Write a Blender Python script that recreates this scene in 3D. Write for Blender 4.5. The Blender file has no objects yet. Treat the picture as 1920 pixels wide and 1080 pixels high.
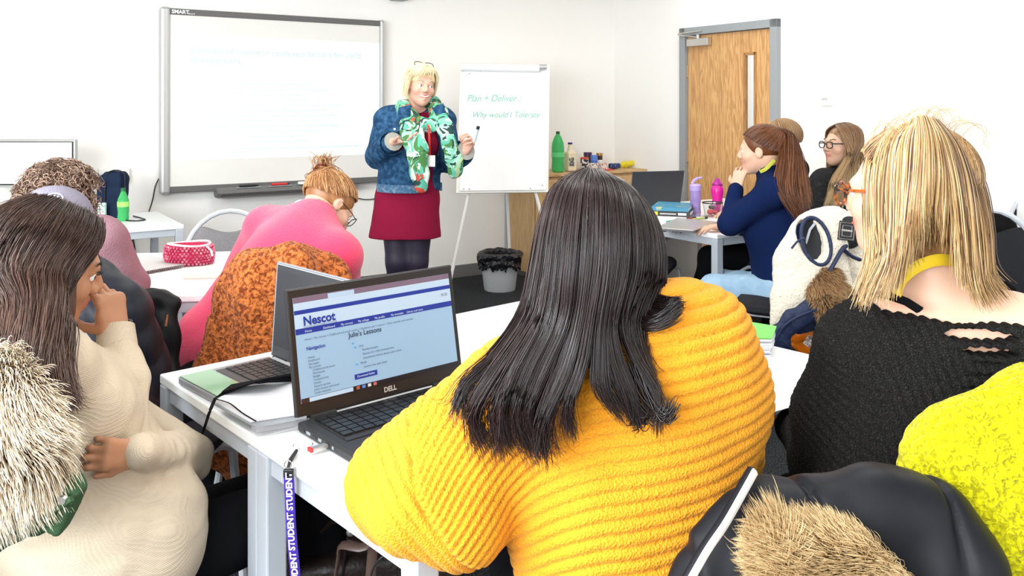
import bpy, bmesh, math, random
import numpy as np
from mathutils import Vector, Matrix
V = Vector
# ------------------------------------------------------------------ camera, world, lights
SC = bpy.context.scene
COL = SC.collection
F, H, HY = 1600.0, 1.42, 200.0
cam_d = bpy.data.cameras.new('camera'); cam = bpy.data.objects.new('camera', cam_d); COL.objects.link(cam)
cam.location = (0, 0, H); cam.rotation_euler = (math.pi/2, 0, 0)
cam_d.sensor_width = 36; cam_d.lens = 36*F/1920; cam_d.shift_y = -340/1920; cam_d.clip_start = 0.05
SC.camera = cam
SC.view_settings.view_transform = 'Standard'; SC.view_settings.look = 'None'
SC.view_settings.gamma = 1; SC.view_settings.use_curve_mapping = False
SC.view_settings.exposure = -0.42
world = bpy.data.worlds.new('world'); SC.world = world; world.use_nodes = True
world.node_tree.nodes['Background'].inputs[0].default_value = (0.85, 0.93, 1.0, 1)
world.node_tree.nodes['Background'].inputs[1].default_value = 1.5
YAW = math.atan2(.552, .834)
CORNER = V((.965, 8.05, 0))
RM = Matrix.Translation(CORNER) @ Matrix.Rotation(YAW, 4, 'Z')      # room frame: x along the back wall, y out through it, origin in the corner
def RP(x, y, z): return RM @ V((x, y, z))
def area(name, loc, target, sx, sy, power, color=(1,1,1)):
    l = bpy.data.lights.new(name, 'AREA'); l.shape = 'RECTANGLE'; l.size = sx; l.size_y = sy; l.energy = power; l.color = color
    o = bpy.data.objects.new(name, l); COL.objects.link(o); o.location = loc
    o.rotation_euler = (V(target)-V(loc)).to_track_quat('-Z', 'Y').to_euler(); return o
XL, YB = -7.6, -8.6                                                 # left wall and rear wall in the room frame
area('window_light_left', RP(XL+.12, -5.6, 1.75), RP(0, -5.0, 1.0), 4.6, 1.5, 520, (.90, .95, 1))
area('window_light_rear', RP(-4.6, YB+.12, 1.75), RP(-3.6, 0, 1.0), 4.8, 1.5, 70, (.94, .97, 1))
for i, (x, y) in enumerate([(-6, -2.2), (-3.6, -2.2), (-1.2, -2.2), (-6, -5), (-3.6, -5), (-1.2, -5)]):
    area('panel_light', RP(x, y, 2.69), RP(x, y, 0), 1.15, .55, 30, (1, .97, .92))

# ------------------------------------------------------------------ helpers
WM = {}                                                             # world matrix of every thing or part
def P(px, py, Y): return V(((px-960)/F*Y, Y, H-(py-HY)/F*Y))
def G(px, py, z):
    Y = (H-z)*F/(py-HY); return V(((px-960)/F*Y, Y, z))
def tag(o, label=None, cat=None, group=None, kind=None):
    if label: o['label'] = label
    if cat: o['category'] = cat
    if group: o['group'] = group
    if kind: o['kind'] = kind
    return o
def thing(name, label, cat, loc=(0,0,0), rz=0, group=None):
    o = bpy.data.objects.new(name, None); COL.objects.link(o); o.empty_display_size = .05
    o.location = loc; o.rotation_euler = (0, 0, rz)
    WM[o] = Matrix.Translation(V(loc)) @ Matrix.Rotation(rz, 4, 'Z')
    return tag(o, label, cat, group)
def link(name, me, mat, parent=None, world=True, smooth=True, bevel=0, label=None):
    o = bpy.data.objects.new(name, me); COL.objects.link(o)
    if mat is not None and len(me.materials) == 0: me.materials.append(mat)
    if parent is not None:
        o.parent = parent; WM[o] = WM[parent]
        if parent.type == 'MESH': pass
        if world: me.transform(WM[parent].inverted())
    else: WM[o] = Matrix.Identity(4)
    if smooth:
        me.polygons.foreach_set('use_smooth', [True]*len(me.polygons))
    if bevel:
        m = o.modifiers.new('bevel', 'BEVEL'); m.width = bevel; m.segments = 2; m.limit_method = 'ANGLE'; m.harden_normals = False
        me.polygons.foreach_set('use_smooth', [False]*len(me.polygons))
    if label: o['label'] = label
    me.update(); return o
class MB:
    def __init__(s): s.v = []; s.f = []; s.m = []
    def add(s, vs, fs, mi=0):
        n = len(s.v); s.v += [tuple(x) for x in vs]; s.f += [tuple(i+n for i in f) for f in fs]; s.m += [mi]*len(fs); return s
    def box(s, c, size, rot=None, mi=0):
        c = V(c); R = rot if rot is not None else Matrix.Identity(3)
        vs = [c + R @ V((sx*size[0]/2, sy*size[1]/2, sz*size[2]/2)) for sx in (-1,1) for sy in (-1,1) for sz in (-1,1)]
        return s.add(vs, [(0,1,3,2),(4,6,7,5),(0,4,5,1),(2,3,7,6),(0,2,6,4),(1,5,7,3)], mi)
    def tube(s, pts, r, n=8, closed=False, caps=True, flat=1.0, up=None, mi=0):
        pts = [V(p) for p in pts]; m = len(pts); rs = r if hasattr(r, '__len__') else [r]*m
        rings = []; prev = None
        for i, p in enumerate(pts):
            if closed: t = pts[(i+1) % m]-pts[i-1]
            else: t = pts[min(i+1, m-1)]-pts[max(i-1, 0)]
            t = t.normalized() if t.length > 1e-9 else V((0,0,1))
            if prev is None:
                a = V(up) if up is not None else (V((0,0,1)) if abs(t.z) < .9 else V((1,0,0)))
            else: a = prev
            a = a - t*a.dot(t)
            if a.length < 1e-6: a = V((1,0,0)) - t*t.x
            a.normalize(); prev = a; b = t.cross(a)
            rings.append([p + (a*math.cos(2*math.pi*k/n)*flat + b*math.sin(2*math.pi*k/n))*rs[i] for k in range(n)])
        vs = [q for rg in rings for q in rg]; fs = []
        for i in range(m if closed else m-1):
            j = (i+1) % m
            for k in range(n): fs.append((i*n+k, i*n+(k+1) % n, j*n+(k+1) % n, j*n+k))
        if not closed and caps: fs += [tuple(reversed(range(n))), tuple((m-1)*n+k for k in range(n))]
        return s.add(vs, fs, mi)
    def lathe(s, prof, c=(0,0,0), n=24, rot=None, mi=0, sx=1, sy=1):
        c = V(c); R = rot if rot is not None else Matrix.Identity(3)
        vs = [c + R @ V((r*math.cos(2*math.pi*k/n)*sx, r*math.sin(2*math.pi*k/n)*sy, z)) for r, z in prof for k in range(n)]
        fs = [(i*n+k, i*n+(k+1) % n, (i+1)*n+(k+1) % n, (i+1)*n+k) for i in range(len(prof)-1) for k in range(n)]
        if prof[0][0] > 1e-5: fs.append(tuple(reversed(range(n))))
        if prof[-1][0] > 1e-5: fs.append(tuple((len(prof)-1)*n+k for k in range(n)))
        return s.add(vs, fs, mi)
    def prism(s, poly, o, x, y, depth, mi=0):
        """poly (2-D) in the plane o + x*X + y*Y, thickened by depth along the normal"""
        o, x, y = V(o), V(x), V(y); nrm = x.cross(y).normalized(); m = len(poly)
        vs = [o + x*a + y*b for a, b in poly] + [o + x*a + y*b - nrm*depth for a, b in poly]
        fs = [tuple(range(m)), tuple(reversed(range(m, 2*m)))] + [(i, i+m, (i+1) % m+m, (i+1) % m) for i in range(m)]
        return s.add(vs, fs, mi)
    def mesh(s, name, mats=None):
        me = bpy.data.meshes.new(name); me.from_pydata(s.v, [], s.f)
        if mats:
            for x in mats: me.materials.append(x)
            me.polygons.foreach_set('material_index', s.m)
        me.update(); return me
    def build(s, name, mat, parent=None, **k):
        o = link(name, s.mesh(name), mat, parent, **k)
        if k.get('smooth', True) and not k.get('bevel', 0): o.data.set_sharp_from_angle(angle=.75)
        return o
def copy_tree(o, parent=None):
    c = o.copy(); COL.objects.link(c)
    if parent is not None: c.parent = parent
    for ch in list(o.children): copy_tree(ch, c)
    return c
def RZ(a): return Matrix.Rotation(a, 3, 'Z')
def basis(x, y, z): return Matrix((V(x), V(y), V(z))).transposed()
def grid_mesh(name, pts, nu, nv):
    """pts: array (nu, nv, 3) -> sheet"""
    idx = np.arange(nu*nv).reshape(nu, nv)
    f = np.stack([idx[:-1,:-1], idx[1:,:-1], idx[1:,1:], idx[:-1,1:]], -1).reshape(-1, 4)
    return np_mesh(name, np.asarray(pts).reshape(-1, 3), f)
def np_mesh(name, verts, faces):
    me = bpy.data.meshes.new(name); n = len(verts); m = len(faces); k = faces.shape[1]
    me.vertices.add(n); me.vertices.foreach_set('co', np.asarray(verts, np.float32).ravel())
    me.loops.add(m*k); me.loops.foreach_set('vertex_index', np.asarray(faces, np.int32).ravel())
    me.polygons.add(m); me.polygons.foreach_set('loop_start', np.arange(0, m*k, k, dtype=np.int32))
    me.polygons.foreach_set('loop_total', np.full(m, k, np.int32)); me.update(calc_edges=True); me.validate(); return me
def attr(me, name, arr):
    a = me.attributes.new(name, 'FLOAT', 'POINT'); a.data.foreach_set('value', np.asarray(arr, np.float32)); return me
def text(name, s, size, o, x, y, mat, parent=None, depth=0.0, align='LEFT', bold=0, stretch=1.0, shear=0):
    c = bpy.data.curves.new('txt', 'FONT'); c.body = s; c.size = size; c.extrude = depth; c.align_x = align; c.offset = bold; c.shear = shear
    c.resolution_u = 3
    t = bpy.data.objects.new('txt', c); COL.objects.link(t)
    dg = bpy.context.evaluated_depsgraph_get(); me = bpy.data.meshes.new_from_object(t.evaluated_get(dg), depsgraph=dg)
    bpy.data.objects.remove(t); bpy.data.curves.remove(c); me.name = name
    x, y = V(x).normalized(), V(y).normalized(); z = x.cross(y); M4 = basis(x*stretch, y, z).to_4x4(); M4.translation = V(o)
    me.transform(M4); me.materials.clear()
    return link(name, me, mat, parent, smooth=False)

# ------------------------------------------------------------------ materials
def _n(t, kind, **k):
    n = t.nodes.new(kind)
    for a, b in k.items():
        if a in n.inputs: n.inputs[a].default_value = b
        else: setattr(n, a, b)
    return n
def mat(name, col, rough=.6, metal=0, bump=None, var=None, emit=0, trans=0, sheen=0, coat=0, alpha=1, spec=.5, ior=1.45, sss=0):
    """bump=(scale, strength[, kind]); var=(scale, colour2[, lo, hi]) both in object space"""
    m = bpy.data.materials.new(name); m.use_nodes = True; t = m.node_tree; b = t.nodes['Principled BSDF']; L = t.links.new
    if rough >= .75 and spec == .5: spec = .12
    c = tuple(col)+(1,); b.inputs['Base Color'].default_value = c; b.inputs['Roughness'].default_value = rough; b.inputs['Metallic'].default_value = metal
    b.inputs['Transmission Weight'].default_value = trans; b.inputs['Alpha'].default_value = alpha; b.inputs['IOR'].default_value = ior
    b.inputs['Coat Weight'].default_value = coat; b.inputs['Specular IOR Level'].default_value = spec
    if sheen: b.inputs['Sheen Weight'].default_value = sheen; b.inputs['Sheen Roughness'].default_value = .5
    if sss: b.inputs['Subsurface Weight'].default_value = sss; b.inputs['Subsurface Radius'].default_value = (.02, .008, .004); b.inputs['Subsurface Scale'].default_value = .5
    if emit: b.inputs['Emission Color'].default_value = c; b.inputs['Emission Strength'].default_value = emit
    m.diffuse_color = c
    tc = _n(t, 'ShaderNodeTexCoord')
    if var:
        no = _n(t, 'ShaderNodeTexNoise', Scale=var[0], Detail=4.0); L(tc.outputs['Object'], no.inputs['Vector'])
        r = _n(t, 'ShaderNodeValToRGB'); r.color_ramp.elements[0].color = c; r.color_ramp.elements[1].color = tuple(var[1])+(1,)
        r.color_ramp.elements[0].position = var[2] if len(var) > 2 else .35; r.color_ramp.elements[1].position = var[3] if len(var) > 3 else .65
        L(no.outputs['Fac'], r.inputs['Fac']); L(r.outputs['Color'], b.inputs['Base Color'])
    if bump:
        kind = bump[2] if len(bump) > 2 else 'noise'
        if kind == 'noise': no = _n(t, 'ShaderNodeTexNoise', Scale=bump[0], Detail=3.0); out = no.outputs['Fac']
        elif kind == 'voronoi': no = _n(t, 'ShaderNodeTexVoronoi', Scale=bump[0]); out = no.outputs['Distance']
        elif kind == 'knit':                                         # rows of stitches: waves in two directions
            no = _n(t, 'ShaderNodeTexWave', Scale=bump[0], Distortion=1.2); no.bands_direction = 'Z'; out = no.outputs['Fac']
        L(tc.outputs['Object'], no.inputs['Vector'])
        bp = _n(t, 'ShaderNodeBump', Strength=bump[1], Distance=.01 if len(bump) < 4 else bump[3]); L(out, bp.inputs['Height']); L(bp.outputs['Normal'], b.inputs['Normal'])
    return m
def wood(name, c1, c2, rough=.45, axis='Z', scale=1.0):
    m = bpy.data.materials.new(name); m.use_nodes = True; t = m.node_tree; b = t.nodes['Principled BSDF']; L = t.links.new
    tc = _n(t, 'ShaderNodeTexCoord'); mp = _n(t, 'ShaderNodeMapping'); s = {'Z': (9, 9, .7), 'X': (.7, 9, 9)}[axis]; mp.inputs['Scale'].default_value = [k*scale for k in s]
    L(tc.outputs['Object'], mp.inputs['Vector'])
    n1 = _n(t, 'ShaderNodeTexNoise', Scale=2.2, Detail=3.0, Distortion=.6); L(mp.outputs['Vector'], n1.inputs['Vector'])
    mul = _n(t, 'ShaderNodeMath', operation='MULTIPLY'); mul.inputs[1].default_value = 16; L(n1.outputs['Fac'], mul.inputs[0])
    fr = _n(t, 'ShaderNodeMath', operation='PINGPONG'); fr.inputs[1].default_value = 1; L(mul.outputs[0], fr.inputs[0])
    n2 = _n(t, 'ShaderNodeTexNoise', Scale=26.0, Detail=4.0); L(mp.outputs['Vector'], n2.inputs['Vector'])
    mx = _n(t, 'ShaderNodeMath', operation='MULTIPLY_ADD'); mx.inputs[1].default_value = .55; L(fr.outputs[0], mx.inputs[0])
    m2 = _n(t, 'ShaderNodeMath', operation='MULTIPLY'); m2.inputs[1].default_value = .5; L(n2.outputs['Fac'], m2.inputs[0]); L(m2.outputs[0], mx.inputs[2])
    r = _n(t, 'ShaderNodeValToRGB'); r.color_ramp.elements[0].color = tuple(c1)+(1,); r.color_ramp.elements[1].color = tuple(c2)+(1,)
    r.color_ramp.elements[0].position = .15; r.color_ramp.elements[1].position = .8; L(mx.outputs[0], r.inputs['Fac']); L(r.outputs['Color'], b.inputs['Base Color'])
    b.inputs['Roughness'].default_value = rough; return m
def tone_mat(name, stops, rough=.45, spec=.5, attrn='tone', sheen=0, noise=0):
    """colour ramp over the per-vertex attribute 'tone' (the hairs' own colours)"""
    m = bpy.data.materials.new(name); m.use_nodes = True; t = m.node_tree; b = t.nodes['Principled BSDF']; L = t.links.new
    a = _n(t, 'ShaderNodeAttribute'); a.attribute_name = attrn; r = _n(t, 'ShaderNodeValToRGB'); cr = r.color_ramp
    while len(cr.elements) < len(stops): cr.elements.new(.5)
    for e, (p, c) in zip(cr.elements, stops): e.position = p; e.color = tuple(c)+(1,)
    L(a.outputs['Fac'], r.inputs['Fac']); L(r.outputs['Color'], b.inputs['Base Color'])
    b.inputs['Roughness'].default_value = rough; b.inputs['Specular IOR Level'].default_value = spec
    if sheen: b.inputs['Sheen Weight'].default_value = sheen
    return m
M = dict(
    wall=mat('wall_paint', (.92, .90, .86), .85), ceil=mat('ceiling_white', (.9, .9, .88), .9),
    carpet=mat('carpet', (.018, .019, .022), .95, bump=(300, .9, 'noise', .02), var=(160, (.12, .125, .135), .42, .68)),
    base=mat('skirting_grey', (.16, .16, .16), .5),
    oak=wood('oak_veneer', (.42, .20, .07), (.72, .42, .17)), oak2=wood('pale_oak', (.50, .29, .12), (.68, .45, .22), scale=1.3),
    grey=mat('grey_paint', (.30, .32, .33), .5), steel=mat('brushed_steel', (.6, .58, .55), .3, .9),
    white=mat('white_laminate', (.85, .86, .86), .35, coat=.2), frame=mat('table_frame_grey', (.45, .48, .52), .45), frame_d=mat('grey_metal', (.28, .30, .32), .4),
    plastic=mat('white_plastic', (.85, .84, .80), .4), dkgrey=mat('dark_grey_plastic', (.13, .125, .12), .5), silver=mat('silver_trim', (.5, .5, .49), .35, .4),
    black=mat('black_plastic', (.012, .012, .013), .45), blackfab=mat('black_fabric', (.006, .006, .007), .9, bump=(400, .4)),
    chairfab=mat('grey_chair_fabric', (.20, .19, .20), .95, bump=(500, .5), var=(300, (.30, .29, .30))),
    chairdark=mat('charcoal_chair_fabric', (.03, .03, .035), .95, bump=(500, .5)),
    chairframe=mat('chair_frame_paint', (.55, .58, .62), .4), chrome=mat('chrome', (.8, .8, .8), .12, 1),
    board=mat('board_surface', (.80, .78, .73), .35), slide=mat('projected_slide', (.86, .95, .94), .6, emit=.25),
    faint=mat('faint_slide_print', (.56, .66, .67), .7), faint2=mat('slide_title_print', (.58, .70, .71), .7), paper=mat('paper', (.9, .9, .9), .7),
    ink=mat('green_marker', (.20, .56, .42), .7), red=mat('red_plastic', (.6, .03, .03), .4), glass=mat('clear_glass', (.95, .97, .97), .05, trans=1),
    bag=mat('black_bin_liner', (.012, .012, .014), .25, bump=(22, .9, 'noise', .04)), bin=mat('grey_bin_plastic', (.52, .54, .56), .5),
    green=mat('green_bottle_plastic', (.10, .62, .20), .1, trans=.45, ior=1.2), greenl=mat('green_label', (.03, .42, .10), .35), greencap=mat('dark_green_cap', (.01, .12, .04), .4),
    leather=mat('dark_brown_leather', (.022, .014, .012), .4, bump=(60, .3)),
)
# ------------------------------------------------------------------ the room (built in the room frame, then placed by RM)
def room_obj(name, mb, m, kind='structure', parent=None, bevel=0, smooth=False):
    me = mb.mesh(name); me.transform(RM); o = link(name, me, m, parent, world=parent is not None, smooth=smooth, bevel=bevel)
    if parent is None: o['kind'] = kind
    return o
room_obj('floor', MB().box(((XL)/2, YB/2, -.05), (-XL+.4, -YB+.4, .1)), M['carpet'])
room_obj('ceiling', MB().box((XL/2, YB/2, 2.75), (-XL+.4, -YB+.4, .1)), M['ceil'])
room_obj('wall_back', MB().box((XL/2, .1, 1.35), (-XL+.4, .2, 2.7)), M['wall'])
# right wall with the door opening (x = 0 plane, y along it): door frame from y=-.904 to -1.928, top 2.08
DY0, DY1, DT = -.904, -1.928, 2.085
w = MB(); w.box((.1, DY0/2+.01, 1.35), (.2, -DY0+.02, 2.7)); w.box((.1, (DY1+YB)/2, 1.35), (.2, DY1-YB, 2.7)); w.box((.1, (DY0+DY1)/2, (DT+2.7)/2), (.2, DY0-DY1, 2.7-DT))
room_obj('wall_right', w, M['wall'])
def wall_with_windows(name, horiz):
    w = MB(); a0, a1 = (-8.6, 0) if not horiz else (XL, 0)
    ops = [(-7.9, -3.3)] if not horiz else [(-7.0, -2.2)]
    for (p, q) in ops:
        for lo, hi, z0, z1 in ((a0, p, 0, 2.7), (q, a1, 0, 2.7), (p, q, 0, 1.0), (p, q, 2.5, 2.7)):
            if not horiz: w.box((XL-.1, (lo+hi)/2, (z0+z1)/2), (.2, hi-lo, z1-z0))
            else: w.box(((lo+hi)/2, YB-.1, (z0+z1)/2), (hi-lo, .2, z1-z0))
    return room_obj(name, w, M['wall'])
wall_with_windows('wall_left', False); wall_with_windows('wall_rear', True)
def window(name, horiz, p, q):
    fr = MB(); n = 3; gl = MB()
    for k in range(n+1):
        a = p+(q-p)*k/n; c = (XL-.1, a, 1.75) if not horiz else (a, YB-.1, 1.75); fr.box(c, (.07, .06, 1.5) if not horiz else (.06, .07, 1.5))
    for z in (1.02, 2.48): fr.box((XL-.1, (p+q)/2, z) if not horiz else ((p+q)/2, YB-.1, z), (.07, q-p, .06) if not horiz else (q-p, .07, .06))
    o = room_obj(name, fr, M['plastic'])
    gl.box((XL-.1, (p+q)/2, 1.75) if not horiz else ((p+q)/2, YB-.1, 1.75), (.008, q-p-.05, 1.44) if not horiz else (q-p-.05, .008, 1.44))
    me = gl.mesh('pane'); me.transform(RM); link('pane', me, M['glass'], o, world=False, smooth=False)
window('window_1', False, -7.9, -3.3); window('window_2', True, -7.0, -2.2)
room_obj('baseboard_back', MB().box((XL/2, -.008, .05), (-XL, .016, .10)), M['base'])
bb = MB(); bb.box((-.008, DY0/2, .05), (.016, -DY0, .10)); bb.box((-.008, (DY1+YB)/2, .05), (.016, DY1-YB, .10)); room_obj('baseboard_right', bb, M['base'])
# vertical cable trunking on the back wall, at the left of the picture
room_obj('trim_1', MB().box((-5.16, -.012, 1.75), (.05, .024, 1.9)), M['plastic'], bevel=.004)
# door
dr = MB(); fw = .065
for y in (DY0-fw/2, DY1+fw/2): dr.box((.0, y, DT/2), (.10, fw, DT))
dr.box((.0, (DY0+DY1)/2, DT-fw/2), (.10, DY0-DY1, fw)); door = room_obj('door_1', dr, M['grey'], bevel=.003)
a, b = DY0-fw-.004, DY1+fw+.004; top = DT-fw-.005
vx0, vx1 = b+.155, b+.275; vz0, vz1 = .95, 1.83                     # vision panel
lf = MB()
for lo, hi, z0, z1 in ((vx1, a, 0.01, top), (b, vx0, .01, top), (vx0, vx1, vz1, top), (vx0, vx1, .01, vz0)): lf.box((.01, (lo+hi)/2, (z0+z1)/2), (.045, hi-lo, z1-z0))
room_obj('door_leaf', lf, M['oak'], parent=door)
bd = MB()
for y in (vx0+.008, vx1-.008): bd.box((-.012, y, (vz0+vz1)/2), (.016, .022, vz1-vz0+.03))
for z in (vz0-.004, vz1+.004): bd.box((-.012, (vx0+vx1)/2, z), (.016, vx1-vx0, .022))
room_obj('glazing_bead', bd, wood('bead_oak', (.30, .13, .04), (.5, .26, .09)), parent=door)
room_obj('vision_panel', MB().box((.015, (vx0+vx1)/2, (vz0+vz1)/2), (.006, vx1-vx0, vz1-vz0)), M['glass'], parent=door)
for z in (1.72, 1.0, .25): room_obj('hinge', MB().box((-.025, a+.004, z), (.02, .022, .10)), M['steel'], parent=door)
cl = thing('door_closer', 'silver overhead door closer with folding arm at the top of the oak door', 'door closer', RP(-.04, DY0-.2, 1.98), YAW)
cb = MB(); cb.box((-.045, DY0-.225, 1.955), (.05, .24, .065)); me = cb.mesh('closer_body'); me.transform(RM); link('closer_body', me, M['steel'], cl, bevel=.006)
ca = MB(); ca.tube([RP(-.06, DY0-.22, 1.995), RP(-.09, DY0-.03, 2.03)], .008, 6); ca.tube([RP(-.09, DY0-.03, 2.035), RP(-.055, DY0-.27, 2.045)], .007, 6); ca.build('closer_arm', M['steel'], cl)
ck = MB(); ck.lathe([(.016, 0), (.016, .03), (.006, .035)], RP(-.05, DY0-.22, 1.985), 12); ck.build('pivot', M['steel'], cl)
# a lit corridor wall beyond the vision panel
room_obj('wall_corridor', MB().box((1.6, -1.4, 1.35), (.1, 4, 2.7)), M['wall'])
room_obj('floor_corridor', MB().box((.9, -1.4, -.05), (1.4, 4, .1)), M['carpet']); room_obj('ceiling_corridor', MB().box((.9, -1.4, 2.75), (1.4, 4, .1)), M['ceil'])
area('corridor_light', RP(.85, -1.4, 2.6), RP(1.2, -1.4, 0), .6, 2.0, 60)
# small wall fittings
def wall_box(name, label, cat, x, y, z, sx, sz, depth, side, m=None, bev=.006):
    c = RP(x, y, z); t = thing(name, label, cat, c, YAW)
    d = MB(); d.box((x, y-depth/2, z) if side == 'back' else (x-depth/2, y, z), (sx, depth, sz) if side == 'back' else (depth, sx, sz))
    me = d.mesh('housing'); me.transform(RM); link('housing', me, m or M['plastic'], t, bevel=bev); return t
t = wall_box('alarm_box', 'small white switch box mounted on the wall right of the door', 'switch', 0, -2.34, 1.47, .085, .088, .035, 'right')
sl = MB(); sl.box((-.036, -2.34, 1.475), (.004, .045, .018)); me = sl.mesh('label_plate'); me.transform(RM); link('label_plate', me, mat('pale_grey_print', (.5, .5, .48)), t, smooth=False)
for dy in (-.03, .03):
    s = MB(); s.box((-.036, -2.34+dy, 1.47), (.004, .006, .006)); me = s.mesh('screw'); me.transform(RM); link('screw', me, M['steel'], t, smooth=False)
tt = wall_box('control_panel', 'white wall control plate on the trunking at the far left', 'switch', -5.235, 0, 1.435, .10, .155, .03, 'back')
kp = MB(); kp.box((-5.235, -.031, 1.43), (.042, .004, .092)); me = kp.mesh('keypad'); me.transform(RM); link('keypad', me, mat('cream_keys', (.62, .60, .54), .5), tt, bevel=.002)
for k in range(6):
    q = MB(); q.box((-5.235, -.034, 1.392+k*.0148), (.026, .004, .007)); me = q.mesh('button'); me.transform(RM); link('button', me, M['plastic'], tt, smooth=False)
for dz in (-.068, .068):
    s = MB(); s.box((-5.235, -.031, 1.435+dz), (.006, .004, .006)); me = s.mesh('screw'); me.transform(RM); link('screw', me, M['dkgrey'], tt, smooth=False)
def at_wall(px):                                                    # where a picture column meets the back wall (room-frame x)
    r = (px-960)/F; t_ = (r*6.72+1.04)/(.834-.552*r); return t_-2.404
tr = wall_box('socket_box', 'white twin socket box on the wall above the left desk', 'socket', at_wall(212), 0, .965, .19, .095, .035, 'back')
for dx in (-.045, .045):
    s = MB(); s.box((at_wall(212)+dx, -.037, .965), (.07, .006, .07)); me = s.mesh('socket_plate'); me.transform(RM); link('socket_plate', me, M['plastic'], tr, bevel=.003)
    for ox, oz in ((0, .02), (-.012, -.008), (.012, -.008)):
        s = MB(); s.box((at_wall(212)+dx+ox, -.041, .965+oz), (.005, .003, .008)); me = s.mesh('pin_hole'); me.transform(RM); link('pin_hole', me, M['dkgrey'], tr, smooth=False)
# bracket of the projector at the top edge of the picture
pb = thing('projector_bracket', 'grey projector arm base high above the interactive board', 'bracket', RP(at_wall(742), 0, 2.3), YAW)
s = MB(); s.box((at_wall(742), -.05, 2.34), (.13, .1, .16)); me = s.mesh('mount_plate'); me.transform(RM); link('mount_plate', me, M['frame_d'], pb, bevel=.01)
s = MB(); s.box((at_wall(742), -.5, 2.40), (.07, .9, .07)); me = s.mesh('arm'); me.transform(RM); link('arm', me, M['frame_d'], pb, bevel=.01)
s = MB(); s.box((at_wall(742), -1.0, 2.42), (.30, .24, .12)); me = s.mesh('projector_body'); me.transform(RM); link('projector_body', me, M['plastic'], pb, bevel=.02)
# ceiling light panels (out of frame, they light the room)
for x, y in [(-6, -2.2), (-3.6, -2.2), (-1.2, -2.2), (-6, -5), (-3.6, -5), (-1.2, -5)]:
    pass

# ------------------------------------------------------------------ interactive whiteboard
BX0, BX1 = at_wall(297), at_wall(713)                               # room-frame x of its outer edges
BZ1, BZ0 = 2.088, .835; BW = BX1-BX0
wb = thing('interactive_whiteboard', 'wide interactive whiteboard with a projected slide, silver side rails', 'whiteboard', RP((BX0+BX1)/2, 0, BZ0), YAW)
def rbox(parent, name, c, s, m, bevel=0, label=None):
    q = MB(); q.box(c, s); me = q.mesh(name); me.transform(RM); return link(name, me, m, parent, smooth=False, bevel=bevel, label=label)
cx = (BX0+BX1)/2; D = -.07
rbox(wb, 'writing_surface', (cx, D/2, (BZ0+BZ1)/2), (BW-.04, -D-.01, BZ1-BZ0-.04), M['board'])
rbox(wb, 'top_rail', (cx, D/2-.004, BZ1-.02), (BW-.02, -D, .042), M['dkgrey'], .004)
rbox(wb, 'bottom_rail', (cx, D/2-.004, BZ0+.02), (BW-.02, -D, .042), M['dkgrey'], .004)
for x in (BX0+.028, BX1-.020): rbox(wb, 'side_rail', (x, D/2-.010, (BZ0+BZ1)/2), (.062 if x < cx else .04, -D+.01, BZ1-BZ0+.02), M['silver'], .018)
sy = D-.0005; sz0, sz1 = BZ0+.215, BZ1-.175
rbox(wb, 'projected_slide', (cx+.012, sy+.004, (sz0+sz1)/2), (BW-.105, .002, sz1-sz0), M['slide'])
X3 = RM.to_3x3() @ V((1, 0, 0)); Z3 = V((0, 0, 1))
text('slide_title', 'Shortlist of common resilience factors for child\ndevelopment.', .066, RP(BX0+.19, sy+.001, sz1-.125), X3, Z3, M['faint2'], wb)
lines = ['Caring family, sensitive caregiving (nurturing family members)', 'Close relationships, emotional security, belonging (family cohesion, belonging)', 'Skilled parenting (skilled family management)', 'Agency, motivation to adapt (active coping, mastery)',
 'Problem-solving skills, planning, executive function (collaborative problem-solving, family flexibility)', 'Self-regulation skills, emotion regulation (co-regulation, balancing family needs)', 'Self-efficacy, positive view of the self or identity (positive views of family and family identity)',
 'Hope, faith, optimism (hope, faith, optimism, positive family outlook)', 'Meaning-making, belief life has meaning (coherence, family purpose, collective meaning-making)', 'Routines and rituals (family routines and rituals, family role organization)', 'Engagement in a well-functioning school', 'Connections with well-functioning communities']
for i, s in enumerate(lines):
    text('slide_line', s, .0255, RP(cx-.04, sy+.001, sz1-.34-i*.0375), X3, Z3, M['faint'], wb, align='CENTER')
text('slide_line', 'N.B. Promotive/protective factors from the child resilience literature with corresponding family factors\nin parentheses', .024, RP(BX0+.45, sy+.001, sz1-.80), X3, Z3, M['faint'], wb)
rbox(wb, 'slide_badge', (BX0+.20, sy+.003, sz0+.10), (.23, .002, .035), mat('slide_badge_pink', (.80, .80, .78), .7))
text('board_logo', 'SMART', .036, RP(BX0+.068, D-.0115, BZ1-.033), X3, Z3, M['paper'], wb, bold=.0012)
text('board_logo', 'Board', .018, RP(BX0+.175, D-.0115, BZ1-.036), X3, Z3, M['paper'], wb)
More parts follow.
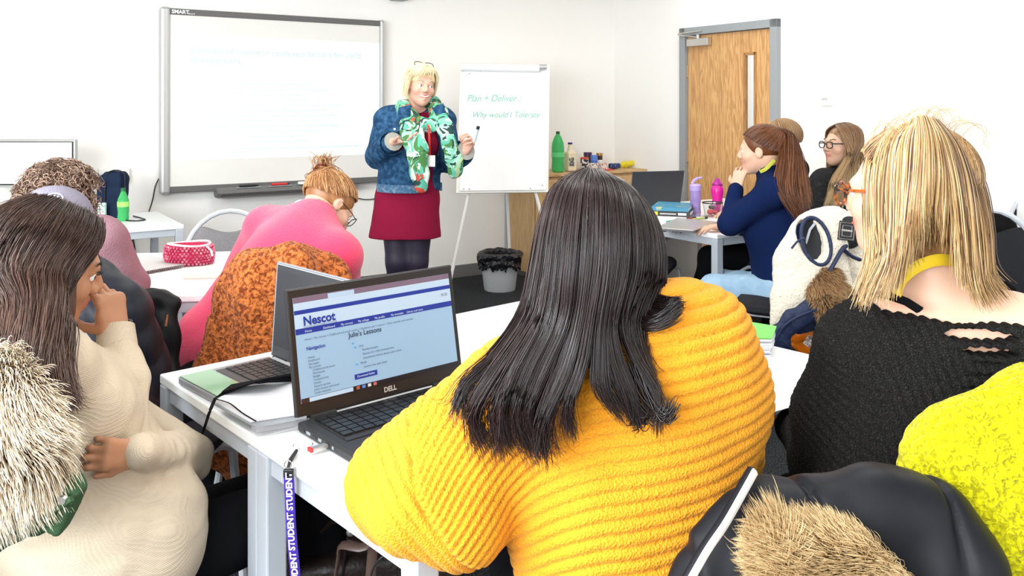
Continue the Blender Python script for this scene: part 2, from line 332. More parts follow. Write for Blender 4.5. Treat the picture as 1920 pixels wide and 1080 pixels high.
# pen tray
tx0, tx1 = at_wall(396), at_wall(648)
pt = thing('pen_tray', 'long grey pen tray fixed under the interactive whiteboard', 'tray', RP((tx0+tx1)/2, D-.03, .79), YAW)
s = MB(); prof = [(0, 0), (0, .05), (-.03, .058), (-.11, .045), (-.125, .02), (-.10, -.005), (-.03, -.02)]
n = len(prof); pts = []
for x in (tx0, tx0+.02, tx1-.02, tx1):
    k = .8 if x in (tx0, tx1) else 1
    for y, z in prof: pts.append(RP(x, D+.01+y*k, .80+(z-.02)*k+.02))
fs = [(i*n+j, i*n+(j+1) % n, (i+1)*n+(j+1) % n, (i+1)*n+j) for i in range(3) for j in range(n)] + [tuple(reversed(range(n))), tuple(3*n+j for j in range(n))]
s.add(pts, fs); s.build('tray_body', M['dkgrey'], pt, bevel=.004)
for k, (m_, w_) in enumerate(((M['black'], .15), (M['red'], .15))):
    rbox(pt, 'pen_slot', (at_wall(455+k*58), D-.075, .851), (.17, .045, .006), M['frame_d'], .004)
    o = thing('board_pen', ['black marker pen lying in the tray under the board', 'red marker pen lying in the tray under the board'][k], 'pen', RP(at_wall(455+k*58), D-.075, .86), YAW)
    q = MB(); q.tube([RP(at_wall(455+k*58)-.065, D-.075, .864), RP(at_wall(455+k*58)+.05, D-.075, .864)], .009, 8); q.build('barrel', m_, o)
    q = MB(); q.tube([RP(at_wall(455+k*58)+.05, D-.075, .864), RP(at_wall(455+k*58)+.07, D-.075, .864)], [.008, .003], 8); q.build('tip', M['black'], o)
o = thing('board_eraser', 'white oval eraser with a green edge in the pen tray', 'eraser', RP(at_wall(572), D-.08, .855), YAW)
q = MB(); q.lathe([(.001, 0), (.08, 0), (.085, .008), (.08, .018), (.001, .022)], RP(at_wall(566), D-.075, .855), 24, rot=RZ(YAW), sx=1, sy=.38); q.build('eraser_body', M['plastic'], o)
q = MB(); q.tube([RP(at_wall(566)+.088*math.cos(a), D-.075+.034*math.sin(a), .858) for a in [i*math.pi/8 for i in range(-5, 6)]], .004, 6); q.build('green_edge', mat('green_edge', (.1, .5, .15)), o)
# cables beside the board
def cable(name, label, pts, r=.004, m=None, parent=None):
    P_ = [V(p) for p in pts]; out = []
    for i in range(len(P_)-1):
        p0, p1, p2, p3 = P_[max(i-1, 0)], P_[i], P_[i+1], P_[min(i+2, len(P_)-1)]
        for k in range(6):
            t = k/6; out.append(.5*((2*p1)+(p2-p0)*t+(2*p0-5*p1+4*p2-p3)*t*t+(3*p1-p0-3*p2+p3)*t**3))
    out.append(P_[-1]); o = MB().tube(out, r, 6).build(name, m or M['black'], parent)
    if parent is None: tag(o, label, 'cable')
    return o
def WPt(px, py, off=.01):                                           # point on the back wall at a picture position
    x = at_wall(px); q = RP(x, -off, 0); return V((q.x, q.y, H-(py-HY)/F*q.y))
cable('power_cable', 'black cable hanging down the wall from the left end of the board', [WPt(296, 335, .02), WPt(290, 350), WPt(285, 375), WPt(277, 400)])
cable('tray_cable', 'black cable looping right from the pen tray to behind the teacher', [WPt(645, 352, .06), WPt(655, 364, .02), WPt(672, 372), WPt(690, 374), WPt(706, 370), WPt(730, 350)])
cable('wall_cable', 'thin pale cable curving down the wall behind the easel', [WPt(838, 310), WPt(846, 330), WPt(858, 336)], .003, M['plastic'])
# ------------------------------------------------------------------ flip chart easel
ZE = 6.45
fl = thing('flipchart_easel', 'white flip chart easel with a rolled sheet across the top and green handwriting', 'flipchart', (P(945, 363, ZE).x, ZE, 0), YAW*.35)
bl, br, tl, tr_ = P(855, 363, ZE-.02), P(1028, 361, ZE+.05), P(863, 120, ZE+.22), P(1031, 122, ZE+.28)
xe = (br-bl).normalized(); ye = ((tl+tr_)/2-(bl+br)/2).normalized(); ne = ye.cross(xe).normalized(); wE = (br-bl).length; hE = ((tl+tr_)/2-(bl+br)/2).length
MBq = MB(); Rb = basis(xe, -ne, ye); cE = (bl+br+tl+tr_)/4
if ne.y < 0: ne = -ne                                               # ne points away from the camera
def eb(name, cx_, cy_, sx_, sy_, dz, th, m, bevel=0, label=None):
    q = MB(); q.box(cE + xe*cx_ + ye*cy_ - ne*dz, (sx_, th, sy_), basis(xe, ne, ye)); return q.build(name, m, fl, bevel=bevel, label=label)
eb('board_panel', 0, 0, wE, hE, 0, .022, M['plastic'], .004)
for i in range(3): eb('flip_sheet', .002*i, -.012, wE-.05, hE-.06, .014+.0025*i, .002, mat('flip_paper', (.97, .97, .97), .8))
q = MB(); a_ = cE-xe*(wE/2-.005)+ye*(hE/2-.035)-ne*.045; b_ = cE+xe*(wE/2-.09)+ye*(hE/2-.045)-ne*.045; q.tube([a_, b_], .034, 16, flat=.9); q.build('rolled_sheet', M['paper'], fl)
q = MB(); q.tube([b_-xe*.03+ye*.01, b_+xe*.06+ye*.012], .022, 10); q.build('clamp_bar', M['silver'], fl)
for sx_, sy_ in ((-.42, -.47), (-.36, -.47), (.30, -.47), (.43, -.45), (-.40, .42), (-.28, .44), (.18, .44)):
    q = MB(); q.tube([cE+xe*(sx_*wE)+ye*(sy_*hE)-ne*.012, cE+xe*(sx_*wE)+ye*(sy_*hE)-ne*.022], .005, 8); q.build('stud', M['frame_d'], fl)
for (a1, b1) in ((V((P(880, 363, ZE).x, ZE, bl.z+.02)), V((P(838, 549, 6.35).x, 6.35, .0))), (V((P(1003, 363, ZE+.04).x, ZE+.04, br.z+.02)), V((P(1052, 549, 6.45).x, 6.45, 0)))):
    q = MB(); q.tube([a1+V((0, .02, 0)), b1+V((0,0,.012))], .013, 8); q.build('leg', M['plastic'], fl); q = MB(); q.tube([b1+V((0, 0, .03)), b1], .016, 8); q.build('rubber_foot', M['black'], fl.children[-1])
q = MB(); q.tube([cE+ye*.1+ne*.02, V((P(958, 500, 6.9).x, 6.84, .012))], .012, 8); q.build('leg', M['plastic'], fl)
text('handwriting', 'Plan + Deliver ;', .078, cE-xe*(wE*.42)+ye*(hE*.20)-ne*.022, xe, ye, M['ink'], fl, shear=.3, stretch=.85)
text('handwriting', 'Why would I Tolerate', .066, cE-xe*(wE*.36)+ye*(hE*.075)-ne*.022, xe, ye, M['ink'], fl, shear=.3, stretch=.88)

# ------------------------------------------------------------------ cupboard against the back wall
CW, CD, CH = 1.22, .45, .86
cu = thing('low_cupboard', 'pale oak low cupboard in the corner behind the flip chart', 'cupboard', RP(-CW/2, -CD/2, 0), YAW)
rbox(cu, 'carcass', (-CW/2, -CD/2+.01, (CH-.03)/2+.02), (CW-.004, CD-.03, CH-.07), M['oak2'])
rbox(cu, 'plinth', (-CW/2, -CD/2+.02, .03), (CW-.02, CD-.06, .06), M['dkgrey'])
rbox(cu, 'cupboard_top', (-CW/2, -CD/2, CH-.0125), (CW+.01, CD+.01, .025), wood('oak_top', (.46, .27, .11), (.66, .44, .22), axis='X'), .003)
for k in (0, 1):
    x = -CW*(.25+.5*k); d_ = rbox(cu, 'door', (x, -CD+.003, (CH+.03)/2-.01), (CW/2-.008, .018, CH-.105), M['oak2'], .002)
    rbox(d_, 'handle', (x+(.2 if k else -.2), -CD-.018, .62), (.012, .02, .12), M['steel'], .004)
rbox(cu, 'edge_strip', (-CW-.006, -.012, CH/2-.02), (.02, .02, CH-.05), M['frame'])

# ------------------------------------------------------------------ tables and chairs
def make_table(name, label, L, W, loc, rz, top_h=.74, leg=.045, group=None, overhang=.0):
    """origin: middle of the table on the floor; L along local x, W along local y"""
    t = thing(name, label, 'table', loc, rz, group)
    MB().box((0, 0, top_h-.0125), (L, W, .025)).build('tabletop', M['white'], t, world=False, bevel=.004)
    f = MB()
    for sy in (-1, 1): f.box((0, sy*(W/2-leg/2-overhang), top_h-.045), (L-2*leg, .028, .04))
    for sx in (-1, 1): f.box((sx*(L/2-leg/2-overhang), 0, top_h-.045), (.028, W-2*leg, .04))
    f.build('frame', M['frame'], t, world=False, bevel=.003)
    for sx in (-1, 1):
        for sy in (-1, 1):
            lg = MB().box((sx*(L/2-leg/2-overhang), sy*(W/2-leg/2-overhang), (top_h-.025)/2+.01), (leg, leg, top_h-.045)).build('leg', M['frame'], t, world=False, bevel=.004)
            MB().box((sx*(L/2-leg/2-overhang), sy*(W/2-leg/2-overhang), .006), (leg*.95, leg*.95, .012)).build('foot_cap', M['black'], lg, world=False)
    return t
def table_at(corner, ang, L, W, name, label, **k):
    """corner = the far-left corner; length runs along ang, width towards the camera"""
    c = V((corner[0], corner[1], 0)); u = V((math.cos(ang), math.sin(ang), 0)); v = V((math.sin(ang), -math.cos(ang), 0))
    return make_table(name, label, L, W, c+u*L/2+v*W/2, ang, **k)
A1 = G(299, 701, .74); B1 = G(474, 819, .74)
T1A, T2A = math.radians(41.5), math.radians(41.5)
table_at(A1, T1A, 1.40, .563, 'classroom_table', 'white table holding the older grey laptop, second from the camera', group=None)
table_at(A1 + V((math.sin(T1A), -math.cos(T1A), 0))*.565, T2A, 1.40, .565, 'classroom_table', 'white table in the foreground under the black laptop', group=None)
NR = G(1345, 440, .74)                                              # right-hand table, near corner
uR = V((math.cos(YAW), math.sin(YAW), 0)); vR = V((math.sin(YAW), -math.cos(YAW), 0))
table_at(NR - vR*.62, YAW, 1.4, .62, 'classroom_table', 'white table under the navy-topped woman\'s elbow, right side')
table_at(NR - vR*1.25, YAW, 1.4, .62, 'classroom_table', 'white table behind the closed silver laptop, near the oak door')
LA = math.radians(7)
lf_ = G(262, 556, .74); uL = V((math.cos(LA), math.sin(LA), 0)); vL = V((math.sin(LA), -math.cos(LA), 0))
cL = lf_ - vL*.95 - uL*1.2
table_at(cL, LA, 1.55, .95, 'classroom_table', 'white table with the pink beaded pencil case on it')
# desk at the back left
dk = G(345, 421, .74)
desk = table_at(dk - uR*1.6 - vR*.75, YAW, 1.6, .75, 'teacher_desk', 'white desk at the back left under the monitor and green bottle')
# desk at the far right
rd = G(1868, 425, .74)
table_at(rd - vR*.9 , YAW, 1.3, .7, 'classroom_table', 'white desk against the right wall at the picture\'s right edge')

def arc(cx_, cz_, rx, rz_, a0, a1, n): return [(cx_+rx*math.cos(a0+(a1-a0)*i/n), cz_+rz_*math.sin(a0+(a1-a0)*i/n)) for i in range(n+1)]
def make_chair(label, fab, loc, rz, group=None):
    t = thing('stacking_chair', label, 'chair', loc, rz, group); tl_ = .10
    def Y(z): return -.21-(z-.45)*.22
    # seat pad
    s = MB(); out = []; N = 24
    for i in range(N):
        a = 2*math.pi*i/N; out.append((.225*abs(math.cos(a))**.5*math.copysign(1, math.cos(a)), .21*abs(math.sin(a))**.5*math.copysign(1, math.sin(a))))
    for k, (sc, z) in enumerate(((.93, .425), (1, .44), (1, .46), (.93, .475), (.5, .48))):
        s.v += [(x*sc, y*sc, z) for x, y in out]
    for k in range(4):
        for i in range(N): s.f.append((k*N+i, k*N+(i+1) % N, (k+1)*N+(i+1) % N, (k+1)*N+i))
    s.f += [tuple(reversed(range(N))), tuple(4*N+i for i in range(N))]; s.m = [0]*len(s.f)
    s.build('seat', fab, t, world=False)
    # arch back frame
    ar = [(-.185, .40), (-.20, .50)] + [(x, z) for x, z in reversed(arc(0, .62, .225, .26, 0, math.pi, 14))] + [(.20, .50), (.185, .40)]
    MB().tube([(x, Y(z), z) for x, z in ar], .0125, 8).build('back_frame', M['chairframe'], t, world=False)
    # padded panel inside the arch, its top dipping in the middle
    n = 15; b = MB(); fr, bk = [], []
    for j in range(9):
        z = .50+.27*j/8
        for i in range(n):
            q = -1+2*i/(n-1); zz = z + (.035*j/8)*(1-math.cos(q*math.pi))*.5 if j else z
            hw = .21*math.sqrt(max(0, 1-((zz-.62)/.262)**2)) if zz > .62 else .205-.02*(.62-zz)/.12
            th = .018*math.sqrt(max(0, 1-q*q))**.5
            fr.append((q*hw, Y(zz)+th+.004, zz)); bk.append((q*hw, Y(zz)-th-.004, zz))
    idx = lambda j, i: j*n+i
    fs = [(idx(j, i), idx(j, i+1), idx(j+1, i+1), idx(j+1, i)) for j in range(8) for i in range(n-1)]
    m_ = len(fr); fs2 = [tuple(k+m_ for k in reversed(f)) for f in fs]; ed = []
    loop = [idx(0, i) for i in range(n)]+[idx(j, n-1) for j in range(1, 9)]+[idx(8, i) for i in range(n-2, -1, -1)]+[idx(j, 0) for j in range(7, 0, -1)]
    for a, c in zip(loop, loop[1:]+loop[:1]): ed.append((a, a+m_, c+m_, c))
    b.add(fr+bk, fs+fs2+ed); b.build('backrest', fab, t, world=False)
    for sx in (-1, 1):
        for z in (.56, .70):
            hw = .225*math.sqrt(max(0, 1-((z-.62)/.26)**2)) if z > .62 else .22
            MB().box((sx*(hw-.022), Y(z)-.006, z), (.03, .006, .022)).build('bracket', M['chairframe'], t, world=False)
        MB().tube([(sx*.185, Y(.42), .43), (sx*.20, -.27, .20), (sx*.21, -.33, .012)], .0125, 8).build('leg', M['chairframe'], t, world=False)
        MB().tube([(sx*.185, -.18, .425), (sx*.19, .16, .425), (sx*.195, .205, .40), (sx*.20, .25, .012)], .0125, 8).build('leg', M['chairframe'], t, world=False)
    MB().tube([(-.19, .17, .42), (.19, .17, .42)], .011, 8).build('cross_bar', M['chairframe'], t, world=False)
    return t
CH0 = {}
def chair(label, loc, rz, fab='chairdark', group=None):
    if fab not in CH0: CH0[fab] = make_chair(label, M[fab], (loc[0], loc[1], 0), rz, group); return CH0[fab]
    c = copy_tree(CH0[fab]); c.location = (loc[0], loc[1], 0); c.rotation_euler = (0, 0, rz); tag(c, label, 'chair')
    if group: c['group'] = group
    elif 'group' in c: del c['group']
    return c
chair('empty grey chair with an arched frame behind the pencil case table', (P(432, 500, 4.12).x, 4.14), math.radians(200), 'chairfab')
c = chair('charcoal chair with a pale frame beside the blonde woman\'s hair, far right', (2.24, 4.2), math.radians(-12)); c.scale = (1, 1, 1.08)
c = chair('chair with a beige arched frame against the far right desk', (2.93, 5.35), math.radians(35)); c.scale = (1, 1, 1.05)
chair('chair under the woman in navy, its pale legs in view', (1.30, 4.08), math.radians(62))
chair('chair under the woman bending in the pink jumper', (-.70, 2.97), math.radians(-10))
chair('chair under the cream-jumpered woman at the lower left corner', (-.86, 1.66), math.radians(-68))
c = chair('chair under the woman in the ribbed yellow jumper', (.24, 1.43), math.radians(72)); c.scale = (1, 1, .93)
chair('chair under the blonde woman in the black jumper', (.76, 1.62), math.radians(4))
chair('chair under the person in the navy padded jacket and cap', (-1.06, 2.34), math.radians(-20))
chair('chair under the curly-haired person', (-1.50, 2.88), math.radians(0))
chair('chair under the woman with black glasses by the right wall', (1.93, 4.96), math.radians(82))
chair('chair under the half-hidden woman in black', (1.62, 5.26), math.radians(75))
chair('empty black-seated chair at the far end of the right-hand tables', (P(1238, 560, 5.0).x-.12, 5.05), math.radians(-110))
# ------------------------------------------------------------------ smooth solid modelling: distance fields turned into one continuous mesh
def smin(a, b, k):
    if k <= 0: return np.minimum(a, b)
    h = np.maximum(k-np.abs(a-b), 0)/k
    return np.minimum(a, b)-h*h*k*.25
class Blob:
    def __init__(s): s.p = []
    def cap(s, a, b, ra, rb=None, k=.02, flat=None, sub=False):
        a, b = np.array(a, np.float64), np.array(b, np.float64); rb = ra if rb is None else rb; R = max(ra, rb)
        s.p.append(('cap', np.minimum(a, b)-R, np.maximum(a, b)+R, k, sub, (a, b, ra, rb, flat))); return s
    def chain(s, pts, rs, k=.02, flat=None, sub=False):
        if not hasattr(rs, '__len__'): rs = [rs]*len(pts)
        for i in range(len(pts)-1): s.cap(pts[i], pts[i+1], rs[i], rs[i+1], k, flat, sub)
        return s
    def ell(s, c, r, R=None, k=.02, sub=False):
        c = np.array(c, np.float64); r = np.array(r, np.float64); m = r.max(); R = np.eye(3) if R is None else np.array(R)
        s.p.append(('ell', c-m, c+m, k, sub, (c, r, R))); return s
    def box(s, c, half, R=None, rnd=.01, k=.01, sub=False):
        c = np.array(c, np.float64); half = np.array(half, np.float64); R = np.eye(3) if R is None else np.array(R); m = np.abs(R)@half+rnd
        s.p.append(('box', c-m, c+m, k, sub, (c, half, R, rnd))); return s
    def mesh(s, name, h, smooth=1, disp=None, lo=None, hi=None):
        L = np.min([q[1] for q in s.p if not q[4]], 0)-.03; U = np.max([q[2] for q in s.p if not q[4]], 0)+.03
        if lo is not None: L = np.maximum(L, lo)
        if hi is not None: U = np.minimum(U, hi)
        n = np.ceil((U-L)/h).astype(int)+2; ax = [L[i]+h*np.arange(n[i]) for i in range(3)]
        D = np.full(n, .08, np.float32)
        for kind, a_, b_, k, sub, q in s.p:
            mg = k+2.5*h; i0 = np.maximum(((a_-mg-L)/h).astype(int), 0); i1 = np.minimum(((b_+mg-L)/h).astype(int)+2, n)
            if (i1 <= i0).any(): continue
            sl = tuple(slice(i0[i], i1[i]) for i in range(3))
            X = ax[0][sl[0]][:, None, None].astype(np.float32); Y = ax[1][sl[1]][None, :, None].astype(np.float32); Z = ax[2][sl[2]][None, None, :].astype(np.float32)
            if kind == 'cap':
                a, b, ra, rb, fl = q; ba = b-a; X_, Y_, Z_ = X-a[0], Y-a[1], Z-a[2]
                if fl is not None:
                    f = np.array(fl[0], np.float64); f = f/np.linalg.norm(f); g = 1/fl[1]-1
                    dt = X_*f[0]+Y_*f[1]+Z_*f[2]; X_, Y_, Z_ = X_+dt*(f[0]*g), Y_+dt*(f[1]*g), Z_+dt*(f[2]*g); ba = ba+f*(ba@f)*g
                bb = ba@ba+1e-12; t = np.clip((X_*ba[0]+Y_*ba[1]+Z_*ba[2])/bb, 0, 1)
                d = np.sqrt((X_-t*ba[0])**2+(Y_-t*ba[1])**2+(Z_-t*ba[2])**2)-(ra+(rb-ra)*t)
                if fl is not None: d = d*(.5+.5*fl[1])
            elif kind == 'ell':
                c, r, R = q; X_, Y_, Z_ = X-c[0], Y-c[1], Z-c[2]
                l = [(X_*R[0, i]+Y_*R[1, i]+Z_*R[2, i]) for i in range(3)]
                k0 = np.sqrt((l[0]/r[0])**2+(l[1]/r[1])**2+(l[2]/r[2])**2); k1 = np.sqrt((l[0]/r[0]**2)**2+(l[1]/r[1]**2)**2+(l[2]/r[2]**2)**2)+1e-9
                d = k0*(k0-1)/k1
            else:
                c, hf, R, rn = q; X_, Y_, Z_ = X-c[0], Y-c[1], Z-c[2]
                l = [np.abs(X_*R[0, i]+Y_*R[1, i]+Z_*R[2, i])-hf[i] for i in range(3)]
                d = np.sqrt(np.maximum(l[0], 0)**2+np.maximum(l[1], 0)**2+np.maximum(l[2], 0)**2)+np.minimum(np.maximum(np.maximum(l[0], l[1]), l[2]), 0)-rn
            d = d.astype(np.float32)
            D[sl] = -smin(-D[sl], d, k) if sub else smin(D[sl], d, k)
        D[0], D[-1], D[:, 0], D[:, -1], D[:, :, 0], D[:, :, -1] = .05, .05, .05, .05, .05, .05
        S = D < 0; st = np.array([n[1]*n[2], n[2], 1]); sums = []; ids = []; quads = []
        for axn in range(3):
            s0 = [slice(None)]*3; s1 = [slice(None)]*3; s0[axn] = slice(0, -1); s1[axn] = slice(1, None)
            I = np.argwhere(S[tuple(s0)] != S[tuple(s1)])
            d0 = D[tuple(I.T)]; J = I.copy(); J[:, axn] += 1; d1 = D[tuple(J.T)]
            pos = I.astype(np.float64); pos[:, axn] += d0/(d0-d1)
            o1, o2 = [(1, 2), (2, 0), (0, 1)][axn]; base = I@st
            c = np.stack([base, base-st[o1], base-st[o1]-st[o2], base-st[o2]], 1)
            fl = d0 < 0; c[~fl] = c[~fl][:, ::-1]
            quads.append(c)
            for j in range(4): ids.append(c[:, j]); sums.append(pos)
        quads = np.concatenate(quads); ids = np.concatenate(ids); sums = np.concatenate(sums)
        uq, inv = np.unique(ids, return_inverse=True); cnt = np.bincount(inv)
        v = np.stack([np.bincount(inv, sums[:, i])/cnt for i in range(3)], 1)*h+L
        f = np.searchsorted(uq, quads)
        for _ in range(smooth): v = relax(v, f)
        at = None
        if disp is not None:
            r = disp(v, vnormals(v, f)); v, at = r if isinstance(r, tuple) else (r, None)
        me = np_mesh(name, v, f)
        if at is not None:
            for kk, vv in at.items(): attr(me, kk, vv)
        return me
def relax(v, f, w=.6):
    a = f.ravel(); b = np.roll(f, -1, 1).ravel(); n = len(v); c = np.bincount(a, minlength=n)+np.bincount(b, minlength=n)+1e-9
    s = np.stack([np.bincount(a, v[b, i], n)+np.bincount(b, v[a, i], n) for i in range(3)], 1)/c[:, None]
    return v*(1-w)+s*w
def vnormals(v, f):
    n_ = np.cross(v[f[:, 2]]-v[f[:, 0]], v[f[:, 3]]-v[f[:, 1]]); N = np.zeros_like(v)
    for j in range(4):
        for i in range(3): N[:, i] += np.bincount(f[:, j], n_[:, i], len(v))
    return N/(np.linalg.norm(N, axis=1)[:, None]+1e-12)
def fbm(p, scale, seed=0, octs=2):
    r = np.random.RandomState(seed); out = 0; amp = 1
    for o in range(octs):
        for _ in range(5):
            d = r.normal(size=3); d /= np.linalg.norm(d); d2 = r.normal(size=3); d2 /= np.linalg.norm(d2)
            out = out+amp*np.sin(p@d*scale*(.7+.6*r.rand())*6.28+r.rand()*6.28+1.5*np.sin(p@d2*scale*3+r.rand()*6))/5
        scale *= 2.1; amp *= .5
    return out
def cat(pts, n):
    P_ = np.array([list(p) for p in pts], float); m = len(P_); out = []
    for x in np.linspace(0, m-1, n):
        i = min(int(x), m-2); t = x-i; p0, p1, p2, p3 = P_[max(i-1, 0)], P_[i], P_[i+1], P_[min(i+2, m-1)]
        out.append(.5*((2*p1)+(p2-p0)*t+(2*p0-5*p1+4*p2-p3)*t*t+(3*p1-p0-3*p2+p3)*t**3))
    return np.array(out)
def tubes(name, paths, rad, tones, sides=3, taper=.25, root=.7):
    """paths (N, S, 3), rad (N,), tones (N,) or (N, S): all strands of one head of hair or fur"""
    paths = np.asarray(paths, float); N, S_, _ = paths.shape; rad = np.broadcast_to(rad, (N,)); T = np.gradient(paths, axis=1); T /= np.linalg.norm(T, axis=2)[..., None]+1e-9
    up = np.array([.31, .22, .93]); a = np.cross(T, up); a /= np.linalg.norm(a, axis=2)[..., None]+1e-9; b = np.cross(T, a)
    t = np.linspace(0, 1, S_); prof = np.minimum(1, root+t*3)*np.where(t > .5, 1-(1-taper)*((t-.5)/.5)**2, 1); R = rad[:, None]*prof[None]
    ph = np.arange(sides)*2*np.pi/sides
    v = paths[:, :, None]+R[..., None, None]*(np.cos(ph)[None, None, :, None]*a[:, :, None]+np.sin(ph)[None, None, :, None]*b[:, :, None])
    idx = np.arange(N*S_*sides).reshape(N, S_, sides); nx = np.roll(idx, -1, 2)
    f = np.stack([idx[:, :-1], nx[:, :-1], nx[:, 1:], idx[:, 1:]], -1).reshape(-1, 4)
    me = np_mesh(name, v.reshape(-1, 3), f)
    tones = np.asarray(tones, float); tones = tones[:, None] if tones.ndim == 1 else tones
    attr(me, 'tone', np.broadcast_to(tones[..., None], (N, S_, sides)).ravel()); return me
def sheet(guides, n, rad, seed=0, seg=16, jit=.004, clump=0, spread=0, curl=0, depth=None, tone=(.1, .9), tone_len=0, sides=3, cut=(.85, 1.0), wav=0, clump_w=.8, name='hair_strands', depth_j=.01):
    """strands interpolated across a row of guide curves"""
    rs = np.random.RandomState(seed); g = np.array([cat(q, seg) for q in guides]); ng = len(g); out = []; tn = []
    s = np.sort(rs.rand(n))*(ng-1); t = np.linspace(0, 1, seg)
    if clump:
        cc = (np.floor(s*clump)+.5)/clump; cc = np.clip(cc + (rs.rand(int(ng*clump)+2)[np.floor(s*clump).astype(int)]-.5)*.8/clump, 0, ng-1)
    gc = np.array([cat(g[:, j], (ng-1)*24+1) for j in range(seg)]).transpose(1, 0, 2)
    def at(x): x = np.clip(x, 0, ng-1)*24; i = np.minimum(x.astype(int), gc.shape[0]-2); w = (x-i)[..., None]; return i, w
    for i in range(n):
        L_ = cut[0]+(cut[1]-cut[0])*rs.rand(); tt = t*L_
        x = np.full(seg, s[i])
        if clump: x = s[i]+(cc[i]-s[i])*clump_w*tt**1.5
        ii, w = at(x); jj = tt*(seg-1); j0 = np.minimum(jj.astype(int), seg-2); wj = (jj-j0)[:, None]
        A = gc[ii, j0]*(1-wj)+gc[ii, j0+1]*wj; B = gc[ii+1, j0]*(1-wj)+gc[ii+1, j0+1]*wj; p = A*(1-w)+B*w
        o = rs.normal(size=3)*jit; p = p+o[None]*(.4+tt[:, None])+np.array([0, -1, 0])*rs.rand()*depth_j
        if spread: p = p+rs.normal(size=3)[None]*spread*tt[:, None]**2
        if wav: p = p+np.outer(np.sin(tt*wav+rs.rand()*6.28+s[i]*3), rs.normal(size=3))*.004
        if curl and rs.rand() < .35:
            a_ = np.maximum(0, tt-.82)/.18; sg = np.sign(rs.rand()-.4); p[:, 0] += sg*curl*a_**2; p[:, 2] += curl*.9*a_**3*rs.rand()
        out.append(p); tn.append(np.clip(tone[0]+(tone[1]-tone[0])*rs.rand()+tone_len*tt, 0, 1))
    return tubes(name, out, np.array(rad)*(.7+.6*rs.rand(n)), np.array(tn), sides)
def slerp(a, b, t):
    a = a/np.linalg.norm(a); b = b/np.linalg.norm(b); w = math.acos(max(-1, min(1, float(a@b))))+1e-6
    return (np.sin((1-t)*w)[:, None]*a+np.sin(t*w)[:, None]*b)/math.sin(w)
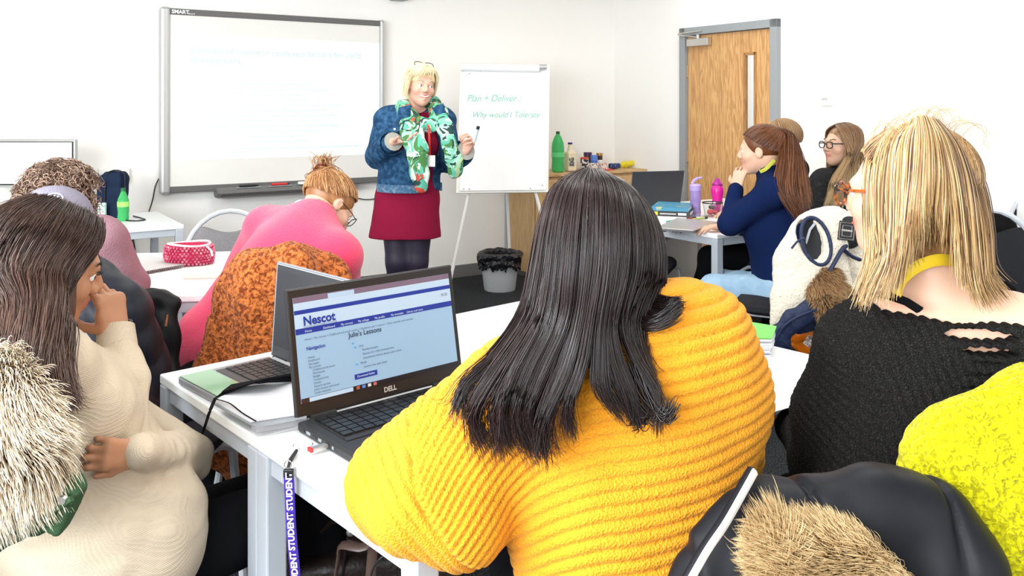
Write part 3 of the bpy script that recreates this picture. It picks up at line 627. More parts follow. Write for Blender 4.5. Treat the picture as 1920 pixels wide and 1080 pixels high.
class Head:
    """head frame: x = the person's right, y = forward, z = up; real size in metres"""
    def __init__(s, c, fwd, up=(0,0,1), size=1.0):
        s.c = np.array(c, float); f = V(fwd).normalized(); u = V(up); u = (u-f*u.dot(f)).normalized(); r = f.cross(u)
        s.R = np.array([list(r), list(f), list(u)]).T; s.s = size
    def __call__(s, x, y=None, z=None):
        p = np.array([x, y, z] if y is not None else x, float)*s.s; return s.c+s.R@p
    def outer(s, x, y, z, m=1.05):
        q = np.array([x/.089, (y+.026)/.105, (z-.036)/.091]); r = np.linalg.norm(q)
        if r < m and z > -.03: q *= m/r; x, y, z = q[0]*.089, q[1]*.105-.026, q[2]*.091+.036
        return s(x, y, z)
    def arr(s, a): return s.c+(np.asarray(a)*s.s)@s.R.T
    def build(s, B, mouth=0, k=.02, off=0, face=True):
        z = s.s; Rm = s.R
        E = lambda c, r, k_=k, sub=False: B.ell(s(c), np.array(r)*z+off, Rm, k_*z, sub)
        C = lambda a, b, ra, rb, k_=.012, sub=False: B.cap(s(a), s(b), ra*z, rb*z, k_*z, None, sub)
        E((0, -.018, .032), (.074, .094, .082)); E((0, .028, -.012), (.062, .062, .088)); E((0, .040, -.062), (.046, .042, .044), .03)
        C((0, .066, -.090), (0, .062, -.088), .020, .02, .03)                     # chin
        E((0, -.03, -.04), (.058, .060, .055), .03)
        if face:
            C((-.030, .078, .026), (.030, .078, .026), .012, .012, .014)          # brow
            for q in (-1, 1):
                E((q*.033, .094, .008), (.017, .013, .0075), .010, True)           # eye socket
                E((q*.040, .060, -.022), (.024, .024, .022), .02)                 # cheek
                C((q*.011, .094, -.020), (q*.013, .098, -.024), .008, .008, .006) # nostril wing
                C((q*.020, .0835, .0165), (q*.044, .077, .014), .0045, .004, .005)
                E((q*.077, -.004, -.004), (.009, .020, .031), .008); E((q*.084, .004, .002), (.006, .011, .016), .004, True)   # ear
            C((0, .086, .018), (0, .105, -.014), .007, .0095, .010); C((0, .102, -.018), (0, .099, -.021), .0095, .009, .006)  # nose
            w = .022+.012*mouth
            C((-w, .079-.006*mouth, -.050+.008*mouth), (0, .092, -.046), .005, .0065, .006); C((w, .079-.006*mouth, -.050+.008*mouth), (0, .092, -.046), .005, .0065, .006)
            C((-w*.85, .079-.004*mouth, -.053), (0, .090, -.060-.008*mouth), .005, .0075, .006); C((w*.85, .079-.004*mouth, -.053), (0, .090, -.060-.008*mouth), .005, .0075, .006)
            if mouth > .4: C((-.017, .092, -.052), (.017, .092, -.052), .005, .005, .004, True)
    def lip(s, v):
        """weight of lip and cheek colour at mesh points"""
        q = (v-s.c)@s.R/s.s; lp = np.exp(-((q[:, 0]/.026)**4+((q[:, 2]+.053)/.012)**4))*(q[:, 1] > .07)*(q[:, 1] < .102)
        ck = .22*np.exp(-(((np.abs(q[:, 0])-.042)/.02)**2+((q[:, 2]+.025)/.02)**2))*(q[:, 1] > .03)*(q[:, 1] < .088); return np.clip(np.maximum(lp, ck), 0, 1)
    def eyes(s, parent, gaze=(0, 1, 0), iris=(.12, .07, .03), white=.012):
        g = V(s.R@np.array(gaze, float)).normalized()
        for q in (-1, 1):
            c = V(s(q*.032, .0772, .008)); r = .0106*s.s
            o = MB().lathe([(r*math.sin(a), -r*math.cos(a)) for a in np.linspace(0.01, math.pi-.01, 10)], c, 14, rot=g.to_track_quat('Z', 'Y').to_matrix()).build('eye', M['eyewhite'], parent)
            m_ = MB(); Rg = g.to_track_quat('Z', 'Y').to_matrix(); a = .50
            m_.lathe([(r*1.02*math.sin(a), r*1.02*math.cos(a)), (r*1.03*math.sin(a*.5), r*1.03*math.cos(a*.5)), (.0001, r*1.04)], c, 12, rot=Rg).build('iris', mat('iris', iris, .15), o)
    def brows(s, parent, col, n=60, seed=1):
        rs = np.random.RandomState(seed)
        for q in (-1, 1):
            ps = []
            for i in range(n):
                u = rs.rand(); x = .016+.032*u; z = .030+.008*math.sin(u*2.6)+rs.normal()*.0015; p0 = np.array([q*x, .0915-.35*max(0, x-.02)-u*.003, z]); p1 = p0+np.array([q*.006, -.002, .001])
                ps.append([s(p0), s((p0+p1)/2+[0, .001, 0]), s(p1)])
            link('eyebrow', tubes('eyebrow', ps, .0008, rs.rand(n)), col, parent)
    def glasses(s, parent, m, w=.024, hgt=.018, z=.006, r=.0018, y=.104, temple=True, shift=0, rot=0, glass=True):
        """spectacles: front frame, bridge, temples, lenses as one part with sub-parts"""
        g = MB(); L_ = []
        for q in (-1, 1):
            ring = [V(s(q*.033+w*math.copysign(abs(math.cos(a))**.7, math.cos(a)), y-.012*abs(math.cos(a)) if False else y-.10*abs(q*.033+w*math.cos(a))**1.3, z+hgt*math.copysign(abs(math.sin(a))**.7, math.sin(a)))) for a in np.linspace(0, 2*math.pi, 20)[:-1]]
            g.tube(ring, r*s.s, 6, closed=True); L_.append(ring)
        g.tube([V(s(-.010, y, z+.004)), V(s(0, y+.002, z+.007)), V(s(.010, y, z+.004))], r*s.s, 6)
        fr = g.build('glasses', m, parent)
        for q in (-1, 1):
            if temple: MB().tube([V(s(q*.057, y-.006, z+.008)), V(s(q*.072, y-.05, z+.008)), V(s(q*.079, .0, z+.006)), V(s(q*.077, -.02, z-.012))], r*s.s, 6).build('temple', m, fr)
        for ring in L_:
            if glass:
                c = sum(ring, V((0,0,0)))/len(ring); q = MB(); q.add([c]+ring, [(0, i+1, (i+1) % len(ring)+1) for i in range(len(ring))]); q.build('lens', M['lens'], fr)
        return fr
    def hairline(s, rs, n, tie, deep=.55, front=.62, nape=-.55, jit=.05):
        """start directions spread between the hairline and the tie, for combed-back hair"""
        A = np.radians([0, 35, 62, 80, 100, 130, 180]); E = np.array([front, front*.9, .30, .0, -.30, -.50, nape]); out = []; tie = np.array(tie, float)
        for _ in range(n):
            a = rs.rand()*math.pi; e = np.interp(a, A, E); q = 1 if rs.rand() < .5 else -1; d = np.array([q*math.sin(a), math.cos(a), e]); d /= np.linalg.norm(d); t_ = tie+np.array([rs.normal(), rs.normal(), rs.normal()])*jit
            w = rs.rand()**1.8*deep; out.append((d*(1-w)+t_/np.linalg.norm(t_)*w, t_))
        return out
    def arcs(s, pairs, seg=10, lift=.012, rad=(.080, .100, .092), cen=(0, -.018, .030), jit=.002, seed=0, tails=None):
        """strands running over the skull from one direction to another; tails: extra points after the end"""
        rs = np.random.RandomState(seed); out = []; R_ = np.array(rad); c = np.array(cen)
        for i, (a, b) in enumerate(pairs):
            d = slerp(np.array(a, float), np.array(b, float), np.linspace(0, 1, seg)); h_ = 1+(lift+rs.rand()*jit)/.09*np.ones(seg); p = c+d*R_*h_[:, None]
            out.append(s.arr(p))
        return out
def jdict(**k): return {a: np.array(list(b), float) for a, b in k.items()}
def lerp(a, b, t): return a+(b-a)*t
def torso_frame(J):
    sd = J['shr']-J['shl']; sd /= np.linalg.norm(sd); up = J['neck']-J['pelvis']; up -= sd*(up@sd); up /= np.linalg.norm(up); return sd, np.cross(up, sd), up
def body(B, J, off=0, parts='torso neck arms legs', bust=.06, w=1.0, sleeve=None, hem=None, k=.04, leg_off=None, armr=None, ka=1.0):
    """torso, neck, arms and legs over the joints; off inflates them (for clothes)"""
    sd, fw, up = torso_frame(J); o = off; Rm = np.stack([sd, fw, up], 1); pelvis, chest, neck = J['pelvis'], J['chest'], J['neck']; waist = lerp(pelvis, chest, .5)
    if 'torso' in parts:
        B.cap(pelvis, waist, .158*w+o, .132*w+o, k, (fw, .72)); B.cap(waist, chest, .132*w+o, .148*w+o, k, (fw, .72)); B.cap(chest, lerp(chest, neck, .55), .148*w+o, .105*w+o, k, (fw, .70))
        B.cap(J['shl'], J['shr'], .048+o, .048+o, k)
        for sh in ('shl', 'shr'): B.cap(lerp(chest, neck, .75), J[sh], .062+o, .052+o, k); B.cap(lerp(neck, J['head'], .15), lerp(neck, J[sh], .75), .036+o*.6, .036+o, k)
        for q in (-1, 1):
            if bust: B.ell(chest+fw*(.085*w)+sd*q*.075*w-up*.01, (bust*1.1+o, bust+o, bust*1.05+o), Rm, .05)
            B.ell(pelvis-fw*.03+sd*q*.07, (.095*w+o, .10+o, .10+o), Rm, .05)
    if 'neck' in parts: B.cap(neck-up*.02, lerp(neck, J['head'], .62), .054+o, .050+o, .03)
    if 'arms' in parts:
        for a in 'lr':
            if 'el'+a not in J: continue
            ar = armr or (.050, .040, .026); sl = sleeve or (0, 0, 0)
            B.cap(J['sh'+a], J['el'+a], ar[0]+o+sl[0], ar[1]+o+sl[1], .03*ka)
            e, wv = J['el'+a], J['wr'+a]; B.cap(e, lerp(e, wv, .35), ar[1]+o+sl[1], ar[1]+.001+o+sl[1], .02); B.cap(lerp(e, wv, .35), wv, ar[1]+.001+o+sl[1], ar[2]+o+sl[2], .02)
    if 'legs' in parts:
        lo = off if leg_off is None else leg_off
        for a in 'lr':
            if 'kn'+a not in J: continue
            hp = J['hip'+a]; kn, an = J['kn'+a], J['an'+a]; B.cap(hp, kn, .088+lo, .060+lo, .04); B.cap(kn, lerp(kn, an, .35), .056+lo, .057+lo, .03); B.cap(lerp(kn, an, .35), an, .057+lo, .038+lo, .03)
    return sd, fw, up
def foot(B, an, d, off=0, k=.02):
    d = np.array(d, float); d[2] = 0; d /= np.linalg.norm(d); z = np.array([0, 0, 1.]); g = np.array([an[0], an[1], .035+off])
    B.cap(an, g-d*.03, .036+off, .036+off, k); B.cap(g-d*.04, g+d*.10, .034+off, .030+off, k, ); B.cap(g+d*.08-z*.005, g+d*.16-z*.008, .034+off, .024+off, k, (z, .8))
def hand(B, w, d, n, side=1, curl=(.5, .7, .5), thumb=(.8, .6, .3), size=1.0, spread=.12, k=.004, rfin=.0085, curls=None):
    """w wrist, d pointing direction, n the way the palm faces; side=+1 puts the thumb along n x d"""
    w = np.array(w, float); d = np.array(d, float); d /= np.linalg.norm(d); n = np.array(n, float); n -= d*(n@d); n /= np.linalg.norm(n); t = np.cross(n, d)*side; z = size; tips = []
    B.cap(w-d*.02*z, w+d*.02*z, .025*z, .026*z, .012, (n, .72))
    for q in (-.022, -.008, .008, .022): B.cap(w+d*.018*z+t*q*.8*z, w+d*.082*z+t*q*1.15*z, .0155*z, .0125*z, .010, (n, .85))
    B.cap(w+d*.02*z+t*.014*z+n*.006, w+d*.05*z+t*.026*z+n*.004, .016*z, .013*z, .01)
    Ls = [(.042, .026, .020), (.046, .029, .022), (.043, .027, .021), (.034, .021, .018)]
    for i in range(4):
        b = w+d*(.084-.004*abs(i-1.2))*z+t*(.031-.0205*i)*z; a = 0; dd = d*1.0+t*spread*(1.4-i); dd /= np.linalg.norm(dd); c_ = curls[i] if curls is not None else curl; r = rfin*z*(1 if i < 3 else .88)
        for j in range(3):
            a += c_[j]; v = dd*math.cos(a)+n*math.sin(a); e = b+v*Ls[i][j]*z; B.cap(b, e, r, r*.93, k if j else .007); b = e; r *= .95
        tips.append((b, v))
    b = w+d*.022*z+t*.026*z+n*.006*z; v = t*thumb[0]+d*thumb[1]+n*thumb[2]; v /= np.linalg.norm(v); e = b+v*.042*z; B.cap(b, e, .0125*z, .0105*z, .008)
    v2 = v*.8+d*.5+n*.25-t*.15; v2 /= np.linalg.norm(v2); e2 = e+v2*.034*z; B.cap(e, e2, .0105*z, .0085*z, .004); tips.append((e2, v2))
    return tips
def skin_obj(B, name, h, m, parent, hd=None, smooth=1):
    def dsp(v, n): return v, {'tone': hd.lip(v) if hd is not None else np.zeros(len(v))}
    return link(name, B.mesh(name, h, smooth, dsp), m, parent)
def folds(amp=.004, scale=7, seed=0, ax=None, extra=None):
    def dsp(v, n):
        p = v.copy()
        if ax is not None: p = p-np.outer(p@np.array(ax), np.array(ax))*.6
        d = amp*fbm(p, scale, seed)
        if extra is not None: d = d+extra(v)
        return v+n*d[:, None]
    return dsp
def base_tone(v, n): return v, {'tone': .34+.2*fbm(v*np.array([1, 1, .15]), 40, 1, 1)}
def skin(name, c, lips, rough=.45): return tone_mat(name, [(0, c), (.45, tuple(np.array(c)*.6+np.array(lips)*.4)), (1, lips)], rough, .4)
def fur(name, base, normals, length, rad, n, seed, mt, parent, dirv=(0, 0, -1), stray=.5, tone=(0, 1), seg=6, sides=3, lay=.5):
    """tufts growing from sampled surface points"""
    rs = np.random.RandomState(seed); i = rs.randint(0, len(base), n); p = base[i]+rs.normal(size=(n, 3))*.003; nn = normals[i]+rs.normal(size=(n, 3))*stray; dv = np.array(dirv, float)
    out = np.zeros((n, seg, 3)); L_ = length*(.6+.6*rs.rand(n)); q = p.copy(); clumpd = np.stack([fbm(p, 8, seed+j, 1) for j in range(3)], 1)
    for s_ in range(seg):
        out[:, s_] = q; t = s_/(seg-1); d = nn*(1-lay*t)+dv*lay*t*2+clumpd*.9; d /= np.linalg.norm(d, axis=1)[:, None]; q = q+d*(L_/(seg-1))[:, None]
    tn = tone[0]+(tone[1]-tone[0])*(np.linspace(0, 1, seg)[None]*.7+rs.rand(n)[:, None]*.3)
    return link(name, tubes(name, out, rad*(.6+.8*rs.rand(n)), tn, sides, taper=.08), mt, parent)
def mesh_pts(me_obj, cond=None, world=True):
    me = me_obj.data; n = len(me.vertices); v = np.zeros(n*3); me.vertices.foreach_get('co', v); v = v.reshape(-1, 3); nn = np.zeros(n*3); me.vertices.foreach_get('normal', nn); nn = nn.reshape(-1, 3)
    Wm = WM[me_obj]; v = v@np.array(Wm.to_3x3()).T+np.array(Wm.translation); nn = nn@np.array(Wm.to_3x3()).T
    if cond is not None: k = cond(v, nn); v, nn = v[k], nn[k]
    return v, nn
M['eyewhite'] = mat('eye_white', (.85, .84, .82), .15); M['lens'] = mat('lens_glass', (.98, .98, .98), .03, trans=1, ior=1.03, alpha=.35)
HAIR = dict(
    darkbrown=tone_mat('dark_brown_hair', [(0, (.006, .003, .003)), (.6, (.020, .009, .008)), (1, (.055, .028, .026))], .30, .45),
    brown=tone_mat('warm_brown_hair', [(0, (.022, .010, .007)), (.6, (.075, .036, .024)), (1, (.20, .11, .08))], .38, .5),
    auburn=tone_mat('auburn_hair', [(0, (.06, .018, .007)), (.6, (.20, .065, .02)), (1, (.45, .19, .06))], .4, .5),
    ginger=tone_mat('ginger_hair', [(0, (.14, .05, .015)), (.6, (.45, .20, .07)), (1, (.75, .45, .2))], .4, .5),
    curly=tone_mat('curly_brown_hair', [(0, (.05, .025, .015)), (.5, (.20, .11, .07)), (1, (.55, .38, .28))], .35, .5),
    blonde=tone_mat('blonde_hair', [(0, (.10, .05, .025)), (.35, (.32, .17, .07)), (.7, (.64, .40, .17)), (1, (.88, .70, .42))], .4, .5),
    ombre=tone_mat('brown_to_blonde_hair', [(0, (.07, .035, .018)), (.4, (.30, .16, .07)), (.75, (.72, .50, .26)), (1, (.9, .72, .42))], .4, .5),
    platinum=tone_mat('short_blonde_hair', [(0, (.42, .28, .12)), (.4, (.78, .62, .34)), (1, (.95, .86, .62))], .4, .5),
)
SKIN = dict(fair=skin('fair_skin', (.70, .42, .29), (.58, .18, .14)), tan=skin('tan_skin', (.45, .21, .11), (.45, .14, .10)), rosy=skin('rosy_skin', (.68, .38, .28), (.58, .14, .12)))
# ------------------------------------------------------------------ the standing teacher
def teacher():
    Y = 5.1; root = thing('person', 'standing woman in denim jacket, patterned green scarf and burgundy dress, smiling and holding a pen', 'person', (P(764, 400, Y).x, Y, 0))
    J = jdict(pelvis=P(764, 372, 5.12), chest=P(772, 268, 5.12), neck=P(779, 212, 5.14), head=P(789, 163, 5.06),
              shr=P(727, 226, 5.14), shl=P(829, 226, 5.12), elr=P(709, 292, 5.16), wrr=P(737, 266, 4.92), ell=P(842, 300, 5.12), wrl=P(873, 283, 4.93),
              hipr=P(742, 392, 5.12), hipl=P(786, 392, 5.12), knr=P(744, 490, 5.08), knl=P(782, 490, 5.10), anr=P(746, 614, 5.14), anl=P(780, 614, 5.14))
    hd = Head(J['head'], (.42, -.90, -.06), (.10, .05, 1), 1.0)
    B = Blob(); body(B, J, 0, bust=.066); hd.build(B, mouth=1.0)
    for a, x in (('r', -.04), ('l', .05)): foot(B, J['an'+a], (x*2, -1, 0))
    hand(B, J['wrr'], (.95, -.25, .12), (-.1, -.15, 1), side=-1, curl=(.25, .3, .2), size=.95, spread=.16, thumb=(.9, .5, .4))
    t_l = hand(B, J['wrl'], (.45, -.45, .75), (-.7, -.6, .1), side=1, curl=(.9, 1.2, .8), size=.95, thumb=(.4, .7, .8))
    skin_obj(B, 'body', .0042, SKIN['rosy'], root, hd)
    hd.eyes(root, gaze=(-.35, 1, .05), iris=(.05, .08, .10)); hd.brows(root, mat('light_brown_brow', (.40, .26, .15)), 34)
    tm = MB(); pts = [V(hd(x, .0905-abs(x)**1.5*2.4, -.054+abs(x)**1.4*1.6)) for x in np.linspace(-.024, .024, 9)]; tm.tube(pts, .0055, 6, flat=.9); tm.build('teeth', M['eyewhite'], root)
    # dress
    D = Blob(); body(D, J, .016, 'torso', bust=.066); zc = J['pelvis'][2]; hemz = P(0, 445, 5.1)[2]
    D.cap(J['pelvis'], (P(761, 432, 5.11)), .178, .200, .04, ((0, 1, 0), .68)); D.cap(P(761, 420, 5.11), P(759, 455, 5.11), .198, .222, .03, ((0, 1, 0), .68))
    D.box((P(760, 400, 5.1).x, 5.1, hemz-.3), (.5, .5, .30), rnd=0, k=.004, sub=True)
    D.cap(lerp(J['neck'], J['head'], .3), J['neck']+np.array([.03, -.08, .06]), .045, .06, .02, None, True)
    link('dress', D.mesh('dress', .0065, 1, folds(.005, 3.2, 3, (0, 0, 1))), mat('burgundy_crepe', (.24, .008, .038), .8, bump=(260, .25)), root)
    # tights
    T = Blob(); body(T, J, .005, 'legs')
    for a, x in (('r', -.04), ('l', .05)): foot(T, J['an'+a], (x*2, -1, 0), .006)
    link('tights', T.mesh('tights', .008), mat('dark_tights', (.030, .022, .045), .45, bump=(500, .15)), root)
    for a, x in (('r', -.04), ('l', .05)):
        s = Blob(); foot(s, J['an'+a]-np.array([0, 0, .02]), (x*2, -1, 0), .010); s.box((J['an'+a][0], 5.1, .25), (.2, .3, .14), rnd=0, k=.004, sub=True); link('shoe', s.mesh('shoe', .008), mat('black_shoe', (.01, .01, .01), .3), root)
    # denim jacket: open front, cropped hem at the waistband
    den = mat('blue_denim', (.014, .050, .115), .8, bump=(420, .35), var=(34, (.050, .14, .27), .42, .72)); seam = mat('denim_seam', (.20, .28, .36), .8)
    K = Blob(); body(K, J, .027, 'torso arms', bust=.058, sleeve=(.002, .008, .018), k=.04, ka=.3)
    K.cap(lerp(J['pelvis'], J['chest'], .35), J['chest'], .176, .182, .04, ((0, 1, 0), .72)); hz = P(0, 357, 5.1)[2]
    K.box((J['pelvis'][0], 5.1, hz-.3), (.4, .5, .30), rnd=0, k=.006, sub=True)
    K.box(P(803, 300, 4.88), (.052, .17, .42), RZ(.05), rnd=.01, k=.01, sub=True)                       # the open front
    K.cap(J['neck']+np.array([0, .03, -.06]), J['head'], .070, .075, .02, None, True)
    cuts = [(J['wrr'], J['wrr']-J['elr']), (J['wrl'], J['wrl']-J['ell'])]
    for c, d in cuts:
        d = d/np.linalg.norm(d); K.cap(c-d*.004, c+d*.2, .075, .075, .002, None, True)
    jk = link('denim_jacket', K.mesh('denim_jacket', .0058, 1, folds(.005, 6, 5)), den, root)
    for nm, (c, d) in zip(('cuff', 'cuff'), cuts):
        d = d/np.linalg.norm(d); MB().tube([V(c-d*.05), V(c-d*.002)], [.058, .056], 14).build('cuff', den, jk); MB().tube([V(c-d*.012+d*.02*math.cos(0)), V(c+d*.006)], [.056, .050], 14).build('frayed_edge', mat('frayed_cotton', (.42, .42, .38), .9, bump=(200, .8)), jk)
    def jl(pts, r=.0028, nm='seam'):                                  # stitched seams lying on the cloth
        MB().tube([P(x, y, z) for x, y, z in pts], r, 5).build(nm, seam, jk)
    # collar, pocket flap, buttons
    C2 = MB(); C2.prism([(0, 0), (.085, .035), (.095, .10), (.02, .085)], P(741, 229, 4.93), (1, -.1, 0), (0, -.1, 1), .012); C2.build('collar', den, jk, bevel=.003)
    C2 = MB(); C2.prism([(0, 0), (.030, .045), (.018, .10), (-.05, .07)], P(826, 226, 4.94), (1, .1, 0), (0, -.1, 1), .012); C2.build('collar', den, jk, bevel=.003)
    for x, y in ((738, 240), (743, 241)): pass
    MB().prism([(-.042, 0), (.042, 0), (.042, -.028), (0, -.048), (-.042, -.028)], P(740, 231+3, 4.945), (1, -.12, 0), (0, -.05, 1), .008).build('pocket_flap', den, jk, bevel=.002)
    MB().lathe([(.0001, .004), (.006, .004), (.007, 0)], P(740, 242, 4.935), 10, rot=Matrix.Rotation(math.pi/2, 3, 'X')).build('button', M['steel'], jk)
    hb = MB(); n = 28; rx, ry = .186, .150; cx_, cy_ = J['pelvis'][0]+.012, 5.12
    for ring_z, gw in ((hz+.028, 1.0),):
        angs = [math.radians(a) for a in np.linspace(-60+0, -60-300, n)]
        pts_o = [(cx_+rx*math.cos(a), cy_+ry*math.sin(a)) for a in angs]
        vs = []; 
        for (x, y), a in zip(pts_o, angs): ox, oy = math.cos(a)*.010, math.sin(a)*.010; vs += [(x+ox, y+oy, hz-.004), (x+ox, y+oy, hz+.042), (x-ox, y-oy, hz+.042), (x-ox, y-oy, hz-.004)]
        fs = [(4*i+j, 4*i+(j+1) % 4, 4*i+4+(j+1) % 4, 4*i+4+j) for i in range(n-1) for j in range(4)]+[(0, 1, 2, 3), (4*n-1, 4*n-2, 4*n-3, 4*n-4)]
        hb.add(vs, fs)
    hb.build('waistband', mat('worn_denim', (.07, .16, .28), .8, bump=(300, .6), var=(60, (.25, .35, .45), .45, .7)), jk)
    for y in (262, 286, 310, 336): MB().lathe([(.0001, .004), (.007, .004), (.008, 0)], P(777+ (y-262)*.02, y, 4.925), 10, rot=Matrix.Rotation(math.pi/2, 3, 'X')).build('button', mat('copper_button', (.5, .28, .16), .3, .8), jk)
    # scarf
    sc = Blob(); f_ = ((0, 1, .1), .42)
    sc.chain([P(756, 200, 5.12), P(762, 218, 4.98), P(776, 250, 4.90), P(783, 290, 4.87), P(788, 325, 4.87), P(790, 350, 4.88)], [.042, .052, .062, .058, .048, .038], .02, f_)
    sc.chain([P(770, 245, 4.90), P(774, 262, 4.88), P(786, 278, 4.87)], [.045, .055, .05], .02, f_)
    sc.chain([P(812, 196, 5.10), P(822, 214, 4.97), P(834, 240, 4.91), P(843, 270, 4.90), P(850, 300, 4.90), P(853, 318, 4.92)], [.040, .048, .042, .040, .046, .048], .02, f_)
    sc.chain([P(762, 212, 5.0), P(788, 232, 4.93), P(806, 236, 4.93), P(826, 214, 4.98)], [.036, .035, .035, .036], .02, f_)
    sc.chain([P(756, 200, 5.12), P(770, 198, 5.24), P(800, 196, 5.24), P(812, 196, 5.10)], .042, .02)
    sm = bpy.data.materials.new('leaf_print_scarf'); sm.use_nodes = True; t = sm.node_tree; b = t.nodes['Principled BSDF']; b.inputs['Roughness'].default_value = .8
    tc = _n(t, 'ShaderNodeTexCoord'); nz = _n(t, 'ShaderNodeTexNoise', Scale=9.0, Detail=2.0, Distortion=1.5); vo = _n(t, 'ShaderNodeTexVoronoi', Scale=17.0)
    t.links.new(tc.outputs['Object'], nz.inputs['Vector']); mx = _n(t, 'ShaderNodeMixRGB'); mx.inputs[0].default_value = .35; t.links.new(tc.outputs['Object'], mx.inputs[1]); t.links.new(nz.outputs['Color'], mx.inputs[2]); t.links.new(mx.outputs[0], vo.inputs['Vector'])
    sp = _n(t, 'ShaderNodeSeparateColor'); t.links.new(vo.outputs['Color'], sp.inputs[0]); r = _n(t, 'ShaderNodeValToRGB'); r.color_ramp.interpolation = 'CONSTANT'; cr = r.color_ramp
    cols = [(0, (.10, .42, .30)), (.22, (.35, .66, .50)), (.36, (.01, .05, .04)), (.54, (.18, .50, .34)), (.68, (.70, .75, .68)), (.78, (.06, .20, .05)), (.90, (.55, .06, .04)), (.94, (.45, .60, .30))]
    while len(cr.elements) < len(cols): cr.elements.new(.5)
    for e, (p_, c_) in zip(cr.elements, cols): e.position = p_; e.color = c_+(1,)
    t.links.new(sp.outputs[0], r.inputs['Fac']); t.links.new(r.outputs['Color'], b.inputs['Base Color'])
    link('scarf', sc.mesh('scarf', .0055, 0, folds(.011, 9, 9, (.15, 0, 1))), sm, root)
    # red lanyard and card
    ly = MB(); ly.tube([P(800, 222, 4.93), P(804, 240, 4.905), P(805, 262, 4.90), P(806, 292, 4.93)], .007, 6, flat=.4); ly.build('lanyard', mat('red_lanyard', (.65, .04, .03), .6), root)
    MB().box(P(807, 302, 4.90), (.055, .004, .065)).build('name_card', M['plastic'], root, bevel=.003)
    # short blonde hair
    rs = np.random.RandomState(4); pairs = []; tails = []
    hs = Blob(); hs.ell(hd(0, -.022, .040), np.array((.086, .104, .088)), hd.R, .02); hs.ell(hd(0, -.055, -.03), np.array((.078, .06, .07)), hd.R, .03); hs.ell(hd(0, .09, -.03), (.075, .075, .095), hd.R, .01, sub=True); hs.box(hd(0, .12, -.06), (.2, .10, .085), hd.R, .0, .01, sub=True)
    link('hair', hs.mesh('hair', .007, 1, base_tone), HAIR['platinum'], root)
    P_ = []; seg = 12; t = np.linspace(0, 1, seg)
    for i in range(2600):
        a = rs.rand()*2*math.pi; st = np.array([-.35+.10*rs.normal(), .05+.3*rs.rand(), 1.]); fr = math.sin(a)                 # fr>0 front
        low = np.array([math.cos(a), math.sin(a), -.05-.35*(rs.rand())*(1 if fr < .35 else .0)+(.62-.30*math.cos(a)+.16*rs.normal() if fr > .5 else 0)])
        d = slerp(st, low, t*(.9+.1*rs.rand())); h_ = 1.05+.10*rs.rand()+.05*np.sin(t*3.1); p = np.array((0, -.02, .035))+d*np.array((.086, .106, .090))*h_[:, None]
        if fr < .3: p[:, 2] -= np.maximum(0, t-.6)*(.16+.04*rs.rand()); p[:, :2] *= (1-.22*np.maximum(0, t-.75))[:, None]
        p += rs.normal(size=3)*.002; P_.append(hd.arr(p))
    tn = np.clip(.50+.5*rs.rand(len(P_)), 0, 1)
    link('hair_strands', tubes('hair_strands', P_, .0014, tn), HAIR['platinum'], root)
    hd2 = Head(hd(0, -.052, .088), hd.R@np.array([0, .80, .60]), hd.R@np.array([0, -.6, .8])); hd2.glasses(root, M['black'], y=.075, z=.0, w=.026, temple=False, r=.0022)
    for q in (-1, 1): MB().lathe([(.0001, -.008), (.006, 0), (.0001, .008)], V(hd(q*.083, -.004, -.045)), 10).build('earring', M['chrome'], root)
    # the pen
    tip = P(897, 237, 4.84); bot = P(889, 266, 4.86); pn = thing('marker_pen', 'pale marker pen with black end held up in the teacher\'s hand', 'pen', bot)
    MB().tube([V(bot), V(lerp(np.array(bot), np.array(tip), .85))], .009, 10).build('barrel', mat('pale_blue_barrel', (.55, .62, .68), .3), pn)
    MB().tube([V(lerp(np.array(bot), np.array(tip), .82)), V(tip)], .0095, 10).build('cap', M['black'], pn)
teacher()
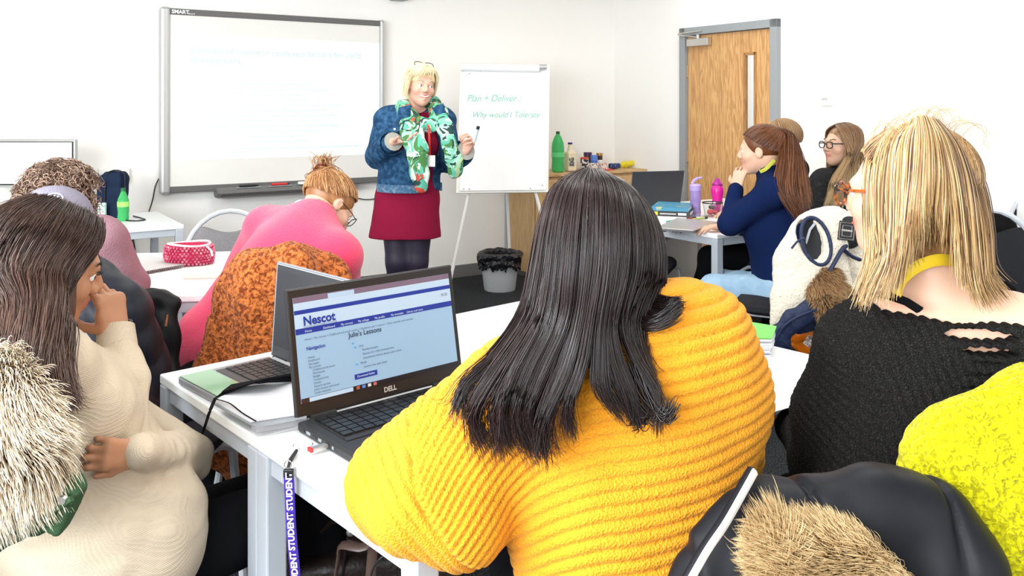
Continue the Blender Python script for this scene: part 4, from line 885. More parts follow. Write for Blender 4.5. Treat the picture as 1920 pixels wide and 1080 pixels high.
# ------------------------------------------------------------------ woman in the ribbed yellow jumper (foreground, seen from behind)
def yellow_woman():
    root = thing('person', 'seated woman with long dark brown hair and a ribbed mustard yellow jumper, seen from behind', 'person', (P(1160, 900, 1.42).x, 1.42, 0))
    J = jdict(pelvis=(.155, 1.46, .56), chest=P(1165, 830, 1.45), neck=P(1150, 588, 1.47), head=P(1118, 455, 1.52), shl=P(960, 735, 1.47), shr=P(1320, 655, 1.50),
              ell=P(775, 935, 1.50), wrl=P(835, 800, 1.74), elr=P(1350, 850, 1.66), wrr=P(1225, 770, 1.86), hipl=(.07, 1.50, .54), hipr=(.24, 1.50, .54),
              knl=(.02, 1.80, .50), knr=(.30, 1.86, .50), anl=(.02, 1.86, .09), anr=(.32, 1.92, .09))
    hd = Head(J['head'], (-.25, .95, -.12), (0, .12, 1), 1.05)
    B = Blob(); body(B, J, -.012, bust=.045); hd.build(B)
    for a in 'lr': foot(B, J['an'+a], (0, 1, 0))
    hand(B, J['wrl'], P(800, 770, 1.90)-P(835, 800, 1.74), (0, 0, -1), side=1, curl=(.3, .4, .3)); hand(B, J['wrr'], (-.6, .6, 0), (0, 0, -1), side=-1, curl=(.3, .4, .3))
    skin_obj(B, 'body', .008, SKIN['fair'], root, hd)
    hd.eyes(root)
    Lg = Blob(); body(Lg, J, .010, 'legs')
    for a in 'lr': Lg.cap(J['hip'+a], J['pelvis'], .10, .12, .04)
    link('trousers', Lg.mesh('trousers', .011), mat('black_trousers_a', (.005, .005, .006), .95), root)
    # jumper
    S = Blob(); fl = ((0, 1, 0), .66); Q = lambda x, y, z: P(x, y, z)
    S.cap(Q(1138, 1150, 1.40), Q(1165, 960, 1.45), .138, .190, .05, fl); S.cap(Q(1165, 960, 1.45), Q(1182, 800, 1.48), .190, .200, .05, fl)
    S.cap(Q(1178, 800, 1.48), Q(1185, 720, 1.49), .192, .184, .05, fl)
    S.cap(Q(1080, 720, 1.48), Q(1290, 670, 1.49), .110, .112, .06, ((0, 1, 0), .85)); S.cap(Q(960, 745, 1.47), Q(1120, 690, 1.48), .078, .10, .06)
    S.cap(Q(1290, 670, 1.49), Q(1338, 760, 1.50), .098, .100, .05, ((0, 1, 0), .8)); S.cap(Q(1130, 640, 1.49), Q(1320, 615, 1.50), .055, .060, .05)
    S.cap(Q(960, 745, 1.47), Q(870, 860, 1.46), .090, .110, .05); S.cap(Q(870, 860, 1.46), Q(790, 905, 1.48), .110, .105, .05)
    S.cap(Q(840, 925, 1.43), Q(864, 978, 1.395), .085, .058, .05); S.cap(Q(752, 905, 1.46), Q(850, 970, 1.41), .070, .058, .05); S.cap(Q(722, 915, 1.43), Q(775, 958, 1.365), .062, .056, .05); S.cap(Q(775, 958, 1.365), Q(858, 985, 1.36), .056, .055, .05)                    # sagging under-sleeve
    S.cap(Q(780, 905, 1.49), Q(835, 810, 1.70), .095, .055, .05)
    S.cap(Q(1338, 720, 1.52), J['elr'], .080, .075, .05); S.cap(J['elr'], J['wrr'], .070, .045, .04)
    S.cap(Q(1050, 640, 1.48), Q(1200, 615, 1.48), .055, .055, .06)
    S.cap(J['neck']+np.array([.015, .02, -.005]), J['head'], .063, .07, .015, None, True)
    ax_s = np.array(P(835, 905, 1.49))-np.array(P(955, 820, 1.47)); ax_s /= np.linalg.norm(ax_s)
    p_seam = np.array(P(868, 905, 1.47))
    def ribs(v, n):
        x, z = v[:, 0], v[:, 2]; sp = .0205
        xl = (x-P(1150, 0, 1.45).x)
        g = .13*xl + np.where(xl < 0, -.85*xl**2*1.0-.9*np.minimum(xl+.02, 0)**2*2.0, .10*xl**2)
        c_t = (z-g)/sp
        sea = (v-p_seam)@ax_s + .10*(z-p_seam[2])
        c_s = ((v-p_seam)@ax_s-.25*(v[:, 1]-p_seam[1]))/.0200
        on_s = sea > 0
        c = np.where(on_s, c_s, c_t); fr = np.abs((c % 1)-.5)*2; prof = 1-fr**2.6*1.0
        prof = np.sqrt(np.maximum(0, 1-fr**2.2)); amp = np.where(on_s, .0045, .0056)
        d = prof*np.where(on_s, .006, .0095)-.006; d -= .006*np.exp(-(sea/.005)**2)*(x < P(980, 0, 1.45).x)
        d += .006*fbm(v*np.array([1, 1, .5]), 4.5, 7)
        return v+n*d[:, None], {'rib': c, 'tone': fr}
    ym = bpy.data.materials.new('mustard_knit'); ym.use_nodes = True; t = ym.node_tree; b = t.nodes['Principled BSDF']; b.inputs['Base Color'].default_value = (.75, .285, .004, 1); b.inputs['Roughness'].default_value = .85
    b.inputs['Sheen Weight'].default_value = .25; b.inputs['Sheen Roughness'].default_value = .5; b.inputs['Sheen Tint'].default_value = (1, .75, .3, 1)
    tc = _n(t, 'ShaderNodeTexCoord'); vo = _n(t, 'ShaderNodeTexVoronoi', Scale=260.0); bp = _n(t, 'ShaderNodeBump', Strength=.6, Distance=.004)
    t.links.new(tc.outputs['Object'], vo.inputs['Vector']); t.links.new(vo.outputs['Distance'], bp.inputs['Height']); t.links.new(bp.outputs['Normal'], b.inputs['Normal'])
    link('jumper', S.mesh('jumper', .0031, 0, ribs), ym, root)
    col = MB(); c_ = J['neck']; pts = [V(c_)+V((.072*math.cos(a)+.022, .066*math.sin(a)+.015, .012*math.sin(a)+.008+.008*math.cos(a))) for a in np.linspace(0, 2*math.pi, 24)[:-1]]
    col.tube(pts, .013, 8, closed=True).build('collar', ym, root)
    # hair: skull cap and long curtain down the back
    hb = Blob(); Q2 = lambda x, y, z: P(x, y, z)
    hb.ell(hd(0, -.022, .032), (.077, .095, .089), hd.R, .03)
    hb.chain([Q2(1118, 440, 1.47), Q2(1112, 520, 1.42), Q2(1092, 590, 1.395), Q2(1075, 650, 1.375)], [.078, .080, .070, .040], .04, ((0, 1, 0), .55))
    hb.ell(hd(.0, .11, -.05), (.07, .07, .11), hd.R, .02, True)
    link('hair', hb.mesh('hair', .006, 1, base_tone), HAIR['darkbrown'], root)
    top = (1100, 318, 1.50)
    G_ = [  # rows of (px, py, Y) down the head, left to right; the parting lies left of centre
        [(1100, 320, 1.52), (1040, 352, 1.53), (1012, 420, 1.50), (998, 500, 1.46), (982, 580, 1.42), (930, 660, 1.38), (872, 710, 1.35), (852, 765, 1.34)],
        [(1098, 318, 1.50), (1046, 345, 1.46), (1022, 420, 1.42), (1008, 510, 1.39), (988, 600, 1.37), (930, 690, 1.34), (885, 770, 1.33), (905, 840, 1.325)],
        [(1100, 318, 1.48), (1064, 345, 1.42), (1044, 420, 1.37), (1034, 510, 1.35), (1020, 600, 1.34), (975, 690, 1.325), (950, 770, 1.315), (965, 845, 1.31)],
        [(1102, 318, 1.47), (1086, 345, 1.40), (1076, 420, 1.35), (1068, 510, 1.33), (1058, 600, 1.33), (1020, 690, 1.32), (990, 780, 1.31), (1020, 850, 1.305)],
        [(1108, 317, 1.47), (1112, 345, 1.39), (1112, 420, 1.345), (1106, 510, 1.33), (1092, 600, 1.325), (1070, 690, 1.315), (1030, 780, 1.305), (1020, 852, 1.30)],
        [(1118, 317, 1.47), (1136, 345, 1.40), (1144, 420, 1.35), (1140, 510, 1.335), (1124, 600, 1.33), (1120, 670, 1.32), (1122, 730, 1.31), (1165, 790, 1.305)],
        [(1124, 318, 1.48), (1164, 348, 1.42), (1180, 420, 1.37), (1178, 510, 1.355), (1158, 600, 1.345), (1176, 670, 1.335), (1215, 740, 1.32), (1215, 835, 1.31)],
        [(1128, 319, 1.50), (1186, 360, 1.46), (1212, 430, 1.42), (1214, 510, 1.40), (1186, 590, 1.38), (1196, 650, 1.365), (1222, 710, 1.34), (1240, 780, 1.325)],
        [(1130, 321, 1.52), (1204, 372, 1.50), (1236, 445, 1.46), (1238, 520, 1.45), (1222, 570, 1.43), (1206, 600, 1.42), (1200, 630, 1.40), (1205, 660, 1.39)],
        [(1132, 322, 1.54), (1212, 385, 1.55), (1243, 455, 1.53), (1243, 525, 1.52), (1230, 565, 1.50), (1212, 590, 1.47), (1205, 615, 1.45), (1208, 635, 1.43)],
    ]
    G_ = [[P(*p) for p in g] for g in G_]
    link('hair_strands', sheet(G_, 5600, .0008, 11, 26, .0022, 1.5, .003, .014, tone=(.0, .8), clump_w=.88, cut=(.80, 1.0), depth_j=.018), HAIR['darkbrown'], root)
    link('hair_lock', sheet([g[:] for g in G_[:5]], 900, .0008, 17, 24, .004, 1.3, .008, .015, tone=(.3, 1), clump_w=.95, cut=(.95, 1.06), depth_j=.004), HAIR['darkbrown'], root)
    # hair gathered over the right shoulder, under the curtain
    G2 = [[P(1190, 500, 1.50), P(1215, 545, 1.46), P(1245, 562, 1.42), P(1272, 566, 1.40)], [P(1170, 520, 1.47), P(1200, 575, 1.42), P(1240, 592, 1.39), P(1268, 572, 1.385)], [P(1160, 560, 1.44), P(1190, 600, 1.40), P(1222, 606, 1.38), P(1256, 588, 1.375)]]
    link('hair_strands', sheet(G2, 1600, .0013, 5, 14, .004, tone=(0, .5), depth_j=.02), HAIR['darkbrown'], root)
    G3 = [[P(1150, 680, 1.33), P(1160, 740, 1.315), P(1195, 790, 1.31), P(1205, 770, 1.31)], [P(1205, 700, 1.33), P(1226, 750, 1.32), P(1250, 778, 1.31), P(1264, 752, 1.31)], [P(1120, 640, 1.33), P(1140, 720, 1.315), P(1180, 785, 1.31), P(1150, 800, 1.31)]]
    link('hair_lock', sheet(G3, 150, .0015, 8, 18, .004, 2, .006, tone=(.1, .6), clump_w=.9), HAIR['darkbrown'], root)
yellow_woman()
# ------------------------------------------------------------------ woman in the cream waffle-knit jumper (left foreground, in profile)
def left_woman():
    root = thing('person', 'seated woman in cream waffle-knit jumper resting her mouth on her hand, long brown hair', 'person', (-.78, 1.70, 0))
    J = jdict(pelvis=P(215, 1010, 1.72), chest=P(95, 800, 1.64), neck=P(52, 640, 1.62), head=P(88, 500, 1.70), shr=P(105, 690, 1.54), shl=P(70, 670, 1.86),
              elr=P(225, 800, 1.72), wrr=P(218, 632, 1.80), ell=P(350, 860, 1.93), wrl=P(262, 848, 1.575), hipr=P(215, 1085, 1.70), hipl=P(240, 1050, 1.86),
              knr=P(590, 935, 1.98), knl=P(560, 905, 2.16), anr=(-.42, 2.05, .09), anl=(-.46, 2.24, .09))
    hd = Head(J['head'], (.80, .52, -.34), (.35, .1, .9), 1.0)
    B = Blob(); body(B, J, 0, bust=.055, armr=(.046, .038, .024)); hd.build(B)
    for a in 'lr': foot(B, J['an'+a], (1, .3, 0))
    d = np.array(P(205, 552, 1.81))-J['wrr']
    hand(B, J['wrr'], d, np.array([-.85, .35, .10]), side=-1, curls=[(.45, .85, .5), (.55, .95, .6), (.75, 1.0, .6), (.95, 1.05, .6)], size=.98, thumb=(.35, .35, .95), spread=.06)
    d2 = np.array(P(196, 852, 1.525))-J['wrl']
    hand(B, J['wrl'], d2, (.1, 1, -.25), side=-1, curls=[(.55, 1.0, .7), (.6, 1.0, .7), (.65, 1.05, .7), (.7, 1.05, .7)], size=.74, thumb=(.5, .9, .1), spread=.04)
    lo = None
    skin_obj(B, 'body', .0040, SKIN['tan'], root, hd)
    hd.eyes(root, gaze=(.45, 1, .05)); hd.brows(root, mat('dark_brow', (.02, .01, .008)), 140)
    ls = MB()
    lashes = []
    for i in range(16):
        x = .020+.026*i/15; lashes.append([hd(x, .0885-abs(x-.032)*.3, .016), hd(x, .094-abs(x-.032)*.3, .017), hd(x, .098-abs(x-.032)*.3, .021)])
    link('eyelashes', tubes('eyelashes', lashes, .0007, np.zeros(16)), M['black'], root)
    # rings and hair tie
    T = Blob(); body(T, J, .0, 'legs', leg_off=.004)
    T.cap(J['hipr'], J['hipl'], .08, .08, .05)
    for a in 'lr': pass
    link('leggings', T.mesh('leggings', .008, 1, folds(.003, 8, 2)), mat('black_leggings', (.004, .004, .005), .95), root)
    for a in 'lr':
        s = Blob(); foot(s, J['an'+a], (1, .3, 0), .010); link('boot', s.mesh('boot', .009), mat('black_boot', (.01, .01, .01), .5), root)
    S = Blob(); sd, fw, up = torso_frame(J); fl = (fw, .78)
    body(S, J, .010, 'torso', bust=.05)
    S.chain([P(100, 800, 1.66), P(140, 930, 1.68), P(200, 1020, 1.70)], [.165, .172, .175], .04, (sd, .90))
    S.cap(P(160, 985, 1.66), P(262, 990, 1.70), .150, .118, .05); S.cap(P(190, 1040, 1.64), P(255, 1035, 1.68), .12, .10, .05); S.cap(P(190, 930, 1.68), P(280, 940, 1.74), .12, .085, .05)
    S.cap(P(92, 702, 1.56), P(160, 760, 1.60), .074, .070, .03); S.cap(P(160, 760, 1.60), P(222, 806, 1.70), .068, .050, .015); S.cap(P(222, 806, 1.70), P(240, 715, 1.75), .050, .042, .004)
    S.cap(P(240, 715, 1.75), P(221, 640, 1.785), .042, .033, .006)
    S.cap(J['shl'], J['ell'], .062, .056, .03); S.cap(J['ell'], lerp(J['ell'], J['wrl'], 1.02), .055, .032, .012)
    dw = (J['wrr']-J['elr'])/np.linalg.norm(J['wrr']-J['elr']); S.cap(J['wrr']+dw*.02, J['wrr']+dw*.2, .06, .06, .003, None, True)
    S.cap(J['neck']+fw*.03, J['head'], .068, .06, .01, None, True)
    hemn = np.array([.80, .1, -.60]); hemn /= np.linalg.norm(hemn); hp = np.array(P(345, 930, 1.72))
    Rh = np.stack([np.cross([0, 1, 0], hemn), [0, 1, 0], hemn], 1)
    el, wr = J['elr'], J['wrr']; a1 = (el-J['shr'])/np.linalg.norm(el-J['shr'])
    def dsp(v, n):
        p = v@np.array([[1, 0, 0], [0, 1, 0], [0, 0, 1]]); dd = .003*fbm(p*np.array([1, 1, 1.6]), 5, 21)
        ds = (v-el)@a1; near = np.exp(-(np.linalg.norm(v-el, axis=1)/.13)**2); dd = dd+near*.004*np.sin(ds*150+3*fbm(v, 4, 3))
        q = (v-np.array(P(190, 900, 1.6)))@np.array([.4, .3, .86]); w = np.exp(-((v[:, 2]-P(0, 900, 1.65)[2])/.10)**2); dd += w*.004*np.sin(q*95+2.5*fbm(v, 3, 8))
        return v+n*dd[:, None]
    cm = bpy.data.materials.new('cream_waffle_knit'); cm.use_nodes = True; t = cm.node_tree; b = t.nodes['Principled BSDF']; b.inputs['Base Color'].default_value = (.60, .50, .37, 1); b.inputs['Roughness'].default_value = .9
    tc = _n(t, 'ShaderNodeTexCoord'); mp = _n(t, 'ShaderNodeMapping'); mp.inputs['Rotation'].default_value = (.2, .35, .6); t.links.new(tc.outputs['Object'], mp.inputs['Vector'])
    w1 = _n(t, 'ShaderNodeTexWave', Scale=100.0); w1.bands_direction = 'Z'; w2 = _n(t, 'ShaderNodeTexWave', Scale=100.0); w2.bands_direction = 'X'
    for w_ in (w1, w2): t.links.new(mp.outputs['Vector'], w_.inputs['Vector'])
    mu = _n(t, 'ShaderNodeMath', operation='MAXIMUM'); t.links.new(w1.outputs['Fac'], mu.inputs[0]); t.links.new(w2.outputs['Fac'], mu.inputs[1])
    bp = _n(t, 'ShaderNodeBump', Strength=.35, Distance=.0022); t.links.new(mu.outputs[0], bp.inputs['Height']); t.links.new(bp.outputs['Normal'], b.inputs['Normal'])
    jm = link('jumper', S.mesh('jumper', .0045, 1, dsp), cm, root)
    MB().tube([V(J['wrr']-dw*.060), V(J['wrr']-dw*.02), V(J['wrr']+dw*.022)], [.043, .041, .037], 18).build('cuff', cm, jm)
    MB().tube([V(J['wrr']+dw*.028+V((.031*math.cos(a), .031*math.sin(a)*.9, .004*math.cos(a)))) for a in np.linspace(0, 6.283, 20)[:-1]], .003, 6, closed=True).build('hair_tie', M['black'], root)
    gold = mat('gold_ring', (.8, .5, .15), .2, 1)
    k1 = P(178, 540, 1.815); MB().tube([V(k1)+V((.0105*math.cos(a), .008*math.sin(a), .004*math.cos(a)+.003)) for a in np.linspace(0, 6.283, 16)[:-1]], .0018, 6, closed=True).build('ring', gold, root)
    # hair
    hb = Blob(); hb.ell(hd(0, -.026, .036), (.088, .104, .090), hd.R, .03); hb.ell(hd(.0, .10, -.06), (.10, .075, .11), hd.R, .015, True)
    hb.chain([hd(.0, -.05, 0), P(45, 580, 1.64), P(35, 680, 1.56), P(40, 740, 1.52)], [.088, .082, .06, .03], .04, ((0, 1, 0), .8))
    link('hair', hb.mesh('hair', .006, 1, base_tone), HAIR['brown'], root)
    rw = [  # front (right in the picture) to back (left)
        [hd.outer(-.01, .066, .110), hd.outer(.050, .070, .078), hd.outer(.082, .050, .020), hd.outer(.086, .034, -.045), P(140, 610, 1.56), P(134, 670, 1.46), P(142, 720, 1.42), P(148, 760, 1.41)],
        [hd.outer(-.01, .048, .118), hd.outer(.058, .040, .088), hd.outer(.090, .020, .020), P(116, 560, 1.55), P(108, 625, 1.47), P(98, 680, 1.43), P(104, 725, 1.41), P(118, 765, 1.40)],
        [hd.outer(-.01, .020, .126), hd.outer(.062, .010, .096), hd.outer(.096, -.010, .020), P(84, 560, 1.53), P(76, 625, 1.46), P(64, 680, 1.42), P(60, 725, 1.40), P(72, 760, 1.39)],
        [hd.outer(-.01, -.020, .128), hd.outer(.058, -.045, .090), hd.outer(.088, -.060, .010), P(48, 560, 1.53), P(40, 625, 1.46), P(30, 680, 1.43), P(24, 720, 1.41), P(24, 750, 1.40)],
        [hd.outer(-.01, -.045, .122), hd.outer(.040, -.085, .080), hd.outer(.058, -.108, .0), P(10, 560, 1.57), P(2, 640, 1.49), P(-6, 690, 1.45), P(-12, 725, 1.43), P(-15, 750, 1.42)],
        [hd.outer(-.01, -.060, .115), hd.outer(.0, -.110, .060), hd.outer(.0, -.125, -.01), P(-20, 560, 1.66), P(-30, 640, 1.62), P(-30, 700, 1.58), P(-32, 735, 1.56), P(-35, 770, 1.55)],
        [hd.outer(-.02, -.062, .112), hd.outer(-.045, -.105, .050), hd.outer(-.060, -.115, -.02), P(-50, 560, 1.74), P(-60, 640, 1.70), P(-60, 700, 1.66), P(-62, 735, 1.64), P(-65, 770, 1.62)],
    ]
    link('hair_strands', sheet(rw, 5600, .0008, 3, 26, .003, 1.5, .008, .02, tone=(.0, .6), tone_len=.35, wav=9, cut=(.88, 1.02), depth_j=.012), HAIR['brown'], root)
    # the far side of the parting, combed over the forehead edge
    rw2 = [[hd.outer(-.01, .058, .112), hd.outer(-.045, .060, .085), hd.outer(-.075, .040, .030), hd.outer(-.082, .01, -.05)], [hd.outer(-.01, .0, .126), hd.outer(-.058, .0, .095), hd.outer(-.090, -.01, .02), hd.outer(-.085, -.03, -.08)], [hd.outer(-.01, -.05, .118), hd.outer(-.04, -.09, .07), hd.outer(-.06, -.11, 0), hd.outer(-.06, -.09, -.08)]]
    link('hair_strands', sheet(rw2, 1300, .0009, 4, 14, .002, tone=(0, .5)), HAIR['brown'], root)
left_woman()
# ------------------------------------------------------------------ blonde woman in the black jumper (right, seen from behind)
def blonde_woman():
    root = thing('person', 'seated blonde woman in a slashed black chunky jumper, tortoiseshell glasses, seen from behind', 'person', (.78, 1.58, 0))
    J = jdict(pelvis=(.76, 1.60, .56), chest=P(1745, 800, 1.60), neck=P(1762, 545, 1.60), head=P(1694, 368, 1.62), shl=P(1614, 645, 1.62), shr=P(1905, 615, 1.54),
              ell=P(1548, 855, 1.72), wrl=P(1490, 800, 1.98), elr=P(1900, 860, 1.68), wrr=P(1780, 820, 1.95), hipl=(.67, 1.64, .54), hipr=(.85, 1.62, .54),
              knl=(.66, 1.96, .50), knr=(.92, 1.92, .50), anl=(.66, 2.0, .09), anr=(.94, 2.0, .09))
    hd = Head(J['head'], (-.72, .68, -.05), (0, 0, 1), 1.0)
    B = Blob(); body(B, J, 0, bust=.05, parts='neck arms legs torso'); hd.build(B)
    for a in 'lr': foot(B, J['an'+a], (-.3, 1, 0))
    hand(B, J['wrl'], (-.3, 1, .0), (0, 0, -1), side=1, curl=(.3, .4, .3)); hand(B, J['wrr'], (-.6, .6, .1), (0, 0, -1), side=-1, curl=(.3, .4, .3))
    skin_obj(B, 'body', .0065, SKIN['fair'], root, hd); hd.eyes(root)
    Lg = Blob(); body(Lg, J, .010, 'legs')
    link('trousers', Lg.mesh('trousers', .011), mat('black_trousers_b', (.005, .005, .006), .95), root)
    S = Blob(); body(S, J, .022, 'torso', bust=.05); fl = ((0, 1, 0), .68)
    S.cap(P(1740, 1120, 1.52), P(1745, 760, 1.60), .205, .200, .05, fl)
    S.cap(P(1618, 665, 1.62), P(1570, 780, 1.66), .070, .076, .05); S.cap(P(1570, 780, 1.66), P(1550, 880, 1.72), .076, .066, .05); S.cap(J['ell'], J['wrl'], .062, .042, .04)
    S.cap(P(1885, 655, 1.54), P(1915, 760, 1.6), .088, .085, .05); S.cap(P(1915, 760, 1.6), J['elr'], .085, .07, .05); S.cap(J['elr'], J['wrr'], .062, .042, .04)
    # wide boat neck
    S.box(P(1768, 480, 1.60), (.118, .20, .078), RZ(0), rnd=.02, k=.02, sub=True)
    slits = [(1815, 588, .076, .014), (1824, 619, .062, .0095), (1832, 646, .048, .0075)]
    for x, y, hw, hh in slits: S.ell(P(x, y, 1.52), (hw, .10, hh), Matrix.Rotation(-.03, 3, 'Y'), .004, True)
    for i, (x, y, hw) in enumerate(((1835, 668, .05), (1838, 690, .045), (1840, 712, .042), (1842, 734, .038))): S.ell(P(x, y, 1.455), (hw, .026, .0045), Matrix.Rotation(-.03, 3, 'Y'), .003, True)
    def knit(v, n):
        sl = v[:, 0] < P(1600, 0, 1.6).x
        arm = (v-J['shl'])@((J['ell']-J['shl'])/np.linalg.norm(J['ell']-J['shl'])); ang = v[:, 0]*.95+v[:, 1]*.3
        c = np.where(arm*sl > 0, arm, (v[:, 2]*.25+v[:, 0]*.97))/.0165; z = np.where(arm*sl > 0, v[:, 0]-v[:, 1], v[:, 2])/.009
        d = .0050*np.abs(np.sin(c*math.pi))+.0008*np.sin(z*2*math.pi)+.004*fbm(v, 5, 4)-.004
        return v+n*d[:, None]
    link('jumper', S.mesh('jumper', .0040, 0, knit), mat('black_chunky_knit', (.010, .0095, .009), .95, bump=(300, .7), var=(420, (.045, .043, .040), .50, .75)), root)
    st = MB(); st.tube([P(1632, 545, 1.585), P(1665, 553, 1.535), P(1700, 566, 1.522), P(1725, 582, 1.52)], .010, 6, flat=.4, up=(0, -1, 0)); st.build('strap', M['blackfab'], root)
    ly = MB(); pts = [P(1680, 552, 1.52), P(1690, 525, 1.53), P(1715, 503, 1.53), P(1745, 490, 1.53), P(1772, 487, 1.535), P(1790, 492, 1.56), P(1800, 500, 1.60)]; pts = [V(p) for p in cat(pts, 20)]
    ly.tube(pts, .0105, 8, flat=.18, up=(0, -1, 0)); lo_ = ly.build('lanyard', mat('yellow_lanyard', (.85, .58, .02), .6), root)
    # glasses
    hd.glasses(root, mat('tortoiseshell', (.35, .09, .015), .15, var=(60, (.02, .008, .005), .45, .55)), w=.026, hgt=.021, r=.0032, y=.108)
    # hair
    hb = Blob(); hb.ell(hd(0, -.028, .036), (.080, .098, .089), hd.R, .03); hb.ell(hd(0, .125, -.03), (.10, .10, .14), hd.R, .02, True)
    hb.chain([P(1745, 350, 1.58), P(1750, 410, 1.57), P(1752, 455, 1.575)], [.090, .068, .03], .04, ((0, 1, 0), .7))
    ho = Blob()
    link('hair', hb.mesh('hair', .006, 1, base_tone), HAIR['blonde'], root)
    rs = np.random.RandomState(2)
    T0 = (1720, 232, 1.56)
    O_ = [  # outer layer, left to right in the picture
        [(1735, 240, 1.62), (1660, 250, 1.66), (1624, 300, 1.64), (1622, 400, 1.61), (1626, 480, 1.56), (1618, 530, 1.53), (1608, 565, 1.52)],
        [(1725, 226, 1.58), (1668, 250, 1.58), (1645, 320, 1.56), (1646, 420, 1.53), (1655, 480, 1.505), (1640, 530, 1.50), (1632, 556, 1.50)],
        [(1718, 222, 1.56), (1688, 262, 1.52), (1682, 340, 1.49), (1682, 420, 1.475), (1678, 480, 1.47), (1668, 520, 1.475), (1662, 548, 1.48)],
        [(1715, 222, 1.54), (1710, 262, 1.49), (1706, 340, 1.46), (1700, 400, 1.46), (1698, 440, 1.47), (1692, 470, 1.48), (1684, 515, 1.49)],
        [(1720, 218, 1.53), (1726, 262, 1.47), (1724, 330, 1.45), (1722, 380, 1.45), (1722, 410, 1.46), (1724, 435, 1.48), (1720, 475, 1.50)],
        [(1730, 218, 1.53), (1745, 258, 1.47), (1752, 320, 1.45), (1750, 370, 1.46), (1748, 400, 1.47), (1748, 425, 1.49), (1746, 455, 1.50)],
        [(1742, 222, 1.53), (1766, 262, 1.48), (1782, 320, 1.46), (1792, 380, 1.46), (1796, 430, 1.47), (1800, 480, 1.48), (1805, 520, 1.48)],
        [(1752, 226, 1.54), (1785, 268, 1.50), (1806, 330, 1.48), (1814, 400, 1.47), (1818, 470, 1.475), (1822, 520, 1.475), (1835, 565, 1.48)],
        [(1758, 234, 1.56), (1800, 285, 1.54), (1822, 350, 1.51), (1838, 420, 1.50), (1842, 480, 1.495), (1842, 520, 1.495), (1862, 555, 1.49)],
        [(1758, 240, 1.58), (1812, 290, 1.60), (1842, 360, 1.57), (1850, 440, 1.54), (1848, 490, 1.53), (1856, 520, 1.52), (1880, 548, 1.51)],
    ]
    O_ = [[P(*p) for p in g] for g in O_]
    link('hair_strands', sheet(O_[:4], 1500, .0008, 6, 22, .0028, 1.4, .006, tone=(-.15, .8), tone_len=.25, clump_w=.7, cut=(.8, 1.04), depth_j=.016), HAIR['blonde'], root)
    link('hair_strands', sheet(O_[3:7], 260, .0008, 7, 22, .003, 2.4, .006, tone=(.1, .9), tone_len=.2, clump_w=.92, cut=(.6, 1.04), depth_j=.016), HAIR['blonde'], root)
    link('hair_strands', sheet(O_[6:], 1000, .0008, 8, 22, .0028, 1.4, .006, tone=(-.3, .7), tone_len=.25, clump_w=.7, cut=(.8, 1.04), depth_j=.016), HAIR['blonde'], root)
    link('hair_lock', sheet(O_[:4], 350, .0010, 26, 20, .004, 1.3, .008, tone=(.55, 1), clump_w=.8, cut=(.9, 1.04), depth_j=.003), HAIR['blonde'], root)
    link('hair_lock', sheet(O_[6:], 260, .0010, 27, 20, .004, 1.3, .010, tone=(.45, .95), clump_w=.8, cut=(.9, 1.05), depth_j=.003), HAIR['blonde'], root)
    prs = hd.hairline(rs, 2600, (0, -.40, .88), nape=-.3)
    link('hair_strands', tubes('hair_strands', hd.arcs(prs, 12, .004, (.086, .103, .092), (0, -.026, .036), .006, 3), .0009, .0+.75*rs.rand(len(prs)), taper=.9), HAIR['blonde'], root)
    I_ = [[P(1700, 330, 1.50), P(1690, 420, 1.50), P(1686, 490, 1.51)], [P(1740, 330, 1.49), P(1740, 400, 1.50), P(1738, 450, 1.53)], [P(1800, 330, 1.50), P(1802, 410, 1.51), P(1804, 470, 1.53)]]
    link('hair_strands', sheet(I_, 1400, .0010, 9, 14, .004, 1.5, .010, tone=(0, .45)), HAIR['blonde'], root)
    # loose flyaway hairs over the crown
    fly = []
    for i in range(36):
        a = rs.rand(); x = 1650+170*a; top_ = 238-34*math.sin(a*math.pi); fly.append(cat([P(x-25+rs.normal()*8, top_+30, 1.56), P(x, top_+rs.normal()*4, 1.54), P(x+30+rs.normal()*9, top_+12+rs.normal()*9, 1.53), P(x+55+rs.normal()*14, top_+60+rs.normal()*18, 1.51)], 10))
    link('hair_strands', tubes('hair_strands', fly, .0006, .5+.5*rs.rand(36)), HAIR['blonde'], root)
    sc_ = MB(); sc_.tube([P(1700+8*math.cos(a)*1.0, 262, 1.5) for a in (0, 1)], .001, 3)
blonde_woman()
